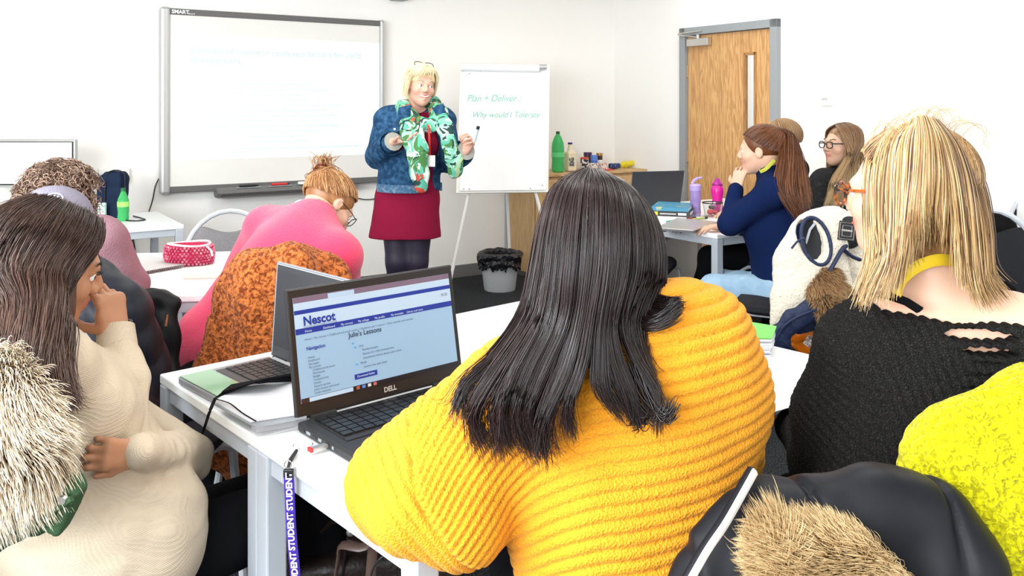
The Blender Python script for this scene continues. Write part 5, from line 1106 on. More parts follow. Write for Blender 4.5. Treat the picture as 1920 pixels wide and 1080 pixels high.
# ------------------------------------------------------------------ woman in the pink jumper, head bent down
def pink_woman():
    root = thing('person', 'woman in a bright pink jumper bending over the table, ginger hair pinned up', 'person', (-.95, 3.0, 0))
    J = jdict(pelvis=P(425, 655, 3.0), chest=P(540, 505, 3.04), neck=P(588, 408, 3.12), head=P(612, 392, 3.22), shr=P(632, 480, 2.98), shl=P(498, 428, 3.24),
              elr=P(640, 600, 3.22), wrr=P(585, 575, 3.46), ell=P(440, 540, 3.46), wrl=P(480, 545, 3.60), hipr=P(455, 690, 2.98), hipl=P(400, 690, 3.12),
              knr=(-.62, 3.34, .50), knl=(-.80, 3.50, .50), anr=(-.58, 3.40, .09), anl=(-.78, 3.55, .09))
    hd = Head(J['head']+np.array([.01, 0, .01]), (.50, .30, -.62), (.35, .5, .6), .98)
    B = Blob(); body(B, J, -.008, bust=.05); hd.build(B)
    for a in 'lr': foot(B, J['an'+a], (.6, .6, 0))
    hand(B, J['wrr'], (-.5, .5, -.1), (0, 0, -1), side=-1, curl=(.4, .6, .4)); hand(B, J['wrl'], (.2, .7, -.1), (0, 0, -1), side=1, curl=(.3, .4, .3))
    skin_obj(B, 'body', .0058, SKIN['fair'], root, hd); hd.eyes(root)
    S = Blob(); body(S, J, .020, 'torso arms', bust=.05, sleeve=(.012, .014, .012), k=.05)
    S.cap(J['pelvis'], lerp(J['pelvis'], J['chest'], .5), .175, .170, .05, ((.4, 1, 0), .8)); S.cap(lerp(J['pelvis'], J['chest'], .5), J['chest'], .170, .175, .05, ((.4, 1, 0), .8))
    S.cap(J['neck'], J['head'], .060, .07, .01, None, True)
    link('jumper', S.mesh('jumper', .007, 1, folds(.007, 3.6, 6, (.5, 0, .8))), mat('pink_wool', (.80, .060, .14), .85, bump=(230, .5), sheen=.35), root)
    MB().tube([V(p) for p in cat([hd(-.065, -.085, -.085), hd(0, -.10, -.075), hd(.062, -.07, -.085), hd(.07, -.03, -.10)], 12)], .011, 8).build('shirt_collar', mat('white_cotton', (.85, .85, .85), .8), root)
    L_ = Blob(); body(L_, J, .010, 'legs'); L_.cap(J['hipr'], J['hipl'], .11, .11, .05); link('jeans', L_.mesh('jeans', .009), M['jeans'], root)
    for a in 'lr':
        s = Blob(); foot(s, J['an'+a], (.6, .6, 0), .010); link('shoe', s.mesh('shoe', .009), mat('black_canvas_shoe', (.012, .012, .012), .7), root)
    # pinned-up ginger hair
    hb = Blob(); hb.ell(hd(0, -.022, .034), (.082, .100, .088), hd.R, .03); hb.ell(hd(0, .118, -.035), (.09, .075, .10), hd.R, .02, True)
    bun = hd(-.01, -.085, .075); hb.ell(bun, (.055, .040, .040), hd.R, .03); link('hair', hb.mesh('hair', .0065, 1, base_tone), HAIR['ginger'], root)
    rs = np.random.RandomState(8); prs = []
    prs = hd.hairline(rs, 2200, (-.05, -.72, .62), jit=.10)
    link('hair_strands', tubes('hair_strands', hd.arcs(prs, 12, .006, (.083, .101, .089), (0, -.022, .034), .007, 3), .0013, rs.rand(len(prs)), taper=.9), HAIR['ginger'], root)
    cur = []
    for i in range(420):                                              # looped hair of the loose bun
        u = rs.normal(size=3); u /= np.linalg.norm(u); w_ = np.cross(u, rs.normal(size=3)); w_ /= np.linalg.norm(w_); r = .030+.018*rs.rand(); a = np.linspace(0, 2.6+rs.rand()*1.5, 12)[:, None]
        cur.append(bun+hd.R@np.array([rs.normal()*.014, rs.normal()*.008, rs.normal()*.01])+(np.cos(a)*u+np.sin(a)*w_)*r*np.array([1.15, .9, .8]))
    link('hair_bun', tubes('hair_bun', cur, .0016, rs.rand(len(cur))), HAIR['ginger'], root)
    sp = []
    for i in range(70):
        p = bun+np.array([rs.normal()*.02, 0, .02]); d = np.array([rs.normal()*.35-.05, rs.normal()*.3, 1]); q = p+d*.045; e = q+np.array([rs.normal()*.02, 0, .02+.01*rs.normal()]); sp.append(cat([p, q, e], 8))
    link('hair_strands', tubes('hair_strands', sp, .0014, rs.rand(len(sp))), HAIR['ginger'], root)
    cp = MB(); cp.tube([V(bun+hd.R@np.array(q)) for q in ((-.03, -.04, .0), (0, -.052, .015), (.03, -.045, .02))], .006, 6, flat=.6); cp.build('hair_clip', mat('dark_red_clip', (.15, .01, .01), .3), root)
    MB().lathe([(.0001, -.006), (.006, 0), (.0001, .006)], V(hd(.085, -.002, -.040)), 10).build('earring', mat('pearl', (.8, .75, .68), .2), root)
    hd.glasses(root, M['black'])

# ------------------------------------------------------------------ woman in the navy top with the ponytail
def navy_woman():
    root = thing('person', 'woman in navy fleece and light jeans with auburn ponytail, chin on hand', 'person', (1.35, 4.2, 0))
    J = jdict(pelvis=P(1478, 530, 4.18), chest=P(1462, 425, 4.22), neck=P(1447, 328, 4.24), head=P(1424, 283, 4.24), shl=P(1452, 358, 4.08), shr=P(1480, 350, 4.42),
              ell=P(1368, 420, 4.16), wrl=P(1381, 352, 4.24), elr=P(1410, 425, 4.52), wrr=P(1365, 425, 4.62), hipl=P(1470, 552, 4.10), hipr=P(1490, 548, 4.28),
              knl=P(1338, 540, 4.30), knr=P(1358, 530, 4.62), anl=(1.02, 4.20, .09), anr=(1.10, 4.62, .09))
    hd = Head(J['head'], (-.92, .36, -.10), (-.05, 0, 1), .98)
    B = Blob(); body(B, J, -.004, bust=.055); hd.build(B)
    for a in 'lr': foot(B, J['an'+a], (-1, .2, 0))
    hand(B, J['wrl'], np.array(P(1391, 308, 4.28))-J['wrl'], (.5, .5, 0), side=-1, curl=(.5, .7, .5), size=.95); hand(B, J['wrr'], (-1, .1, 0), (0, 0, -1), side=1, curl=(.3, .3, .3))
    skin_obj(B, 'body', .0055, SKIN['fair'], root, hd); hd.eyes(root)
    S = Blob(); body(S, J, .016, 'torso', bust=.06); sd, fw, up = torso_frame(J)
    S.cap(J['pelvis'], J['chest'], .165, .165, .05, (sd, .95)); S.chain([J['shl'], J['ell']], [.072, .056], .04); S.chain([J['ell'], lerp(J['ell'], J['wrl'], .93)], [.054, .038], .03)
    S.chain([J['shr'], J['elr']], [.068, .056], .04); S.chain([J['elr'], J['wrr']], [.054, .038], .03); S.cap(J['neck'], lerp(J['neck'], J['head'], .30), .062, .064, .02)
    S.cap(lerp(J['neck'], J['head'], .2), J['head'], .052, .06, .01, None, True)
    S.box((J['pelvis'][0], 4.2, P(0, 533, 4.15)[2]-.2), (.4, .5, .19), rnd=0, k=.006, sub=True)
    link('fleece_top', S.mesh('fleece_top', .006, 1, folds(.004, 5.5, 16, (0, .3, 1))), mat('navy_fleece', (.005, .014, .062), .95, bump=(300, .4)), root)
    ly = MB(); ly.tube([V(p) for p in cat([P(1425, 322, 4.14), P(1437, 316, 4.12), P(1452, 300, 4.13)], 8)], .010, 6, flat=.25, up=(0, 1, 0)); ly.build('lanyard', mat('lime_lanyard', (.5, .5, .05), .6), root)
    L_ = Blob(); body(L_, J, .008, 'legs'); L_.cap(J['hipr'], J['hipl'], .11, .11, .05); link('jeans', L_.mesh('jeans', .008, 1, folds(.003, 9, 4)), M['jeans_light'], root)
    for a in 'lr':
        s = Blob(); foot(s, J['an'+a], (-1, .2, 0), .012); link('shoe', s.mesh('shoe', .009), mat('black_trainer', (.012, .012, .012), .6), root)
    hb = Blob(); hb.ell(hd(0, -.024, .036), (.082, .101, .088), hd.R, .03); hb.ell(hd(0, .105, -.045), (.10, .075, .115), hd.R, .02, True)
    tie = hd(0, -.098, .092); hb.chain([tie, P(1480, 290, 4.20), P(1490, 330, 4.14), P(1502, 372, 4.08)], [.024, .045, .045, .022], .02); link('hair', hb.mesh('hair', .0065, 1, base_tone), HAIR['auburn'], root)
    rs = np.random.RandomState(18); prs = []
    prs = hd.hairline(rs, 2200, (0, -.68, .60))
    link('hair_strands', tubes('hair_strands', hd.arcs(prs, 12, .006, (.083, .102, .089), (0, -.024, .036), .006, 3), .0012, rs.rand(len(prs))*.8, taper=.9), HAIR['auburn'], root)
    t_ = V(tie); MB().tube([t_+V((.016*math.cos(a), .010*math.sin(a), .014*math.sin(a))) for a in np.linspace(0, 6.283, 14)[:-1]], .006, 6, closed=True).build('hair_tie', M['black'], root)
    pg = [[tie, P(1468, 258, 4.22), P(1462, 300, 4.10), P(1452, 345, 4.04), P(1470, 372, 4.0), P(1490, 392, 3.99)], [tie, P(1478, 252, 4.20), P(1480, 300, 4.06), P(1478, 350, 4.0), P(1488, 385, 3.98), P(1502, 412, 3.97)],
          [tie, P(1486, 256, 4.24), P(1500, 300, 4.12), P(1504, 345, 4.04), P(1506, 378, 4.0), P(1505, 395, 3.99)], [tie, P(1484, 260, 4.3), P(1498, 300, 4.22), P(1508, 340, 4.14), P(1512, 365, 4.1), P(1512, 380, 4.1)]]
    link('ponytail', sheet(pg, 1500, .0013, 5, 18, .006, 1.5, .012, wav=8, tone=(0, .8), depth_j=.02, cut=(.75, 1.0)), HAIR['auburn'], root)

# ------------------------------------------------------------------ woman with glasses against the right wall
def glasses_woman():
    root = thing('person', 'woman with long brown to blonde hair and black glasses in a dark printed sweatshirt', 'person', (1.85, 4.9, 0))
    Y = 4.85
    J = jdict(pelvis=P(1590, 500, 4.95), chest=P(1582, 385, 4.95), neck=P(1585, 322, 4.93), head=P(1577, 273, 4.86), shl=P(1545, 345, 4.82), shr=P(1618, 348, 5.02),
              ell=P(1532, 425, 4.75), wrl=P(1490, 430, 4.95), elr=P(1610, 430, 4.95), wrr=P(1560, 432, 4.9), hipl=P(1575, 520, 4.9), hipr=P(1605, 520, 5.0),
              knl=(1.50, 4.80, .50), knr=(1.55, 5.02, .50), anl=(1.48, 4.84, .09), anr=(1.52, 5.04, .09))
    hd = Head(J['head'], (-.93, -.30, .0), (0, 0, 1), 1.0)
    B = Blob(); body(B, J, -.002, bust=.05); hd.build(B, mouth=.3)
    for a in 'lr': foot(B, J['an'+a], (-1, .1, 0))
    hand(B, J['wrl'], (-1, .2, 0), (0, 0, -1), side=1, curl=(.3, .4, .3)); hand(B, J['wrr'], (-1, 0, .0), (0, 0, -1), side=-1, curl=(.3, .4, .3))
    skin_obj(B, 'body', .0058, SKIN['fair'], root, hd); hd.eyes(root, iris=(.03, .03, .03)); hd.brows(root, mat('brown_brow', (.12, .06, .03)))
    S = Blob(); body(S, J, .018, 'torso arms', bust=.055, sleeve=(.014, .014, .012)); S.cap(J['neck']+np.array([-.02, -.03, .015]), J['head'], .05, .06, .01, None, True)
    link('sweatshirt', S.mesh('sweatshirt', .008, 1, folds(.005, 5, 26)), mat('charcoal_sweatshirt', (.022, .022, .023), .9, bump=(200, .4), var=(50, (.05, .05, .05), .5, .8)), root)
    L_ = Blob(); body(L_, J, .008, 'legs'); L_.cap(J['hipr'], J['hipl'], .10, .10, .04); link('trousers', L_.mesh('trousers', .011), mat('black_trousers_c', (.005, .005, .006), .95), root)
    for ch, x, y in (('A', 1583, 351), ('S', 1595, 347), ('A', 1580, 363), ('A', 1577, 376), ('R', 1541, 377), ('F', 1540, 390), ('N', 1566, 391), ('I', 1578, 389)):
        text('printed_letter', ch, .034, P(x, y, 4.745), (1, .12, -.12), (.1, -.1, 1), mat('white_print', (.7, .7, .7), .7) if ch == 'S' else M['paper'], root, bold=.001)
    hd.glasses(root, M['black'], r=.003, y=.106)
    hb = Blob(); hb.ell(hd(0, -.026, .036), (.084, .102, .090), hd.R, .03); hb.ell(hd(.0, .105, -.05), (.09, .075, .115), hd.R, .02, True); link('hair', hb.mesh('hair', .0075, 1, base_tone), HAIR['ombre'], root)
    top = lambda x: hd(x, .03, .122)
    L1 = [[hd.outer(0, .04, .12), hd.outer(-.055, .060, .085), hd.outer(-.078, .045, .02), hd.outer(-.086, .030, -.05), P(1560, 335, 4.72), P(1553, 365, 4.70), P(1545, 385, 4.70)],
          [hd.outer(0, .02, .125), hd.outer(-.062, .030, .090), hd.outer(-.090, .015, .02), hd.outer(-.094, .010, -.05), P(1572, 335, 4.72), P(1566, 370, 4.70), P(1558, 394, 4.70)],
          [hd.outer(0, -.02, .127), hd.outer(-.062, -.02, .09), hd.outer(-.094, -.02, .02), P(1590, 300, 4.78), P(1586, 335, 4.75), P(1580, 365, 4.72), P(1574, 388, 4.72)],
          [hd.outer(0, -.05, .12), hd.outer(-.045, -.080, .085), hd.outer(-.070, -.085, .01), P(1606, 300, 4.84), P(1603, 335, 4.82), P(1598, 350, 4.82), P(1596, 362, 4.82)],
          [hd.outer(0, -.07, .115), hd.outer(0, -.112, .07), hd.outer(.0, -.128, .0), P(1618, 300, 4.9), P(1618, 330, 4.88), P(1616, 350, 4.88), P(1614, 365, 4.88)]]
    link('hair_strands', sheet(L1, 1700, .0013, 3, 18, .003, 1.5, .006, tone=(.0, .3), tone_len=.65, cut=(.85, 1.05)), HAIR['ombre'], root)
    L2 = [[hd.outer(0, .04, .12), hd.outer(.055, .060, .085), hd.outer(.078, .045, .02), hd.outer(.086, .030, -.05), hd.outer(.09, .03, -.16), hd.outer(.09, .05, -.24)], [hd.outer(0, .0, .125), hd.outer(.062, .0, .09), hd.outer(.09, -.0, .02), hd.outer(.09, -.02, -.05), hd.outer(.09, -.02, -.2)], [hd.outer(0, -.05, .12), hd.outer(.05, -.08, .08), hd.outer(.06, -.10, 0), hd.outer(.05, -.1, -.1), hd.outer(.05, -.1, -.2)]]
    link('hair_strands', sheet(L2, 500, .0019, 4, 14, .003, tone=(0, .3), tone_len=.6), HAIR['ombre'], root)

# ------------------------------------------------------------------ woman half hidden behind the navy top
def hidden_woman():
    root = thing('person', 'woman in black with light brown hair, mostly hidden behind the navy-topped woman', 'person', (1.62, 5.2, 0))
    J = jdict(pelvis=P(1440, 470, 5.25), chest=P(1455, 380, 5.28), neck=P(1470, 300, 5.28), head=P(1461, 264, 5.22), shl=P(1462, 322, 5.1), shr=P(1492, 318, 5.42),
              ell=P(1420, 380, 5.1), wrl=P(1385, 398, 5.2), elr=P(1450, 390, 5.5), wrr=P(1400, 398, 5.5), hipl=P(1435, 482, 5.16), hipr=P(1450, 482, 5.34),
              knl=P(1330, 482, 5.25), knr=P(1345, 478, 5.45), anl=P(1306, 590, 5.05), anr=(1.2, 5.5, .09))
    J['anl'][2] = .09
    hd = Head(J['head'], (-.8, .5, 0), (0, 0, 1), 1.0); B = Blob(); body(B, J, -.004, bust=.05); hd.build(B)
    for a in 'lr': foot(B, J['an'+a], (-1, .1, 0))
    hand(B, J['wrl'], (-1, .2, 0), (0, 0, -1), side=1, curl=(.3, .4, .3)); hand(B, J['wrr'], (-1, 0, .0), (0, 0, -1), side=-1, curl=(.3, .4, .3))
    skin_obj(B, 'body', .009, SKIN['fair'], root, hd); hd.eyes(root)
    S = Blob(); body(S, J, .016, 'torso arms', bust=.05, sleeve=(.01, .01, .01)); link('black_top', S.mesh('black_top', .010), mat('black_top_cloth', (.006, .006, .007), .95), root)
    L_ = Blob(); body(L_, J, .008, 'legs'); L_.cap(J['hipr'], J['hipl'], .10, .10, .04); link('trousers', L_.mesh('trousers', .010), mat('black_trousers_d', (.006, .006, .007), .95), root)
    hb = Blob(); hb.ell(hd(0, -.026, .036), (.084, .102, .090), hd.R, .03); hb.ell(hd(.0, .105, -.05), (.09, .075, .115), hd.R, .02, True); link('hair', hb.mesh('hair', .008, 1, base_tone), HAIR['ombre'], root)
    rs = np.random.RandomState(28); prs = []
    for i in range(700):
        a = rs.rand()*2*math.pi; e = -.5+.3*rs.rand(); prs.append((np.array([0, .3, 1.]), np.array([math.cos(a), math.sin(a), e if math.sin(a) < .2 else e+.9])))
    link('hair_strands', tubes('hair_strands', hd.arcs(prs, 10, .006, (.085, .103, .091), (0, -.026, .036), .006, 3), .0018, .25+.3*rs.rand(len(prs)), taper=.9), HAIR['ombre'], root)

# ------------------------------------------------------------------ curly-haired person in the mauve jumper, back left
def curly_person():
    root = thing('person', 'curly brown-haired person in a mauve jumper, back turned, far left', 'person', (-1.5, 2.95, 0))
    J = jdict(pelvis=P(120, 640, 2.85), chest=P(125, 520, 2.92), neck=P(128, 435, 2.95), head=P(122, 378, 2.98), shl=P(48, 468, 3.0), shr=P(190, 452, 2.92),
              elr=P(238, 535, 2.98), wrr=P(195, 545, 3.2), ell=P(20, 545, 3.05), wrl=P(70, 545, 3.25), hipl=P(90, 665, 2.88), hipr=P(148, 665, 2.86), knl=(-1.55, 3.3, .5), knr=(-1.38, 3.3, .5), anl=(-1.55, 3.34, .09), anr=(-1.38, 3.34, .09))
    hd = Head(J['head'], (.25, .96, -.05), (0, 0, 1), 1.0); B = Blob(); body(B, J, -.004, bust=.04); hd.build(B)
    for a in 'lr': foot(B, J['an'+a], (0, 1, 0))
    hand(B, J['wrr'], (-.6, .6, 0), (0, 0, -1), side=-1, curl=(.3, .4, .3)); hand(B, J['wrl'], (.6, .6, 0), (0, 0, -1), side=1, curl=(.3, .4, .3))
    skin_obj(B, 'body', .007, SKIN['rosy'], root, hd); hd.eyes(root)
    S = Blob(); body(S, J, .020, 'torso arms', bust=.04, sleeve=(.014, .012, .012)); S.cap(J['neck']+np.array([0, 0, .03]), J['head'], .058, .06, .01, None, True)
    S.box((J['pelvis'][0], 2.9, J['pelvis'][2]-.28), (.4, .4, .22), rnd=0, k=.006, sub=True)
    link('jumper', S.mesh('jumper', .007, 1, folds(.006, 5, 36)), mat('mauve_jersey', (.34, .19, .22), .9, bump=(200, .4)), root)
    L_ = Blob(); body(L_, J, .008, 'legs'); L_.cap(J['hipr'], J['hipl'], .10, .10, .04); link('trousers', L_.mesh('trousers', .011), mat('grey_trousers', (.04, .04, .045), .9), root)
    hb = Blob(); hb.ell(hd(0, -.026, .036), (.095, .11, .098), hd.R, .03); hb.ell(hd(0, -.05, -.05), (.08, .07, .07), hd.R, .04); hb.ell(hd(.0, .115, -.05), (.10, .075, .12), hd.R, .02, True); link('hair', hb.mesh('hair', .008, 1, base_tone), HAIR['curly'], root)
    rs = np.random.RandomState(38); out = []; tn = []
    for i in range(1700):                                              # ringlets standing off the scalp
        d = rs.normal(size=3); d /= np.linalg.norm(d)
        if d[1] > .45 and d[2] < .35: continue
        if d[2] < -.75: continue
        p = np.array((0, -.026, .030))+d*np.array((.098, .112, .100)); n = d+np.array([0, 0, -.25*rs.rand()]); n /= np.linalg.norm(n); u = np.cross(n, rs.normal(size=3)); u /= np.linalg.norm(u); w_ = np.cross(n, u)
        a = np.linspace(0, 2*math.pi*(1.1+rs.rand()*.9), 15)[:, None]; L_c = .028+.022*rs.rand(); r = .009+.005*rs.rand()
        drop = np.array([0, 0, -1])*(a/a.max())**2*.022; out.append(hd.arr(p+n*(a/a.max())*L_c+(np.cos(a)*u+np.sin(a)*w_)*r+drop)); tn.append(rs.rand())
    link('hair_curls', tubes('hair_curls', out, .0019, np.array(tn), taper=.5), HAIR['curly'], root)

# ------------------------------------------------------------------ person with the cap, almost hidden behind the left-hand woman
def cap_person():
    root = thing('person', 'person in a lilac-grey cap and navy padded jacket, hidden behind the cream jumper', 'person', (-1.2, 2.35, 0))
    J = jdict(pelvis=P(190, 800, 2.34), chest=P(180, 660, 2.38), neck=P(150, 520, 2.40), head=P(116, 434, 2.42), shl=P(60, 575, 2.50), shr=P(212, 590, 2.34),
              elr=P(255, 700, 2.38), wrr=P(235, 690, 2.62), ell=P(60, 700, 2.55), wrl=P(120, 690, 2.7), hipl=P(165, 830, 2.40), hipr=P(225, 830, 2.32), knl=(-1.05, 2.85, .5), knr=(-.90, 2.75, .5), anl=(-1.02, 2.9, .09), anr=(-.86, 2.8, .09))
    hd = Head(J['head'], (.45, .88, -.1), (0, 0, 1), 1.0); B = Blob(); body(B, J, -.004, bust=.04); hd.build(B)
    for a in 'lr': foot(B, J['an'+a], (.3, 1, 0))
    hand(B, J['wrr'], (-.3, .8, -.1), (0, 0, -1), side=-1, curl=(.4, .5, .4)); hand(B, J['wrl'], (.4, .8, -.1), (0, 0, -1), side=1, curl=(.4, .5, .4))
    skin_obj(B, 'body', .008, SKIN['tan'], root, hd); hd.eyes(root)
    S = Blob(); body(S, J, .028, 'torso arms', bust=.03, sleeve=(.018, .018, .016), k=.03)
    def quilt(v, n): return v+n*(.005*np.abs(np.sin(v[:, 2]*38+1.6*fbm(v, 3, 5)))+.006*fbm(v, 7, 3))[:, None]
    link('padded_jacket', S.mesh('padded_jacket', .007, 1, quilt), mat('navy_nylon', (.006, .007, .014), .5, spec=.3), root)
    L_ = Blob(); body(L_, J, .008, 'legs'); L_.cap(J['hipr'], J['hipl'], .10, .10, .04); link('trousers', L_.mesh('trousers', .011), mat('black_trousers_e', (.005, .005, .006), .95), root)
    hb = Blob(); hb.ell(hd(0, -.026, .036), (.090, .108, .094), hd.R, .03); hb.box(hd(0, 0, -.10), (.2, .2, .10), hd.R, .0, .01, True); hb.ell(hd(0, .13, -.06), (.1, .08, .09), hd.R, .01, True)
    c_ = link('cap', hb.mesh('cap', .006), mat('lilac_grey_cotton', (.27, .25, .31), .9, bump=(300, .4)), root)
    wh = mat('white_embroidery', (.7, .7, .72), .8); fc = V(hd(0, -.026, .036)); 
    for r in (.009, .018):
        pts = []
        for a in np.linspace(0, 6.283, 20)[:-1]:
            dv = V(P(102+0, 352, 2.3))-fc; dv.normalize(); e1 = dv.cross(V((0, 0, 1))).normalized(); e2 = dv.cross(e1); q = fc+dv*.099+e1*(r*math.cos(a)*1.15)+e2*r*math.sin(a); q = fc+(q-fc).normalized()*.100; pts.append(q)
        MB().tube(pts, .0018, 5, closed=True).build('embroidered_ring', wh, c_)
M['jeans'] = mat('blue_jeans', (.12, .22, .38), .8, bump=(300, .4), var=(30, (.30, .45, .62), .4, .7))
M['jeans_light'] = mat('light_blue_jeans', (.26, .42, .58), .8, bump=(300, .4), var=(14, (.40, .56, .70), .35, .7))
pink_woman(); navy_woman(); glasses_woman(); hidden_woman(); curly_person(); cap_person()
# ------------------------------------------------------------------ laptops
def key_mesh():
    m = MB(); m.box((0, 0, 0), (1, 1, 1)); return m.mesh('key')
def laptop(name, label, hl, hr, depth, lid_h, tilt, shell, bezel_m, disp_m, keys_m, base_th=.020, rows=6, cols=15, palm=None, lid_th=.008, key_inset=(.03, .03, .015, .10)):
    """hl, hr: the two ends of the hinge on the table as the user sees it"""
    hl, hr = V(hl), V(hr); x = (hr-hl); x.z = 0; W_ = x.length; x.normalize(); z = V((0, 0, 1)); y = z.cross(x)      # y: away from the user
    o = (hl+hr)/2; rz = math.atan2(x.y, x.x); t = thing(name, label, 'laptop', o, rz); L_ = lambda a, b, c: o+x*a+y*b+z*c; R_ = basis(x, y, z)
    MB().box(L_(0, -depth/2, base_th/2+.001), (W_, depth, base_th), R_).build('base', shell, t, bevel=.005)
    MB().box(L_(0, -depth*.40, base_th+.0018), (W_-key_inset[0]*2+.01, depth*.5, .0016), R_).build('keyboard_well', bezel_m, t)
    x0, x1 = -W_/2+key_inset[0], W_/2-key_inset[1]; y0, y1 = -key_inset[2], -key_inset[2]-depth*.50; km = key_mesh(); km.materials.append(keys_m); kb = t
    for r in range(rows):
        xs = x0; rr = random.Random(r)
        for c in range(cols):
            kw = (x1-x0)/cols; 
            if r == rows-1 and 4 <= c <= 8:
                if c != 4: continue
                cw = 5
            else: cw = 1
            k = bpy.data.objects.new('key', km); COL.objects.link(k); k.parent = t
            hgt = (y0-y1)/rows; k.location = (x0+(c+cw/2)*kw, y0-(r+.5)*hgt, base_th+.0042); k.scale = (kw*cw-.0035, hgt-.0035, .003); WM[k] = WM[t]
    MB().box(L_(-.01, -depth*.80, base_th+.0012), (W_*.26, depth*.27, .0012), R_).build('touchpad', palm or bezel_m, t)
    for q in (-.36, .36): MB().tube([L_(W_*q-.03, .002, base_th), L_(W_*q+.03, .002, base_th)], .006, 8).build('hinge', M['black'], t)
    u = (z*math.cos(tilt)+y*math.sin(tilt)).normalized(); n = u.cross(x)                                          # n: away from the user
    lb = L_(0, .006, base_th); Rl = basis(x, n, u); Q = lambda a, b, c=0: lb+x*a+u*b-n*c
    lid = MB().box(Q(0, lid_h/2, -.003), (W_, lid_th, lid_h), Rl).build('lid', shell, t, bevel=.003)
    MB().box(Q(0, lid_h/2, .0022), (W_-.006, .002, lid_h-.006), Rl).build('bezel', bezel_m, lid, bevel=.001)
    mg = .014; bot = .032; dw, dh = W_-2*mg, lid_h-bot-.020
    MB().box(Q(0, bot+dh/2, .0036), (dw, .0012, dh), Rl).build('display', disp_m, lid)
    return t, lid, (lambda a, b, c=.0046: Q(-dw/2+a*dw, bot+dh*(1-b), c)), x, u, n, dw, dh, Q, L_, R_
lapblk = mat('laptop_black', (.020, .020, .022), .45, bump=(500, .1)); bez = mat('bezel_black', (.016, .013, .012), .3)
def dimb(m, k=.3):
    b = m.node_tree.nodes['Principled BSDF']; c = b.inputs['Base Color'].default_value; b.inputs['Base Color'].default_value = (c[0]*k, c[1]*k, c[2]*k, 1); return m
dsp_m = dimb(mat('lit_display', (.34, .50, .66), .3, emit=.85))
HL, HR_ = G(557, 797, .755), G(871, 713, .755); HL.z = HR_.z = .741
t, lid, S_, X_, U_, N_, dw, dh, Qm, Lm, Rm_ = laptop('laptop', 'black laptop with a lit college web page, on the foreground table', HL, HR_, .248, .272, math.radians(10.5), lapblk, bez, dsp_m, mat('black_keys', (.012, .012, .013), .3), palm=mat('touchpad_grey', (.03, .03, .032), .3))
def scr(name, a0, b0, a1, b1, m, c=.0046):
    q = MB(); q.add([S_(a0, b0, c), S_(a1, b0, c), S_(a1, b1, c), S_(a0, b1, c)], [(3, 2, 1, 0)]); return q.build(name, m, lid)
em = lambda n, c, e=.8: dimb(mat(n, c, .4, emit=e))
navy = em('screen_navy', (.012, .035, .30)); pale = em('screen_pale', (.48, .62, .76)); white = em('screen_white', (.50, .62, .74), .9); mauve = em('screen_mauve', (.26, .17, .24), .5); dk = em('screen_text_dark', (.05, .08, .16), .2); task = em('screen_taskbar', (.020, .014, .022), .2)
scr('browser_tab_bar', 0, 0, 1, .055, mauve); scr('browser_tab', .20, .008, .36, .055, pale, .0050); scr('address_bar', 0, .055, 1, .125, white)
scr('page_banner', 0, .125, 1, .165, navy, .0050); scr('logo_strip', 0, .165, 1, .30, white); scr('menu_bar', 0, .30, 1, .355, navy, .0050)
scr('taskbar', 0, .955, 1, 1, task, .0050); scr('start_button', .0, .955, .045, 1, em('screen_start', (.05, .02, .015)), .0056); scr('search_box', .045, .958, .30, .997, white, .0056)
for i, c_ in enumerate(((.5, .12, .05), (.1, .25, .7), (.7, .7, .7), (.6, .15, .12))): scr('taskbar_icon', .32+i*.035, .962, .34+i*.035, .992, em('screen_icon', c_), .0056)
def st(s, a, b, size, m=dk, bold=0, al='LEFT'): return text('screen_text', s, size, S_(a, b, .0062), X_, U_, m, lid, bold=bold, align=al)
st('Nescot', .045, .275, .026, navy, .0009); st('North East Surrey College of Technology', .045, .295, .0048)
w8 = em('screen_text_white', (.75, .82, .92), .8)
for i, s in enumerate(('Home', 'Dashboard', 'My courses', 'My college', 'My profile', 'My timetable', 'Library and more')): st(s, .05+i*.105-(.0 if i < 2 else .0), .343, .0066, w8)
st('Home > My courses > Childhood and youth studies > Resilience unit > Lessons > Class materials and activities', .045, .42, .0062)
st('Navigation', .05, .515, .0105, navy, .0003); st('Julie\'s Lessons', .30, .475, .0150, dk, .0003)
for i, s in enumerate(('Home', 'Dashboard', 'Site pages', 'My courses', 'Childhood and youth', 'Participants', 'Badges', 'Competencies', 'Grades', 'General section', 'Julie\'s lessons and notes', 'Useful websites')): st(s, .055+(.02 if i > 3 else 0), .595+i*.031, .0062)
for i, (s, x) in enumerate((('.', 0), ('Unit', .03), ('Resilience.pptx', .05), ('Factors for child development', .05), ('Attachment theory lesson plan notes', .05), ('Week', .03), ('Lesson one task sheet', .05))): st(s, .325+x, .545+i*.042, .0068)
for i in (0, 1, 5): scr('list_icon', .315+(.012 if i else 0), .532+i*.042, .328+(.012 if i else 0), .548+i*.042, em('screen_blue', (.08, .4, .8)), .0060)
scr('page_button', .315, .845, .455, .895, navy, .0056); st('Download folder', .33, .878, .0066, w8)
for a in (.93, .955): scr('page_icon', a, .205, a+.018, .235, em('screen_grey', (.30, .38, .46)), .0060)
st('DELL', .485, 1.085, .0150, mat('logo_silver', (.55, .55, .52), .3, .5), .0006)
# ports on the left side
for i, (d_, w_) in enumerate(((.030, .008), (.050, .016), (.075, .014), (.098, .012), (.125, .012), (.150, .006))): MB().box(Lm(-(HR_-HL).length/2-.0002, -d_, .011), (.0012, w_, .006), Rm_).build('port', M['frame_d'] if i % 2 else M['black'], t)
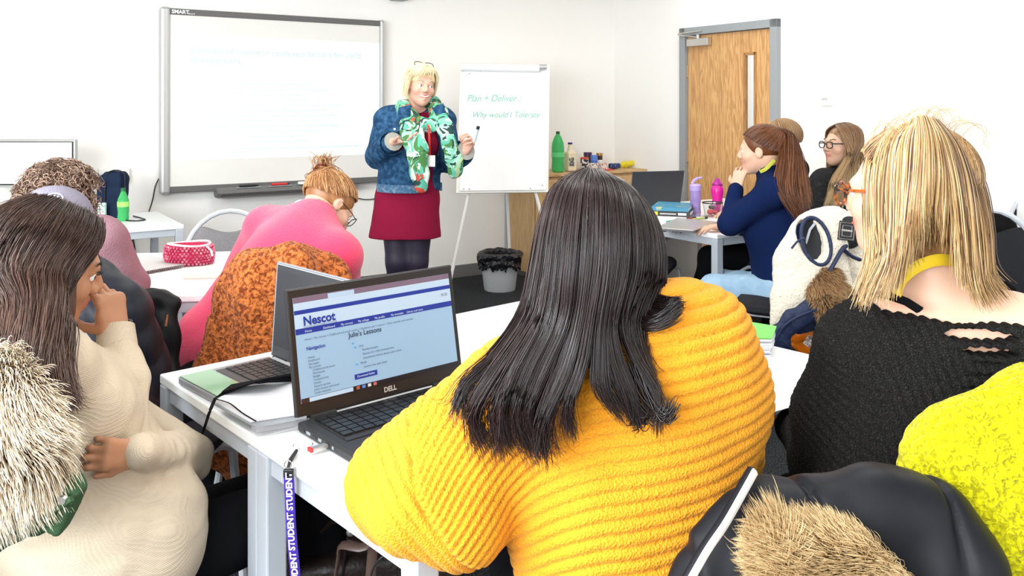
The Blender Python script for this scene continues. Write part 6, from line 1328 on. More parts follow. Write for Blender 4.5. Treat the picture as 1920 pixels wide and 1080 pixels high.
# older grey laptop behind it
h1, h2 = V((-.6416, 2.256, .741)), V((-.6416+.36*.70, 2.256-.36*.714, .741))
oldm = mat('silver_shell', (.33, .34, .36), .35, .3); t2 = laptop('laptop', 'older grey laptop with a dark screen, turned to the cream-jumpered woman', h1, h2, .245, .248, math.radians(4), oldm, mat('bezel_grey', (.05, .052, .056), .35), mat('dark_display', (.055, .055, .060), .18), mat('dark_grey_keys', (.035, .035, .036), .4), cols=15, palm=mat('touchpad_dark', (.10, .12, .10), .2))
q = MB(); d_ = lambda a, b, c: t2[9](a, b, c); q.tube([t2[8](-.17, .01, .004), t2[8](-.17, .243, .004), t2[8](.17, .243, .004), t2[8](.17, .01, .004)], .0016, 4); q.build('bezel_line', M['frame'], t2[1])
MB().box(t2[9](0, -.205, .0228), (.34, .078, .0012), t2[10]).build('palm_rest', mat('green_reflection_gloss', (.22, .40, .22), .08, coat=.6), t2[0])  # green reflection on the palm rest, painted into its base colour
MB().box(t2[9](0, -.010, .0232), (.30, .018, .003), t2[10]).build('speaker_strip', mat('pale_strip', (.5, .5, .5), .4), t2[0], bevel=.001)

# ------------------------------------------------------------------ lanyard hanging off the table edge from the laptop's memory stick
usb = Lm(-(HR_-HL).length/2-.02, -.128, .012)
o = thing('usb_stick', 'small metal memory stick in the side of the black laptop', 'memory stick', usb); MB().box(Lm(-(HR_-HL).length/2-.018, -.128, .011), (.034, .014, .006), Rm_).build('stick', M['steel'], o, bevel=.001); MB().box(Lm(-(HR_-HL).length/2-.037, -.128, .011), (.006, .015, .008), Rm_).build('end_cap', M['red'], o, bevel=.001)
ln = thing('lanyard', 'purple lanyard reading STUDENT hanging over the table edge', 'lanyard', P(548, 1000, 1.612))
r0 = G(568, 836, .745); MB().tube([r0+V((.019*math.cos(a), .019*math.sin(a), .002)) for a in np.linspace(0, 6.283, 24)[:-1]], .0010, 6, closed=True).build('split_ring', M['chrome'], ln)
MB().tube([G(556, 845, .746), G(545, 862, .746), P(543, 868, 1.61), P(540, 877, 1.60)], [.0035, .0045, .0035, .003], 8).build('cord', M['black'], ln)
MB().tube([P(540, 871, 1.60)+V((.007*math.cos(a), 0, .007*math.sin(a))) for a in np.linspace(0, 6.283, 14)[:-1]], .0011, 6, closed=True).build('small_ring', M['steel'], ln)
MB().box(P(541, 887, 1.612), (.019, .008, .016)).build('clip', M['black'], ln, bevel=.002)
pth = [(541, 893), (543, 930), (545, 980), (548, 1020), (552, 1060), (557, 1110), (564, 1180)]; vs = []
for i, (x, y) in enumerate(pth):
    for s in (-1, 1): vs.append(P(x+s*9.5, y, 1.612+.004*s+.002*math.sin(i*1.3)))
st_ = MB(); n_ = len(pth); st_.add(vs+[v+V((0, .0022, 0)) for v in vs], [(2*i, 2*i+1, 2*i+3, 2*i+2) for i in range(n_-1)]+[(2*n_+2*i+2, 2*n_+2*i+3, 2*n_+2*i+1, 2*n_+2*i) for i in range(n_-1)]+[(2*i+2, 2*n_+2*i+2, 2*n_+2*i, 2*i) for i in range(n_-1)]+[(2*i+1, 2*n_+2*i+1, 2*n_+2*i+3, 2*i+3) for i in range(n_-1)])
st_.build('strap', mat('purple_ribbon', (.07, .03, .42), .5, bump=(500, .2)), ln)
for y0, y1, x0, x1 in ((957, 905, 549, 547), (1032, 980, 553, 550), (1106, 1054, 561, 556)):
    a_, b_ = P(x0, y0, 1.6055), P(x1, y1, 1.6055); text('strap_lettering', 'STUDENT', .0162, a_, b_-a_, V((-1, 0, -.05)), mat('lanyard_print', (.62, .60, .72), .6), ln, bold=.0006)
# ------------------------------------------------------------------ things on the two front tables
TZ = .7405
def slab(name, label, cat, corners, z0, th, m, part='sheet', group=None, bevel=0, parent=None, zref=None):
    q = MB(); cs = [G(x, y, z0 if zref is None else zref) for x, y in corners]
    for c in cs: c.z = z0
    n = len(cs); cen = sum(cs, V((0, 0, 0)))/n
    a_ = (cs[1]-cs[0]).cross(cs[2]-cs[1]).z
    if a_ < 0: cs = cs[::-1]
    q.add(cs+[c+V((0, 0, th)) for c in cs], [tuple(reversed(range(n))), tuple(range(n, 2*n))]+[(i, (i+1) % n, (i+1) % n+n, i+n) for i in range(n)])
    if parent is not None: return q.build(part, m, parent, bevel=bevel, smooth=False)
    o = q.build(name, m, None, bevel=bevel, smooth=False); return tag(o, label, cat, group)
nb = thing('notebook', 'open notebook with a black cover and ribbon, resting on the older laptop\'s corner', 'notebook', G(480, 770, TZ)); NZ = TZ+.0235
slab('', '', '', [(472, 806), (480, 812), (577, 796), (572, 765), (500, 780)], TZ, .022, mat('grey_pad', (.45, .45, .47), .7), 'lower_pad', parent=nb)
slab('', '', '', [(402, 760), (478, 802), (575, 785), (560, 715), (440, 730)], NZ, .004, M['frame_d'], 'back_cover', parent=nb)
for i in range(6): slab('', '', '', [(404+i, 754-i), (470+i, 792-i*1.5), (572, 776-i*1.5), (556, 712), (442+i, 728)], NZ+.004+i*.0022, .0018, mat('notebook_page', (.84, .83, .86), .7), 'page', parent=nb)
cv = []; 
for i in range(9):
    t_ = i/8
    for (x, y), h_ in (((402+8*t_*4, 746-24*t_), .018+.004*math.sin(t_*3.1)), ((470+50*t_, 718-12*t_), .052), ((548+4*t_, 700+14*(1-t_)), .030)): cv.append(G(x, y, NZ+h_*(.6+.4*math.sin(t_*3.1))))
me = grid_mesh('front_cover', [list(c) for c in cv], 9, 3); o = link('front_cover', me, M['blackfab'], nb); mo = o.modifiers.new('s', 'SOLIDIFY'); mo.thickness = .002
MB().tube([V(p) for p in cat([G(404, 746, NZ+.02), G(398, 760, NZ+.012), G(392, 775, NZ+.004), P(384, 800, 1.965), P(376, 822, 1.96)], 14)], .0045, 6, flat=.3, up=(0, -1, 0)).build('ribbon', M['blackfab'], nb)
MB().tube([V(p) for p in cat([G(404, 748, NZ+.022), G(430, 756, NZ+.022), G(455, 775, NZ+.020), G(480, 790, NZ+.016)], 12)], .0022, 5, flat=.3).build('elastic', M['blackfab'], nb)
pp = [[(1385, 690), (1440, 668), (1528, 690), (1512, 735), (1420, 745)], [(1380, 720), (1430, 700), (1500, 735), (1495, 760), (1420, 782), (1395, 760)], [(1350, 760), (1395, 735), (1470, 745), (1420, 790)]]
for i, c in enumerate(pp): slab('paper_sheet', ['white printed sheet at the far right corner of the foreground tables', 'white sheet overlapping the printed one, with small blue print', 'white sheet beside the yellow jumper\'s right elbow'][i], 'paper', c, TZ+.001+i*.0012, .0008, M['paper'])
for i in range(9): text('print_line', 'Communication and language development', .008, G(1436+i*5, 690+i*6, TZ+.0022), (1, .25, 0), (-.25, 1, 0), mat('print_grey', (.6, .6, .63), .7), bpy.data.objects['paper_sheet']) if i < 6 else None
stk = thing('booklet_stack', 'stack of white booklets under a bright green sheet', 'booklets', G(1420, 668, TZ))
rs = random.Random(3)
for i in range(9):
    dx, dy = rs.uniform(-2, 2), rs.uniform(-1.5, 1.5); slab('', '', '', [(1330+dx, 672+dy), (1446+dx, 674+dy), (1452+dx, 650+dy), (1345+dx, 634+dy)], TZ+i*.0062, .0055, mat('booklet_paper', (.70-.12*(i % 2), .70-.12*(i % 2), .68), .7), 'booklet', parent=stk, zref=TZ)
slab('', '', '', [(1315, 672), (1448, 676), (1456, 652), (1345, 632)], TZ+.058, .003, mat('bright_green_card', (.16, .62, .10), .6), 'top_sheet', parent=stk, zref=TZ)
# ------------------------------------------------------------------ left table: beaded pencil case, spiral notebook, pad
pc = G(355, 494, TZ); case = thing('pencil_case', 'round pink beaded pencil case with a white zip, open at the top', 'pencil case', pc)
pinkm = mat('pink_beads', (.62, .06, .16), .5, var=(40, (.85, .45, .52), .45, .7))
q = MB(); q.lathe([(.085, 0), (.100, .012), (.105, .045), (.092, .080), (.082, .083), (.078, .06), (.07, .02), (.0001, .02)], (pc.x, pc.y, TZ), 28, sx=1, sy=.72); q.build('shell', mat('pink_lining', (.60, .05, .12), .8), case)
bm_ = MB(); rs = random.Random(7)
for r in range(7):
    for k in range(38):
        a = 2*math.pi*(k+.5*(r % 2))/38; z_ = .008+r*.0115; rr = .100+.006*math.sin(r/6*math.pi); c_ = (pc.x+rr*math.cos(a), pc.y+rr*.74*math.sin(a), TZ+z_+rs.uniform(-.002, .002)); s = .0062
        bm_.lathe([(.0001, -s), (s*.8, -s*.5), (s*.8, s*.5), (.0001, s)], c_, 6)
o = bm_.build('beads', pinkm, case); o['kind'] = 'stuff'
MB().tube([(pc.x+.088*math.cos(a), pc.y+.066*math.sin(a), TZ+.086+.004*math.sin(2*a)) for a in np.linspace(0, 6.283, 30)[:-1]], .005, 6, closed=True).build('zip', M['plastic'], case)
MB().tube([P(388, 462, pc.y-.05), P(396, 470, pc.y-.07), P(398, 480, pc.y-.08)], .005, 6, flat=.4).build('zip_pull', M['paper'], case)
sn = thing('spiral_notebook', 'white spiral notebook lying beside the pencil case', 'notebook', G(290, 505, TZ))
slab('', '', '', [(240, 508), (258, 515), (344, 500), (330, 490), (262, 480)], TZ, .010, M['paper'], 'page_block', parent=sn); slab('', '', '', [(240, 505), (260, 512), (344, 497), (328, 487), (262, 477)], TZ+.0105, .002, mat('cover_grey', (.55, .53, .52), .6), 'cover', parent=sn)
for i in range(22):
    c_ = G(262+i*3.75, 514-i*.68, TZ+.006); MB().tube([c_+V((0, .008*math.cos(a), .008*math.sin(a))) for a in np.linspace(0, 6.283, 9)[:-1]], .0012, 4, closed=True).build('coil', mat('coil_brown', (.18, .10, .10), .4) if i == 0 else bpy.data.materials['coil_brown'], sn)
slab('writing_pad', 'cream writing pad near the edge of the pencil case table', 'pad', [(344, 524), (352, 505), (425, 498), (420, 522)], TZ, .006, mat('cream_paper', (.82, .78, .66), .7))
# ------------------------------------------------------------------ back-left desk
mn = G(62, 428, .74); mon = thing('monitor', 'silver-framed desktop monitor with a pale lit screen at the far left', 'monitor', V((P(60, 340, 5.15).x, 5.2, .74)))
def bx(parent, name, c, s, m, R=None, bevel=0): return MB().box(c, s, R).build(name, m, parent, bevel=bevel)
mc = P(66, 306, 5.15); bx(mon, 'screen_housing', mc, (.50, .035, .29), M['silver'], None, .006); bx(mon, 'screen_surround', mc+V((0, -.018, 0)), (.478, .004, .262), M['black']); bx(mon, 'display', mc+V((0, -.0205, .002)), (.462, .003, .248), mat('monitor_glow', (.85, .88, .92), .3, emit=.7))
bx(mon, 'stand', V((mc.x, 5.2, (mc.z-.13+.75)/2)), (.06, .04, mc.z-.13-.74+.02), M['frame_d'], None, .004); bx(mon, 'foot', V((mc.x, 5.18, .7515)), (.26, .18, .02), M['frame_d'], None, .006)
bg = thing('shoulder_bag', 'dark navy bag standing on the back-left desk behind the bottle', 'bag', G(213, 410, .74)); gy = G(213, 410, .74).y+.05
b_ = Blob(); b_.box(P(212, 372, gy+.04), (.055, .045, .125), None, .02, .02); b_.box(P(216, 332, gy+.04), (.040, .03, .02), None, .015, .03)
link('bag_body', b_.mesh('bag_body', .007, 1, folds(.006, 9, 5)), mat('navy_canvas', (.012, .022, .05), .8), bg); MB().tube([V(p) for p in cat([P(197, 395, gy-.03), P(198, 345, gy-.03), P(206, 322, gy), P(230, 322, gy), P(234, 345, gy), P(234, 375, gy)], 16)], .008, 6, flat=.4).build('strap', mat('black_webbing', (.015, .015, .018), .7), bg)
cb_ = G(186, 412, .74); cb = thing('tissue_packet', 'small cherry-patterned packet beside the navy bag', 'packet', cb_); bx(cb, 'packet', cb_+V((0, .02, .05)), (.06, .03, .10), mat('cherry_print', (.55, .85, .78), .6, var=(55, (.75, .06, .06), .58, .62)), None, .006)
def bottle(name, label, loc, prof, m, cap_prof, capm, label_z=None, lm=None, rl=None, liquid=None, parts=(), cat='bottle'):
    t = thing(name, label, cat, loc); MB().lathe(prof, loc, 24).build('bottle_body', m, t); MB().lathe(cap_prof, loc, 20).build('cap', capm, t)
    if label_z: MB().lathe([(rl, label_z[0]), (rl, label_z[1])], loc, 24).build('label_band', lm, t)
    return t
gl = G(231, 414, .74)
bottle('drink_bottle', 'small green fizzy drink bottle on the back-left desk', gl, [(.001, .002), (.028, 0), (.032, .02), (.030, .05), (.033, .08), (.033, .11), (.030, .13), (.018, .16), (.012, .175), (.012, .18)], M['green'], [(.0145, .178), (.0145, .195), (.001, .196)], M['greencap'], (.085, .115), mat('lime_label', (.35, .75, .15), .4), .0338)
cable('desk_cable', 'black cable curling on the back-left desk', [G(250, 405, .745), G(265, 409, .745), G(272, 412, .745), G(255, 414, .745), G(235, 413, .745)], .004)
for i in range(2): cable('trailing_cable', 'black cable hanging behind the back-left desk, ' + ('left one', 'right one')[i], [WPt(243+i*5, 430), WPt(246+i*3, 450), WPt(240+i*12, 470), WPt(236+i*14, 485)], .005)
# ------------------------------------------------------------------ bin
bc = G(937, 543, 0); bc.z = .001; bn = thing('waste_bin', 'pale grey round waste bin with a black liner by the cupboard', 'bin', bc)
MB().lathe([(.001, .004), (.118, 0), (.122, .01), (.150, .25), (.156, .252), (.150, .256), (.146, .25), (.115, .012), (.001, .01)], bc, 32).build('bin_body', M['bin'], bn)
lb_ = Blob(); 
for k in range(30):
    a = 2*math.pi*k/30; a2 = 2*math.pi*(k+1)/30; lo_z = .180+.018*math.sin(k*2.3)+.01*math.sin(k*5.1)
    lb_.cap(bc+V((.150*math.cos(a), .150*math.sin(a), .268)), bc+V((.160*math.cos(a), .160*math.sin(a), lo_z)), .014, .011, .02); lb_.cap(bc+V((.150*math.cos(a), .150*math.sin(a), .272)), bc+V((.150*math.cos(a2), .150*math.sin(a2), .272)), .017, .017, .02)
link('bin_liner', lb_.mesh('bin_liner', .007, 0, folds(.010, 11, 9)), M['bag'], bn)
# ------------------------------------------------------------------ on the cupboard
def cup(px, d):                                                      # on the cupboard top: picture column px, distance d from the wall
    r = (px-960)/F; o_ = RP(0, -d, 0); x_ = (r*o_.y-o_.x)/(math.cos(YAW)-r*math.sin(YAW)); q = RP(x_, -d, CH); return q
lo = cup(1046, .30); pr = [(.001, .004), (.035, 0), (.050, .008), (.054, .03), (.050, .10), (.054, .14), (.054, .21), (.050, .25), (.030, .30), (.014, .325), (.014, .335)]
bottle('soda_bottle', 'large green soda bottle standing on the cupboard', lo, pr, M['green'], [(.017, .325), (.017, .348), (.001, .349)], M['greencap'], (.13, .17), mat('green_band', (.12, .65, .22), .3), .0548)
m0 = cup(1069, .30); mk = thing('milk_bottle', 'plastic milk bottle with a navy lid on the cupboard', 'bottle', m0)
q = Blob(); q.box(m0+V((0, 0, .085)), (.030, .030, .070), RZ(.5), .012, .01); q.cap(m0+V((0, 0, .16)), m0+V((0, 0, .235)), .030, .015, .02); link('bottle_body', q.mesh('bottle_body', .005), mat('milk_white', (.78, .68, .48), .4), mk)
MB().lathe([(.020, .235), (.020, .250), (.001, .251)], m0, 16).build('cap', mat('navy_cap', (.015, .02, .15), .4), mk); bx(mk, 'label_patch', m0+V((.008, -.048, .085)), (.045, .004, .075), mat('dark_print', (.08, .09, .10), .5, var=(70, (.6, .55, .4), .5, .6)), RZ(.12))
def jar(px, d, label, r, h, bodym, lidm, lid_h=.02, cat='jar', name='jar', band=None):
    l_ = cup(px, d); t = thing(name, label, cat, l_); MB().lathe([(.001, .001), (r, 0), (r, h-lid_h), (r*.9, h-lid_h+.002)], l_, 20).build('jar_body', bodym, t, bevel=0); MB().lathe([(r*1.04, h-lid_h), (r*1.04, h), (.001, h+.001)], l_, 20).build('lid', lidm, t)
    if band: MB().lathe([(r*1.01, band[0]), (r*1.01, band[1])], l_, 20).build('label_band', band[2], t)
    return l_
blackwhite = mat('black_white_print', (.75, .72, .68), .5, var=(38, (.02, .02, .02), .48, .52))
jar(1096, .28, 'white canister with a red lid and black roundel on the cupboard', .036, .115, blackwhite, mat('red_lid', (.55, .05, .02), .4), .014, 'canister', 'canister')
jar(1102, .16, 'dark jar with a purple lid behind the red-lidded canister', .036, .150, mat('brown_jar', (.08, .04, .03), .2), mat('purple_lid', (.05, .01, .08), .3), .025)
jar(1114, .26, 'translucent blue tub among the jars on the cupboard', .030, .130, mat('blue_tub', (.05, .14, .55), .3), mat('blue_lid', (.10, .22, .65), .3), .05, 'tub', 'tub')
jar(1124, .18, 'coffee jar with a gold lid at the back of the cupboard', .028, .140, mat('coffee', (.06, .03, .02), .15), mat('gold_lid', (.45, .27, .07), .3, .6), .022, band=(.03, .08, M['paper']))
tray = cup(1112, .30); tb = thing('red_tray', 'flat red tray under the jars on the cupboard', 'tray', tray); bx(tb, 'tray_base', tray+V((0, -.03, .005)), (.34, .16, .010), M['red'], RZ(YAW), .003)
for i, (px, w_) in enumerate(((1112, .075), (1130, .075))):
    l_ = cup(px, .37); bt = thing('tea_box', ['small white box with red and black print, left of its twin', 'small white box with red print beside the navy packet'][i], 'box', l_); bx(bt, 'box_body', l_+V((0, 0, .035)), (w_, .05, .068), mat('speckled_print', (.75, .70, .66), .6, var=(75, (.40, .08, .05) if i else (.12, .08, .07), .50, .56)), RZ(YAW), .002)
l_ = cup(1152, .30); pk = thing('snack_packet', 'navy and white snack packet lying beside the yellow bag', 'packet', l_); q = Blob(); q.box(l_+V((0, 0, .028)), (.040, .02, .012), RZ(YAW), .012, .01); link('packet_body', q.mesh('packet_body', .005, 1, folds(.003, 25, 3)), mat('navy_print', (.02, .04, .14), .35, var=(45, (.5, .5, .55), .62, .66)), pk)
l_ = cup(1178, .26); pk = thing('crumpled_bag', 'crumpled yellow snack bag at the end of the cupboard', 'packet', l_); q = Blob(); q.cap(l_+V((-.05, -.03, .032)), l_+V((.02, .01, .035)), .030, .026, .01); q.cap(l_+V((.02, .01, .035)), l_+V((.07, .04, .060)), .024, .014, .01); link('packet_body', q.mesh('packet_body', .005, 0, folds(.010, 16, 3)), mat('yellow_foil', (.75, .62, .02), .3), pk)
# ------------------------------------------------------------------ right-hand tables
def on_t(px, py, z=TZ): return G(px, py, z)
lp = on_t(1262, 397); l2 = laptop('laptop', 'open black laptop seen from behind, near the oak cupboard', lp+vR*(-.16)+uR*.02+V((.15, .05, 0)), lp+vR*(-.16)+V((-.19, -.05, 0)), .22, .245, math.radians(14), mat('charcoal_lid', (.035, .037, .042), .4), bez, dsp_m, M['black'], rows=4, cols=10)
sl_ = thing('laptop', 'closed silver laptop on the right-hand table beside the navy elbow', 'laptop', on_t(1285, 425)); cs = [(1228, 432), (1300, 437), (1345, 421), (1270, 413)]
slab('', '', '', cs, TZ, .012, oldm, 'base', parent=sl_, bevel=.003); slab('', '', '', [(x+.5, y-2.8) for x, y in cs], TZ+.013, .008, mat('warm_silver_lid', (.52, .49, .47), .3, .5), 'lid', parent=sl_, bevel=.003)
for i, x in enumerate((1236, 1246, 1262, 1268, 1276)): bx(sl_, 'port', G(x, 432.8+i*.9, TZ+.007)+V((0, -.003, 0)), (.018 if i < 2 else .008, .003, .005), M['black'])
bk = [('blue and green paperback lying on top of the pile', (.05, .25, .40), .022, 0), ('black paperback with a yellow spine tip, middle of the pile', (.02, .02, .022), .026, 1), ('white book at the bottom of the pile beside the lilac bottle', (.75, .75, .73), .018, 2)]
zz = TZ
for nm, c_, th, k in reversed(bk):
    dx = (0, 3, -4)[k]; cs = [(1222+dx, 410), (1290+dx, 413), (1300+dx, 402), (1235+dx, 399)]; o = thing('book', nm, 'book', G(1260, 400, zz)); slab('', '', '', cs, zz, th, M['paper'], 'page_block', parent=o, zref=TZ)
    cc = [G(x, y, TZ) for x, y in cs]
    for c in cc: c.z = zz
    cen = sum(cc, V((0, 0, 0)))/4; q = MB()
    for z_ in (zz-.0003, zz+th-.002): q.add([cen+(c-cen)*1.03+V((0, 0, z_-zz)) for c in cc]+[cen+(c-cen)*1.03+V((0, 0, z_-zz+.0025)) for c in cc], [(3, 2, 1, 0), (4, 5, 6, 7)]+[(i, (i+1) % 4, (i+1) % 4+4, i+4) for i in range(4)])
    q.build('cover', mat('cover_'+('teal', 'black', 'white')[k], c_, .4, var=(20, (.5, .5, .2), .62, .66) if k == 0 else None), o)
    a_, b_ = cen+(cc[0]-cen)*1.035, cen+(cc[1]-cen)*1.035; q = MB(); q.add([a_, b_, b_+V((0, 0, th)), a_+V((0, 0, th))], [(0, 1, 2, 3)]); q.build('spine', bpy.data.materials['cover_'+('teal', 'black', 'white')[k]], o)
    if k != 1: zz += th+.003; continue
    q = MB(); q.add([a_+V((0, -.001, .002)), lerp(a_, b_, .14)+V((0, -.001, .002)), lerp(a_, b_, .14)+V((0, -.001, th-.002)), a_+V((0, -.001, th-.002))], [(0, 1, 2, 3)]); q.build('yellow_tip', mat('yellow_tip', (.8, .6, .03), .5), o); q = MB(); q.add([lerp(a_, b_, .68)+V((0, -.001, .006)), lerp(a_, b_, .9)+V((0, -.001, .006)), lerp(a_, b_, .9)+V((0, -.001, th-.006)), lerp(a_, b_, .68)+V((0, -.001, th-.006))], [(0, 1, 2, 3)]); q.build('spine_label', M['paper'], o)
    for j_ in range(12 if k == 1 else 0):
        u0 = .20+j_*.036; q = MB(); q.add([lerp(a_, b_, u0)+V((0, -.001, .009)), lerp(a_, b_, u0+.024)+V((0, -.001, .009)), lerp(a_, b_, u0+.024)+V((0, -.001, .016)), lerp(a_, b_, u0)+V((0, -.001, .016))], [(0, 1, 2, 3)]); q.build('spine_letter', M['paper'], o)
    zz += th+.003
for i, (x0, y0, x1, y1, c_, nm) in enumerate(((1250, 416, 1262, 414, (.05, .35, .28), 'teal marker lying on papers'), (1272, 413, 1304, 408, (.5, .06, .05), 'thin red pen lying on papers'), (1300, 411, 1326, 408, (.45, .50, .12), 'lime green pen near the lilac bottle'))):
    a_, b_ = G(x0, y0, TZ+.008), G(x1, y1, TZ+.008); o = thing('pen', nm, 'pen', a_); MB().tube([a_, lerp(a_, b_, .8)], .006, 8).build('barrel', mat('pen_colour', c_, .4), o); MB().tube([lerp(a_, b_, .8), b_], .0065, 8).build('cap', M['black'], o)
slab('paper_sheet', 'loose white papers under the pens, right-hand table', 'paper', [(1216, 420), (1300, 416), (1335, 408), (1250, 402)], TZ, .001, M['paper'])
slab('paper_sheet', 'pink-edged worksheet under the navy woman\'s elbow', 'paper', [(1312, 434), (1360, 442), (1425, 436), (1385, 425)], TZ, .001, mat('pink_edged_paper', (.85, .76, .76), .7))
slab('paper_sheet', 'white worksheet with faint print in front of the navy woman', 'paper', [(1395, 432), (1445, 438), (1450, 420), (1400, 415)], TZ+.0015, .001, M['paper'])
lil = on_t(1304, 405); lb2 = thing('water_bottle', 'clear lilac water bottle with a flip spout', 'bottle', lil)
MB().lathe([(.001, .002), (.030, 0), (.033, .02), (.031, .07), (.034, .10), (.034, .16), (.030, .165), (.030, .16), (.031, .10), (.028, .07), (.030, .022), (.001, .005)], lil, 20).build('bottle_body', mat('lilac_clear', (.62, .50, .85), .05, trans=.7, ior=1.2), lb2)
MB().lathe([(.035, .158), (.036, .19), (.026, .20), (.001, .201)], lil, 20).build('cap', mat('lilac_lid', (.45, .33, .68), .4), lb2); MB().tube([lil+V((-.02, 0, .20)), lil+V((-.008, 0, .222)), lil+V((.012, 0, .234)), lil+V((.04, 0, .240))], [.011, .010, .008, .006], 8).build('spout', bpy.data.materials['lilac_lid'], lb2)
pk_ = on_t(1345, 400); pb = thing('sports_bottle', 'bright pink sports bottle in front of the oak door', 'bottle', pk_)
MB().lathe([(.001, .0), (.036, 0), (.038, .03), (.032, .09), (.040, .13), (.040, .16), (.030, .18)], pk_, 20).build('bottle_body', mat('magenta_plastic', (.75, .02, .32), .25), pb); MB().lathe([(.033, .176), (.034, .19), (.020, .205), (.014, .222), (.001, .224)], pk_, 20).build('cap', mat('dark_magenta', (.40, .02, .25), .3), pb)
tb_ = on_t(1336, 406); tub = thing('food_tub', 'clear food tub with a dark rim and red contents', 'tub', tb_)
MB().lathe([(.001, .001), (.048, 0), (.062, .085), (.060, .085), (.046, .003), (.001, .003)], tb_, 28).build('tub_body', M['glass'], tub); MB().tube([tb_+V((.062*math.cos(a), .062*math.sin(a), .086)) for a in np.linspace(0, 6.283, 28)[:-1]], .0035, 6, closed=True).build('rim', M['black'], tub)
for i, (dx, dy, dz, r, c_) in enumerate(((-.015, -.01, .030, .022, (.6, .03, .03)), (.02, .0, .022, .018, (.5, .04, .04)), (.0, .02, .055, .02, (.03, .03, .03)))):
    q = Blob(); q.ell(tb_+V((dx, dy, dz)), (r, r, r*.8)); o = link('wrapped_sweet' if i < 2 else 'small_jar', q.mesh('sweet', .005, 1, folds(.003, 30, i)), mat('tub_content', c_, .3), None); tag(o, ['shiny red wrapped lump in the clear tub, left one', 'shiny red wrapped lump in the clear tub, right one', 'small black pot inside the clear tub'][i], 'food' if i < 2 else 'pot')
# white panelled pedestal beyond the right-hand tables
wp = thing('screen_board', 'low white panel in a grey frame standing behind the right-hand tables', 'panel', P(1275, 525, 6.4)); c0, c1 = V((P(1216, 450, 5.6).x, 5.6, 0)), V((P(1312, 450, 6.35).x, 6.35, 0)); dx_ = (c1-c0).normalized(); Rp = basis(dx_, V((-dx_.y, dx_.x, 0)), (0, 0, 1)); mid = (c0+c1)/2; wl = (c1-c0).length
bx(wp, 'panel', mid+V((0, 0, .33)), (wl-.10, .02, .40), M['white'], Rp); 
for s in (-1, 1): bx(wp, 'frame_post', mid+dx_*s*(wl/2-.03)+V((0, 0, .30)), (.08, .03, .60), M['frame'], Rp, .004)
for z_ in (.085, .56): bx(wp, 'frame_rail', mid+V((0, 0, z_)), (wl-.06, .028, .10), M['frame'], Rp, .004)
# packets on the floor by the black trousers
for i, (x, y, r_) in enumerate(((1252, 560, .2), (1287, 556, -.4))):
    l_ = G(x, y, .02); o = thing('floor_packet', ['white packet with dark print lying on the carpet', 'crumpled printed packet standing by the black trouser leg'][i], 'packet', l_); q = Blob(); q.box(l_+V((0, 0, .025+.01*i)), (.05, .035, .012+.01*i), RZ(r_), .012, .01); link('packet_body', q.mesh('packet_body', .006, 0, folds(.006, 14, i)), mat('packet_print', (.7, .7, .72), .5, var=(32, (.06, .06, .10), .52, .58)), o)
# ------------------------------------------------------------------ coats and bags hung on the chairs
def teddy(name, c1, c2, scale=55, b=.9):
    m = bpy.data.materials.new(name); m.use_nodes = True; t = m.node_tree; p = t.nodes['Principled BSDF']; p.inputs['Roughness'].default_value = .95; p.inputs['Sheen Weight'].default_value = .1; p.inputs['Specular IOR Level'].default_value = .1
    tc = _n(t, 'ShaderNodeTexCoord'); nz = _n(t, 'ShaderNodeTexNoise', Scale=scale*1.6, Detail=2.0, Distortion=.7); t.links.new(tc.outputs['Object'], nz.inputs['Vector'])
    r = _n(t, 'ShaderNodeValToRGB'); r.color_ramp.elements[0].color = tuple(c1)+(1,); r.color_ramp.elements[1].color = tuple(c2)+(1,); r.color_ramp.elements[0].position = .38; r.color_ramp.elements[1].position = .60
    t.links.new(nz.outputs['Fac'], r.inputs['Fac']); t.links.new(r.outputs['Color'], p.inputs['Base Color'])
    bp = _n(t, 'ShaderNodeBump', Strength=b, Distance=.012); t.links.new(nz.outputs['Fac'], bp.inputs['Height']); t.links.new(bp.outputs['Normal'], p.inputs['Normal']); return m
# rust teddy coat behind the older laptop
rc = thing('teddy_coat', 'rust-orange teddy fleece coat draped over the chair behind the older laptop', 'coat', (P(500, 700, 2.66).x, 2.66, .3))
B = Blob(); fl = ((.35, 1, 0), .50)
B.chain([P(452, 640, 2.62), P(478, 570, 2.60), P(530, 528, 2.62), P(590, 530, 2.70), P(622, 570, 2.78)], [.10, .105, .105, .10, .09], .05, fl)
B.chain([P(470, 560, 2.62), P(500, 700, 2.60), P(500, 830, 2.58)], [.13, .17, .17], .05, fl); B.chain([P(560, 560, 2.68), P(570, 700, 2.66), P(570, 830, 2.64)], [.13, .17, .17], .05, fl)
B.chain([P(418, 620, 2.60), P(408, 700, 2.57), P(405, 840, 2.56)], [.055, .065, .070], .03, fl)
def rust(v, n): q = (v[:, 0]*9+v[:, 1]*3); return v+n*(.010*np.sin(q*4.2+.8*np.sin(v[:, 2]*6))+.006*fbm(v, 3, 4)+.0028*fbm(v, 38, 6, 1))[:, None]
link('coat_body', B.mesh('coat_body', .0055, 0, rust), teddy('rust_teddy', (.16, .034, .008), (.56, .16, .040), 50), rc)
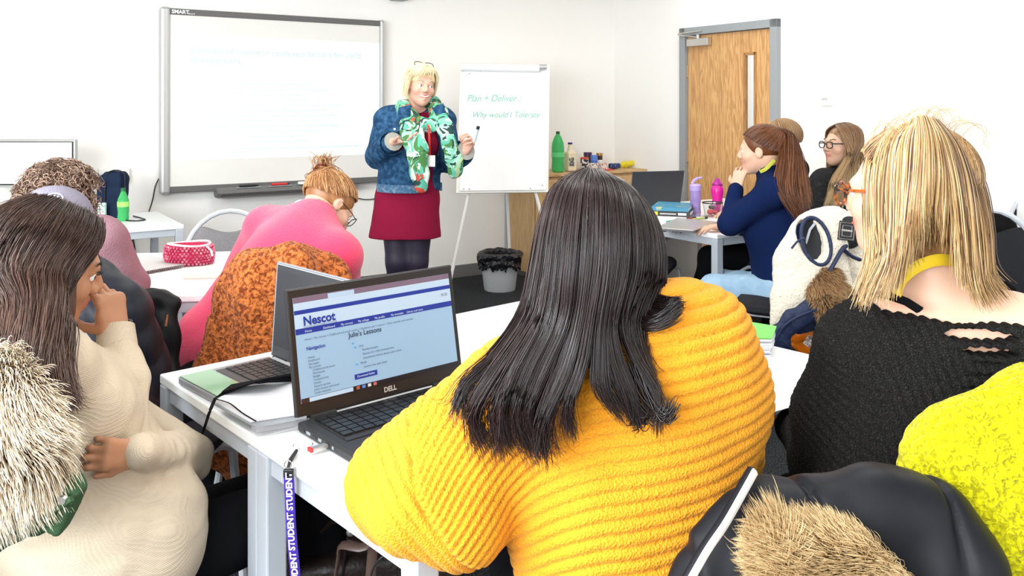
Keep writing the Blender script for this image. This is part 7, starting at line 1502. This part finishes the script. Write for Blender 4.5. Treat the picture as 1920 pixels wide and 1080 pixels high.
# black padded hood and jacket tip hanging beside the navy padded jacket
dj = thing('black_jacket', 'black jacket with a silver zip pull hanging on the chair left of the rust coat', 'jacket', P(300, 640, 2.62)); B = Blob()
B.chain([P(270, 570, 2.6), P(305, 560, 2.6), P(326, 566, 2.6)], [.030, .026, .015], .02); B.chain([P(275, 585, 2.6), P(290, 640, 2.58), P(282, 740, 2.55), P(275, 840, 2.52)], [.05, .065, .09, .10], .04, ((0, 1, 0), .5)); B.chain([P(320, 575, 2.6), P(300, 630, 2.58)], [.016, .045], .03)
link('jacket_body', B.mesh('jacket_body', .007, 0, folds(.008, 8, 3)), mat('black_nylon', (.006, .006, .007), .5, spec=.3), dj); MB().tube([P(312, 590, 2.53), P(309, 612, 2.52)], .006, 6).build('zip_pull', M['chrome'], dj)
# cream fleece jacket on the navy woman's chair
cj = thing('fleece_jacket', 'cream fleece jacket with navy lining and brown fur hood, draped over a chair', 'jacket', P(1530, 520, 3.75)); YJ = 3.72
B = Blob(); fj = ((.2, 1, 0), .45)
B.chain([P(1590, 432, 3.80), P(1560, 430, 3.74), P(1530, 450, 3.72), P(1508, 500, 3.70), P(1488, 560, 3.66)], [.085, .088, .105, .12, .095], .05, fj)
B.chain([P(1478, 560, 3.66), P(1468, 600, 3.64), P(1460, 640, 3.63)], [.050, .042, .020], .04, fj)
B.chain([P(1590, 450, 3.8), P(1595, 520, 3.78), P(1592, 610, 3.76)], [.08, .085, .08], .04, fj); B.chain([P(1540, 500, 3.70), P(1560, 545, 3.68)], [.11, .09], .05, fj)
B.ell(P(1530, 452, 3.60), (.056, .20, .095), Matrix.Rotation(math.radians(-12), 3, 'Y'), .01, True)
link('fleece_body', B.mesh('fleece_body', .0055, 0, lambda v, n: v+n*(.007*fbm(v, 4.5, 14)+.0022*fbm(v, 32, 6, 1))[:, None]), mat('cream_sherpa', (.78, .70, .57), .95, bump=(110, .9, 'noise', .01), sheen=.4), cj)
nv = mat('navy_lining', (.012, .022, .065), .6, bump=(60, .5)); C0 = P(1530, 452, 3.655); ca_, sa_ = math.cos(math.radians(-12)), math.sin(math.radians(-12))
def oval(k, dy=0): return [C0+V((k*.056*math.cos(a)*ca_+k*.095*math.sin(a)*sa_, dy+.02*math.sin(a), -k*.056*math.cos(a)*sa_+k*.095*math.sin(a)*ca_)) for a in np.linspace(0, 6.283, 30)[:-1]]
MB().tube(oval(1.05), .0085, 8, closed=True).build('armhole_binding', nv, cj)
q = MB(); pts = oval(1.02, .012); q.add([C0+V((0, .05, 0))]+pts, [(0, (i+1) % len(pts)+1, i+1) for i in range(len(pts))]); q.build('sleeve_lining', mat('black_lining', (.012, .012, .014), .7), cj)
MB().tube([C0+V((-.035, .03, -.02)), C0+V((-.015, .03, .045)), C0+V((.005, .03, .07))], .006, 6).build('lining_trim', M['frame'], cj)
B = Blob(); B.chain([P(1456, 665, 3.60), P(1462, 625, 3.58), P(1490, 598, 3.57), P(1520, 582, 3.58), P(1548, 575, 3.60)], [.020, .034, .040, .038, .030], .03, ((0, 1, 0), .5)); B.chain([P(1468, 640, 3.60), P(1478, 655, 3.62)], [.03, .018], .02); B.chain([P(1500, 606, 3.62), P(1550, 596, 3.66)], [.045, .05], .02, ((0, 1, 0), .5))
link('hem_lining', B.mesh('hem_lining', .006, 0, folds(.005, 9, 3)), nv, cj)
MB().tube([V(p) for p in cat([P(1452, 610, 3.58), P(1446, 560, 3.58), P(1455, 640, 3.57), P(1470, 612, 3.545), P(1500, 592, 3.53), P(1540, 578, 3.54)][2:], 16)], .006, 6).build('hem_binding', nv, cj)
MB().tube([V(p) for p in cat([P(1556, 508, 3.60), P(1566, 490, 3.60), P(1580, 466, 3.62), P(1586, 462, 3.63)], 12)], .013, 8, flat=.7).build('placket', nv, cj); MB().tube([V(p) for p in cat([P(1580, 466, 3.64), P(1596, 480, 3.66), P(1612, 487, 3.68)], 8)], .012, 8, flat=.7).build('placket', nv, cj); MB().tube([V(p) for p in cat([P(1484, 466, 3.60), P(1496, 452, 3.60), P(1508, 446, 3.60)], 8)], .008, 6, flat=.6).build('seam_tape', nv, cj)
B = Blob(); B.ell(P(1592, 436, 3.70), (.062, .03, .072), None, .02); link('neck_lining', B.mesh('neck_lining', .006), bpy.data.materials['black_lining'], cj)
lbm = MB().box(P(1588, 433, 3.655), (.072, .004, .082), Matrix.Rotation(.12, 3, 'Y')).build('label_patch', mat('woven_label', (.02, .02, .022), .6), cj)
lp0 = P(1588, 433, 3.652)
for s_, lim in ((1.0, .031), (.72, .020)): MB().tube([lp0+Matrix.Rotation(.12, 3, 'Y') @ V((x*lim, -.001, y*lim*1.12)) for x, y in ((-1, -1), (1, -1), (1, 1), (-1, 1))], .0012, 4, closed=True).build('label_border', mat('label_thread', (.55, .50, .45), .7), cj)
for k in range(8): MB().box(lp0+Matrix.Rotation(.12, 3, 'Y') @ V((-.021+k*.006, -.001, .002)), (.0034, .002, .008), Matrix.Rotation(.12, 3, 'Y')).build('woven_letter', bpy.data.materials['label_thread'], cj)
MB().box(lp0+Matrix.Rotation(.12, 3, 'Y') @ V((.022, -.001, .038)), (.012, .002, .008), Matrix.Rotation(.12, 3, 'Y')).build('size_tag', mat('orange_tag', (.8, .2, .05), .6), cj)
FURB = tone_mat('brown_fur', [(0, (.05, .022, .010)), (.5, (.26, .13, .05)), (1, (.60, .40, .20))], .6, .3)
B = Blob(); B.chain([P(1540, 545, 3.60), P(1566, 570, 3.58), P(1585, 600, 3.58)], [.045, .065, .050], .03, ((0, 1, 0), .7)); B.chain([P(1556, 520, 3.62), P(1548, 560, 3.58)], [.03, .05], .02); fb = link('fur_hood', B.mesh('fur_hood', .009), FURB, cj)
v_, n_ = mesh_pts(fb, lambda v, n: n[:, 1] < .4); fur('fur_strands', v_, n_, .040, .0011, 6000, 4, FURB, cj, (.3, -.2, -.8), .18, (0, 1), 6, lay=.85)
# orange carrier bag on the chair frame
ob = thing('carrier_bag', 'crumpled orange carrier bag hanging under the cream fleece jacket', 'bag', P(1524, 625, 3.85)); B = Blob(); B.chain([P(1535, 575, 3.86), P(1530, 605, 3.86), P(1518, 640, 3.84)], [.075, .105, .070], .04, ((0, 1, 0), .6)); B.chain([P(1500, 625, 3.84), P(1535, 648, 3.84)], [.045, .035], .03)
link('bag_body', B.mesh('bag_body', .007, 0, lambda v, n: v+n*(.016*np.abs(fbm(v, 9, 5, 2)))[:, None]), mat('orange_plastic', (.85, .20, .008), .25, bump=(30, .6)), ob)
bx(ob, 'bag_print', P(1517, 640, 3.745), (.035, .003, .045), mat('white_bag_print', (.8, .75, .7), .5, var=(80, (.3, .2, .2), .5, .55)), Matrix.Rotation(.6, 3, 'Y')); MB().tube([V(p) for p in cat([P(1514, 580, 3.72), P(1520, 610, 3.71), P(1536, 632, 3.72), P(1552, 648, 3.74)], 12)], .011, 6, flat=.4).build('strap', M['black'], ob)
# black coat over the far right chair
bc_ = thing('black_coat', 'black coat on the pale-framed chair right of the blonde woman', 'coat', (2.22, 3.98, .5)); B = Blob(); B.chain([V((2.10, 4.0, .82)), V((2.24, 3.98, .80)), V((2.33, 3.98, .72))], [.10, .12, .07], .04, ((0, 1, 0), .3)); B.chain([V((2.16, 3.97, .80)), V((2.20, 3.96, .45)), V((2.2, 3.96, .2))], [.16, .19, .18], .04, ((0, 1, 0), .25))
link('coat_body', B.mesh('coat_body', .010, 0, folds(.008, 7, 4)), mat('black_wool', (.007, .007, .007), .95), bc_)
rt = thing('red_purse', 'small dark red purse poking out beside the far right chair frame', 'purse', (2.43, 4.25, .63)); B = Blob(); B.box((2.46, 4.28, .70), (.02, .012, .05), Matrix.Rotation(.5, 3, 'Y'), .012, .01); link('purse_body', B.mesh('purse_body', .006), mat('dark_red', (.25, .01, .02), .4), rt); MB().lathe([(.0001, .006), (.006, 0)], (2.46, 4.25, .72), 8).build('clasp', M['steel'], rt)
# chartreuse teddy coat, right foreground
yc = thing('teddy_coat', 'chartreuse yellow teddy fleece coat over a chair at the lower right', 'coat', (P(1880, 1000, 1.2).x, 1.2, .2)); B = Blob(); fy = ((.2, 1, 0), .55)
B.chain([P(1795, 985, 1.24), P(1822, 905, 1.22), P(1880, 832, 1.20), P(1945, 815, 1.20), P(2015, 835, 1.22)], [.085, .085, .075, .075, .08], .04, fy)
B.chain([P(1850, 940, 1.22), P(1865, 1050, 1.20), P(1870, 1200, 1.19)], [.095, .125, .15], .05, fy); B.chain([P(1940, 900, 1.20), P(1960, 1030, 1.18), P(1970, 1200, 1.18)], [.12, .13, .14], .05, fy)
def yel(v, n): q = v[:, 0]*1.0+.25*v[:, 2]; return v+n*(.007*np.sin(q*46+1.2*np.sin(v[:, 2]*9))+.006*fbm(v, 4, 4)+.0024*fbm(v, 48, 6, 1))[:, None]
link('coat_body', B.mesh('coat_body', .0042, 0, yel), teddy('chartreuse_teddy', (.30, .27, .002), (.58, .54, .005), 85, .8), yc)
# black padded coat with a fur-edged hood, right foreground
pc_ = thing('padded_coat', 'black padded coat with pale zip and blond fur trim, bottom right foreground', 'coat', (P(1600, 1080, 1.05).x, 1.05, .3)); B = Blob()
B.ell(P(1640, 1070, 1.14), (.135, .085, .112), None, .03); B.chain([P(1560, 985, 1.12), P(1640, 962, 1.12), P(1730, 975, 1.12)], [.045, .052, .048], .05, ((0, 1, 0), .8)); B.chain([P(1750, 985, 1.12), P(1785, 1070, 1.10), P(1800, 1180, 1.08)], [.045, .055, .06], .04)
B.chain([P(1432, 925, 1.16), P(1420, 1000, 1.14), P(1390, 1090, 1.12), P(1370, 1180, 1.10)], [.022, .050, .075, .10], .04, ((.3, 1, 0), .45)); B.chain([P(1500, 1000, 1.15), P(1520, 1120, 1.13)], [.07, .13], .04)
link('coat_body', B.mesh('coat_body', .0045, 0, lambda v, n: v+n*(.005*fbm(v*np.array([1, 1, .6]), 6, 3)-.009*np.exp(-(fbm(v*np.array([1, .5, .35]), 5, 12)/.12)**2))[:, None]), mat('black_sateen', (.005, .0055, .008), .5, spec=.25), pc_)
MB().tube([V(p) for p in cat([P(1416, 884, 1.135), P(1396, 920, 1.11), P(1362, 980, 1.085), P(1328, 1030, 1.07), P(1296, 1085, 1.055), P(1270, 1130, 1.05)], 24)], .0055, 6, flat=.5, up=(0, 1, 0)).build('zip', mat('pale_zip', (.72, .68, .62), .35), pc_)
MB().tube([V(p) for p in cat([P(1410, 880, 1.14), P(1388, 918, 1.115), P(1354, 978, 1.09), P(1320, 1028, 1.075), P(1288, 1083, 1.06), P(1262, 1130, 1.055)], 24)], .0075, 8, flat=.6).build('placket', bpy.data.materials['black_sateen'], pc_)
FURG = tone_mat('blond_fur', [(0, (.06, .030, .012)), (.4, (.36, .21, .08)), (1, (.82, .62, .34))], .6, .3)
B = Blob(); B.chain([P(1462, 1025, 1.03), P(1500, 1055, 1.02), P(1570, 1095, 1.01), P(1630, 1140, 1.0)], [.022, .034, .044, .045], .03); fb = link('fur_trim', B.mesh('fur_trim', .006), FURG, pc_)
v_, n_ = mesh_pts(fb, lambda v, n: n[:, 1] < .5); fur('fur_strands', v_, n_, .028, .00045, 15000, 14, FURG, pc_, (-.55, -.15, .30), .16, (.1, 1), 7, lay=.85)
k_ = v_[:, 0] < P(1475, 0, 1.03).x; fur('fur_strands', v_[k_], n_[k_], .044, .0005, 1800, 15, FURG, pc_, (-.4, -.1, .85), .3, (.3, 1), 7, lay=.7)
# green parka with a long fur collar, left foreground
gp = thing('parka', 'green parka with long cream and brown fur collar at the left edge', 'coat', (P(50, 900, 1.34).x, 1.34, .4)); B = Blob()
B.chain([P(-20, 930, 1.36), P(50, 935, 1.34), P(118, 905, 1.35)], [.055, .050, .030], .03, ((0, 1, 0), .6)); B.chain([P(-40, 800, 1.40), P(-10, 930, 1.38), P(-40, 1000, 1.38)], [.10, .08, .04], .03, ((0, 1, 0), .6)); B.box(P(70, 925, 1.33), (.055, .012, .030), Matrix.Rotation(-.45, 3, 'Y').to_3x3().inverted(), .008, .02)
gm = mat('green_cotton', (.050, .105, .050), .8, bump=(400, .4)); link('parka_body', B.mesh('parka_body', .005, 0, folds(.003, 10, 6)), gm, gp)
for x, y in ((82, 950), (118, 937)): MB().lathe([(.0001, .005), (.006, .005), (.0075, 0)], P(x, y, 1.298), 12, rot=Matrix.Rotation(math.pi/2, 3, 'X')).build('snap_button', M['steel'], gp)
MB().tube([V(p) for p in cat([P(10, 1000, 1.31), P(60, 985, 1.30), P(135, 935, 1.30)], 10)], .005, 6).build('seam_piping', gm, gp)
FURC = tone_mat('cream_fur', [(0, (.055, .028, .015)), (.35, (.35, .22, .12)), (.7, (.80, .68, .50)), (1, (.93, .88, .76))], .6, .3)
B = Blob(); B.chain([P(-30, 730, 1.36), P(-5, 780, 1.34), P(15, 840, 1.32), P(50, 885, 1.32)], [.045, .052, .055, .032], .03, ((0, 1, 0), .7)); B.chain([P(-30, 780, 1.36), P(-10, 880, 1.34)], [.07, .06], .03); fb = link('fur_collar', B.mesh('fur_collar', .008), FURC, gp)
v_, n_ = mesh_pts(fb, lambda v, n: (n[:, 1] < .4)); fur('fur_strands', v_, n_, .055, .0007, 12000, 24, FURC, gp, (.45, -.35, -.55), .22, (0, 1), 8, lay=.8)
# ------------------------------------------------------------------ brown leather handbag under the front table
hb_ = thing('handbag', 'dark brown leather handbag with rounded handles on the floor under the table', 'handbag', (P(690, 1040, 1.95).x, 2.0, 0)); B = Blob(); c0 = P(705, 1060, 2.02); c0.z = .20
B.box(c0, (.17, .055, .17), RZ(.3), .03, .02); link('bag_body', B.mesh('bag_body', .008, 1, folds(.007, 5, 3)), M['leather'], hb_)
B = Blob(); B.box(c0+V((-.02, -.055, .14)), (.12, .008, .04), RZ(.3), .01, .02); link('flap', B.mesh('flap', .006), M['leather'], hb_)
def strap(pts, r, m, nm='handle', flat=.4, up=None): return MB().tube([V(p) for p in cat(pts, 22)], r, 8, flat=flat, up=up).build(nm, m, hb_)
brn = mat('bronze_leather', (.10, .062, .050), .35); strap([P(625, 1110, 1.84), P(634, 1050, 1.84), P(640, 1022, 1.84), P(680, 1026, 1.82), P(700, 1008, 1.84), P(698, 1040, 1.86), P(692, 1110, 1.86)], .011, brn); strap([P(640, 1112, 1.92), P(655, 1000, 1.92), P(690, 985, 1.93), P(740, 990, 1.95), P(748, 1100, 1.95)], .010, M['leather'])
strap([P(592, 1010, 1.95), P(630, 975, 1.93), P(700, 985, 1.9), P(760, 1000, 1.92)], .016, M['leather'], 'strap'); MB().lathe([(.0001, .006), (.008, .004), (.010, 0)], P(657, 998, 1.885), 12, rot=Matrix.Rotation(math.pi/2, 3, 'X')).build('stud', M['steel'], hb_)
strap([P(690, 1110, 1.78), P(700, 1065, 1.78), P(722, 1042, 1.78), P(745, 1055, 1.80), P(752, 1110, 1.80)], .0022, M['black'], 'drawstring', 1)
fs_ = thing('fur_lined_coat', 'brown sheepskin-edged coat lying on the floor behind the purple lanyard', 'coat', P(620, 1060, 2.1)); B = Blob(); B.chain([P(545, 1045, 2.15), P(600, 1032, 2.12), P(650, 1020, 2.12)], [.020, .024, .022], .02); q_ = link('fur_edge', B.mesh('fur_edge', .006), FURB, fs_); v_, n_ = mesh_pts(q_); fur('fur_strands', v_, n_, .014, .0010, 1800, 3, FURB, fs_, (0, 0, .2), .6, (.1, .8), 4); B = Blob(); B.chain([P(545, 1090, 2.2), P(600, 1085, 2.18), P(660, 1085, 2.18)], [.07, .08, .08], .04); link('coat_body', B.mesh('coat_body', .01, 0, folds(.01, 5, 2)), mat('dark_suede', (.03, .018, .012), .9), fs_)
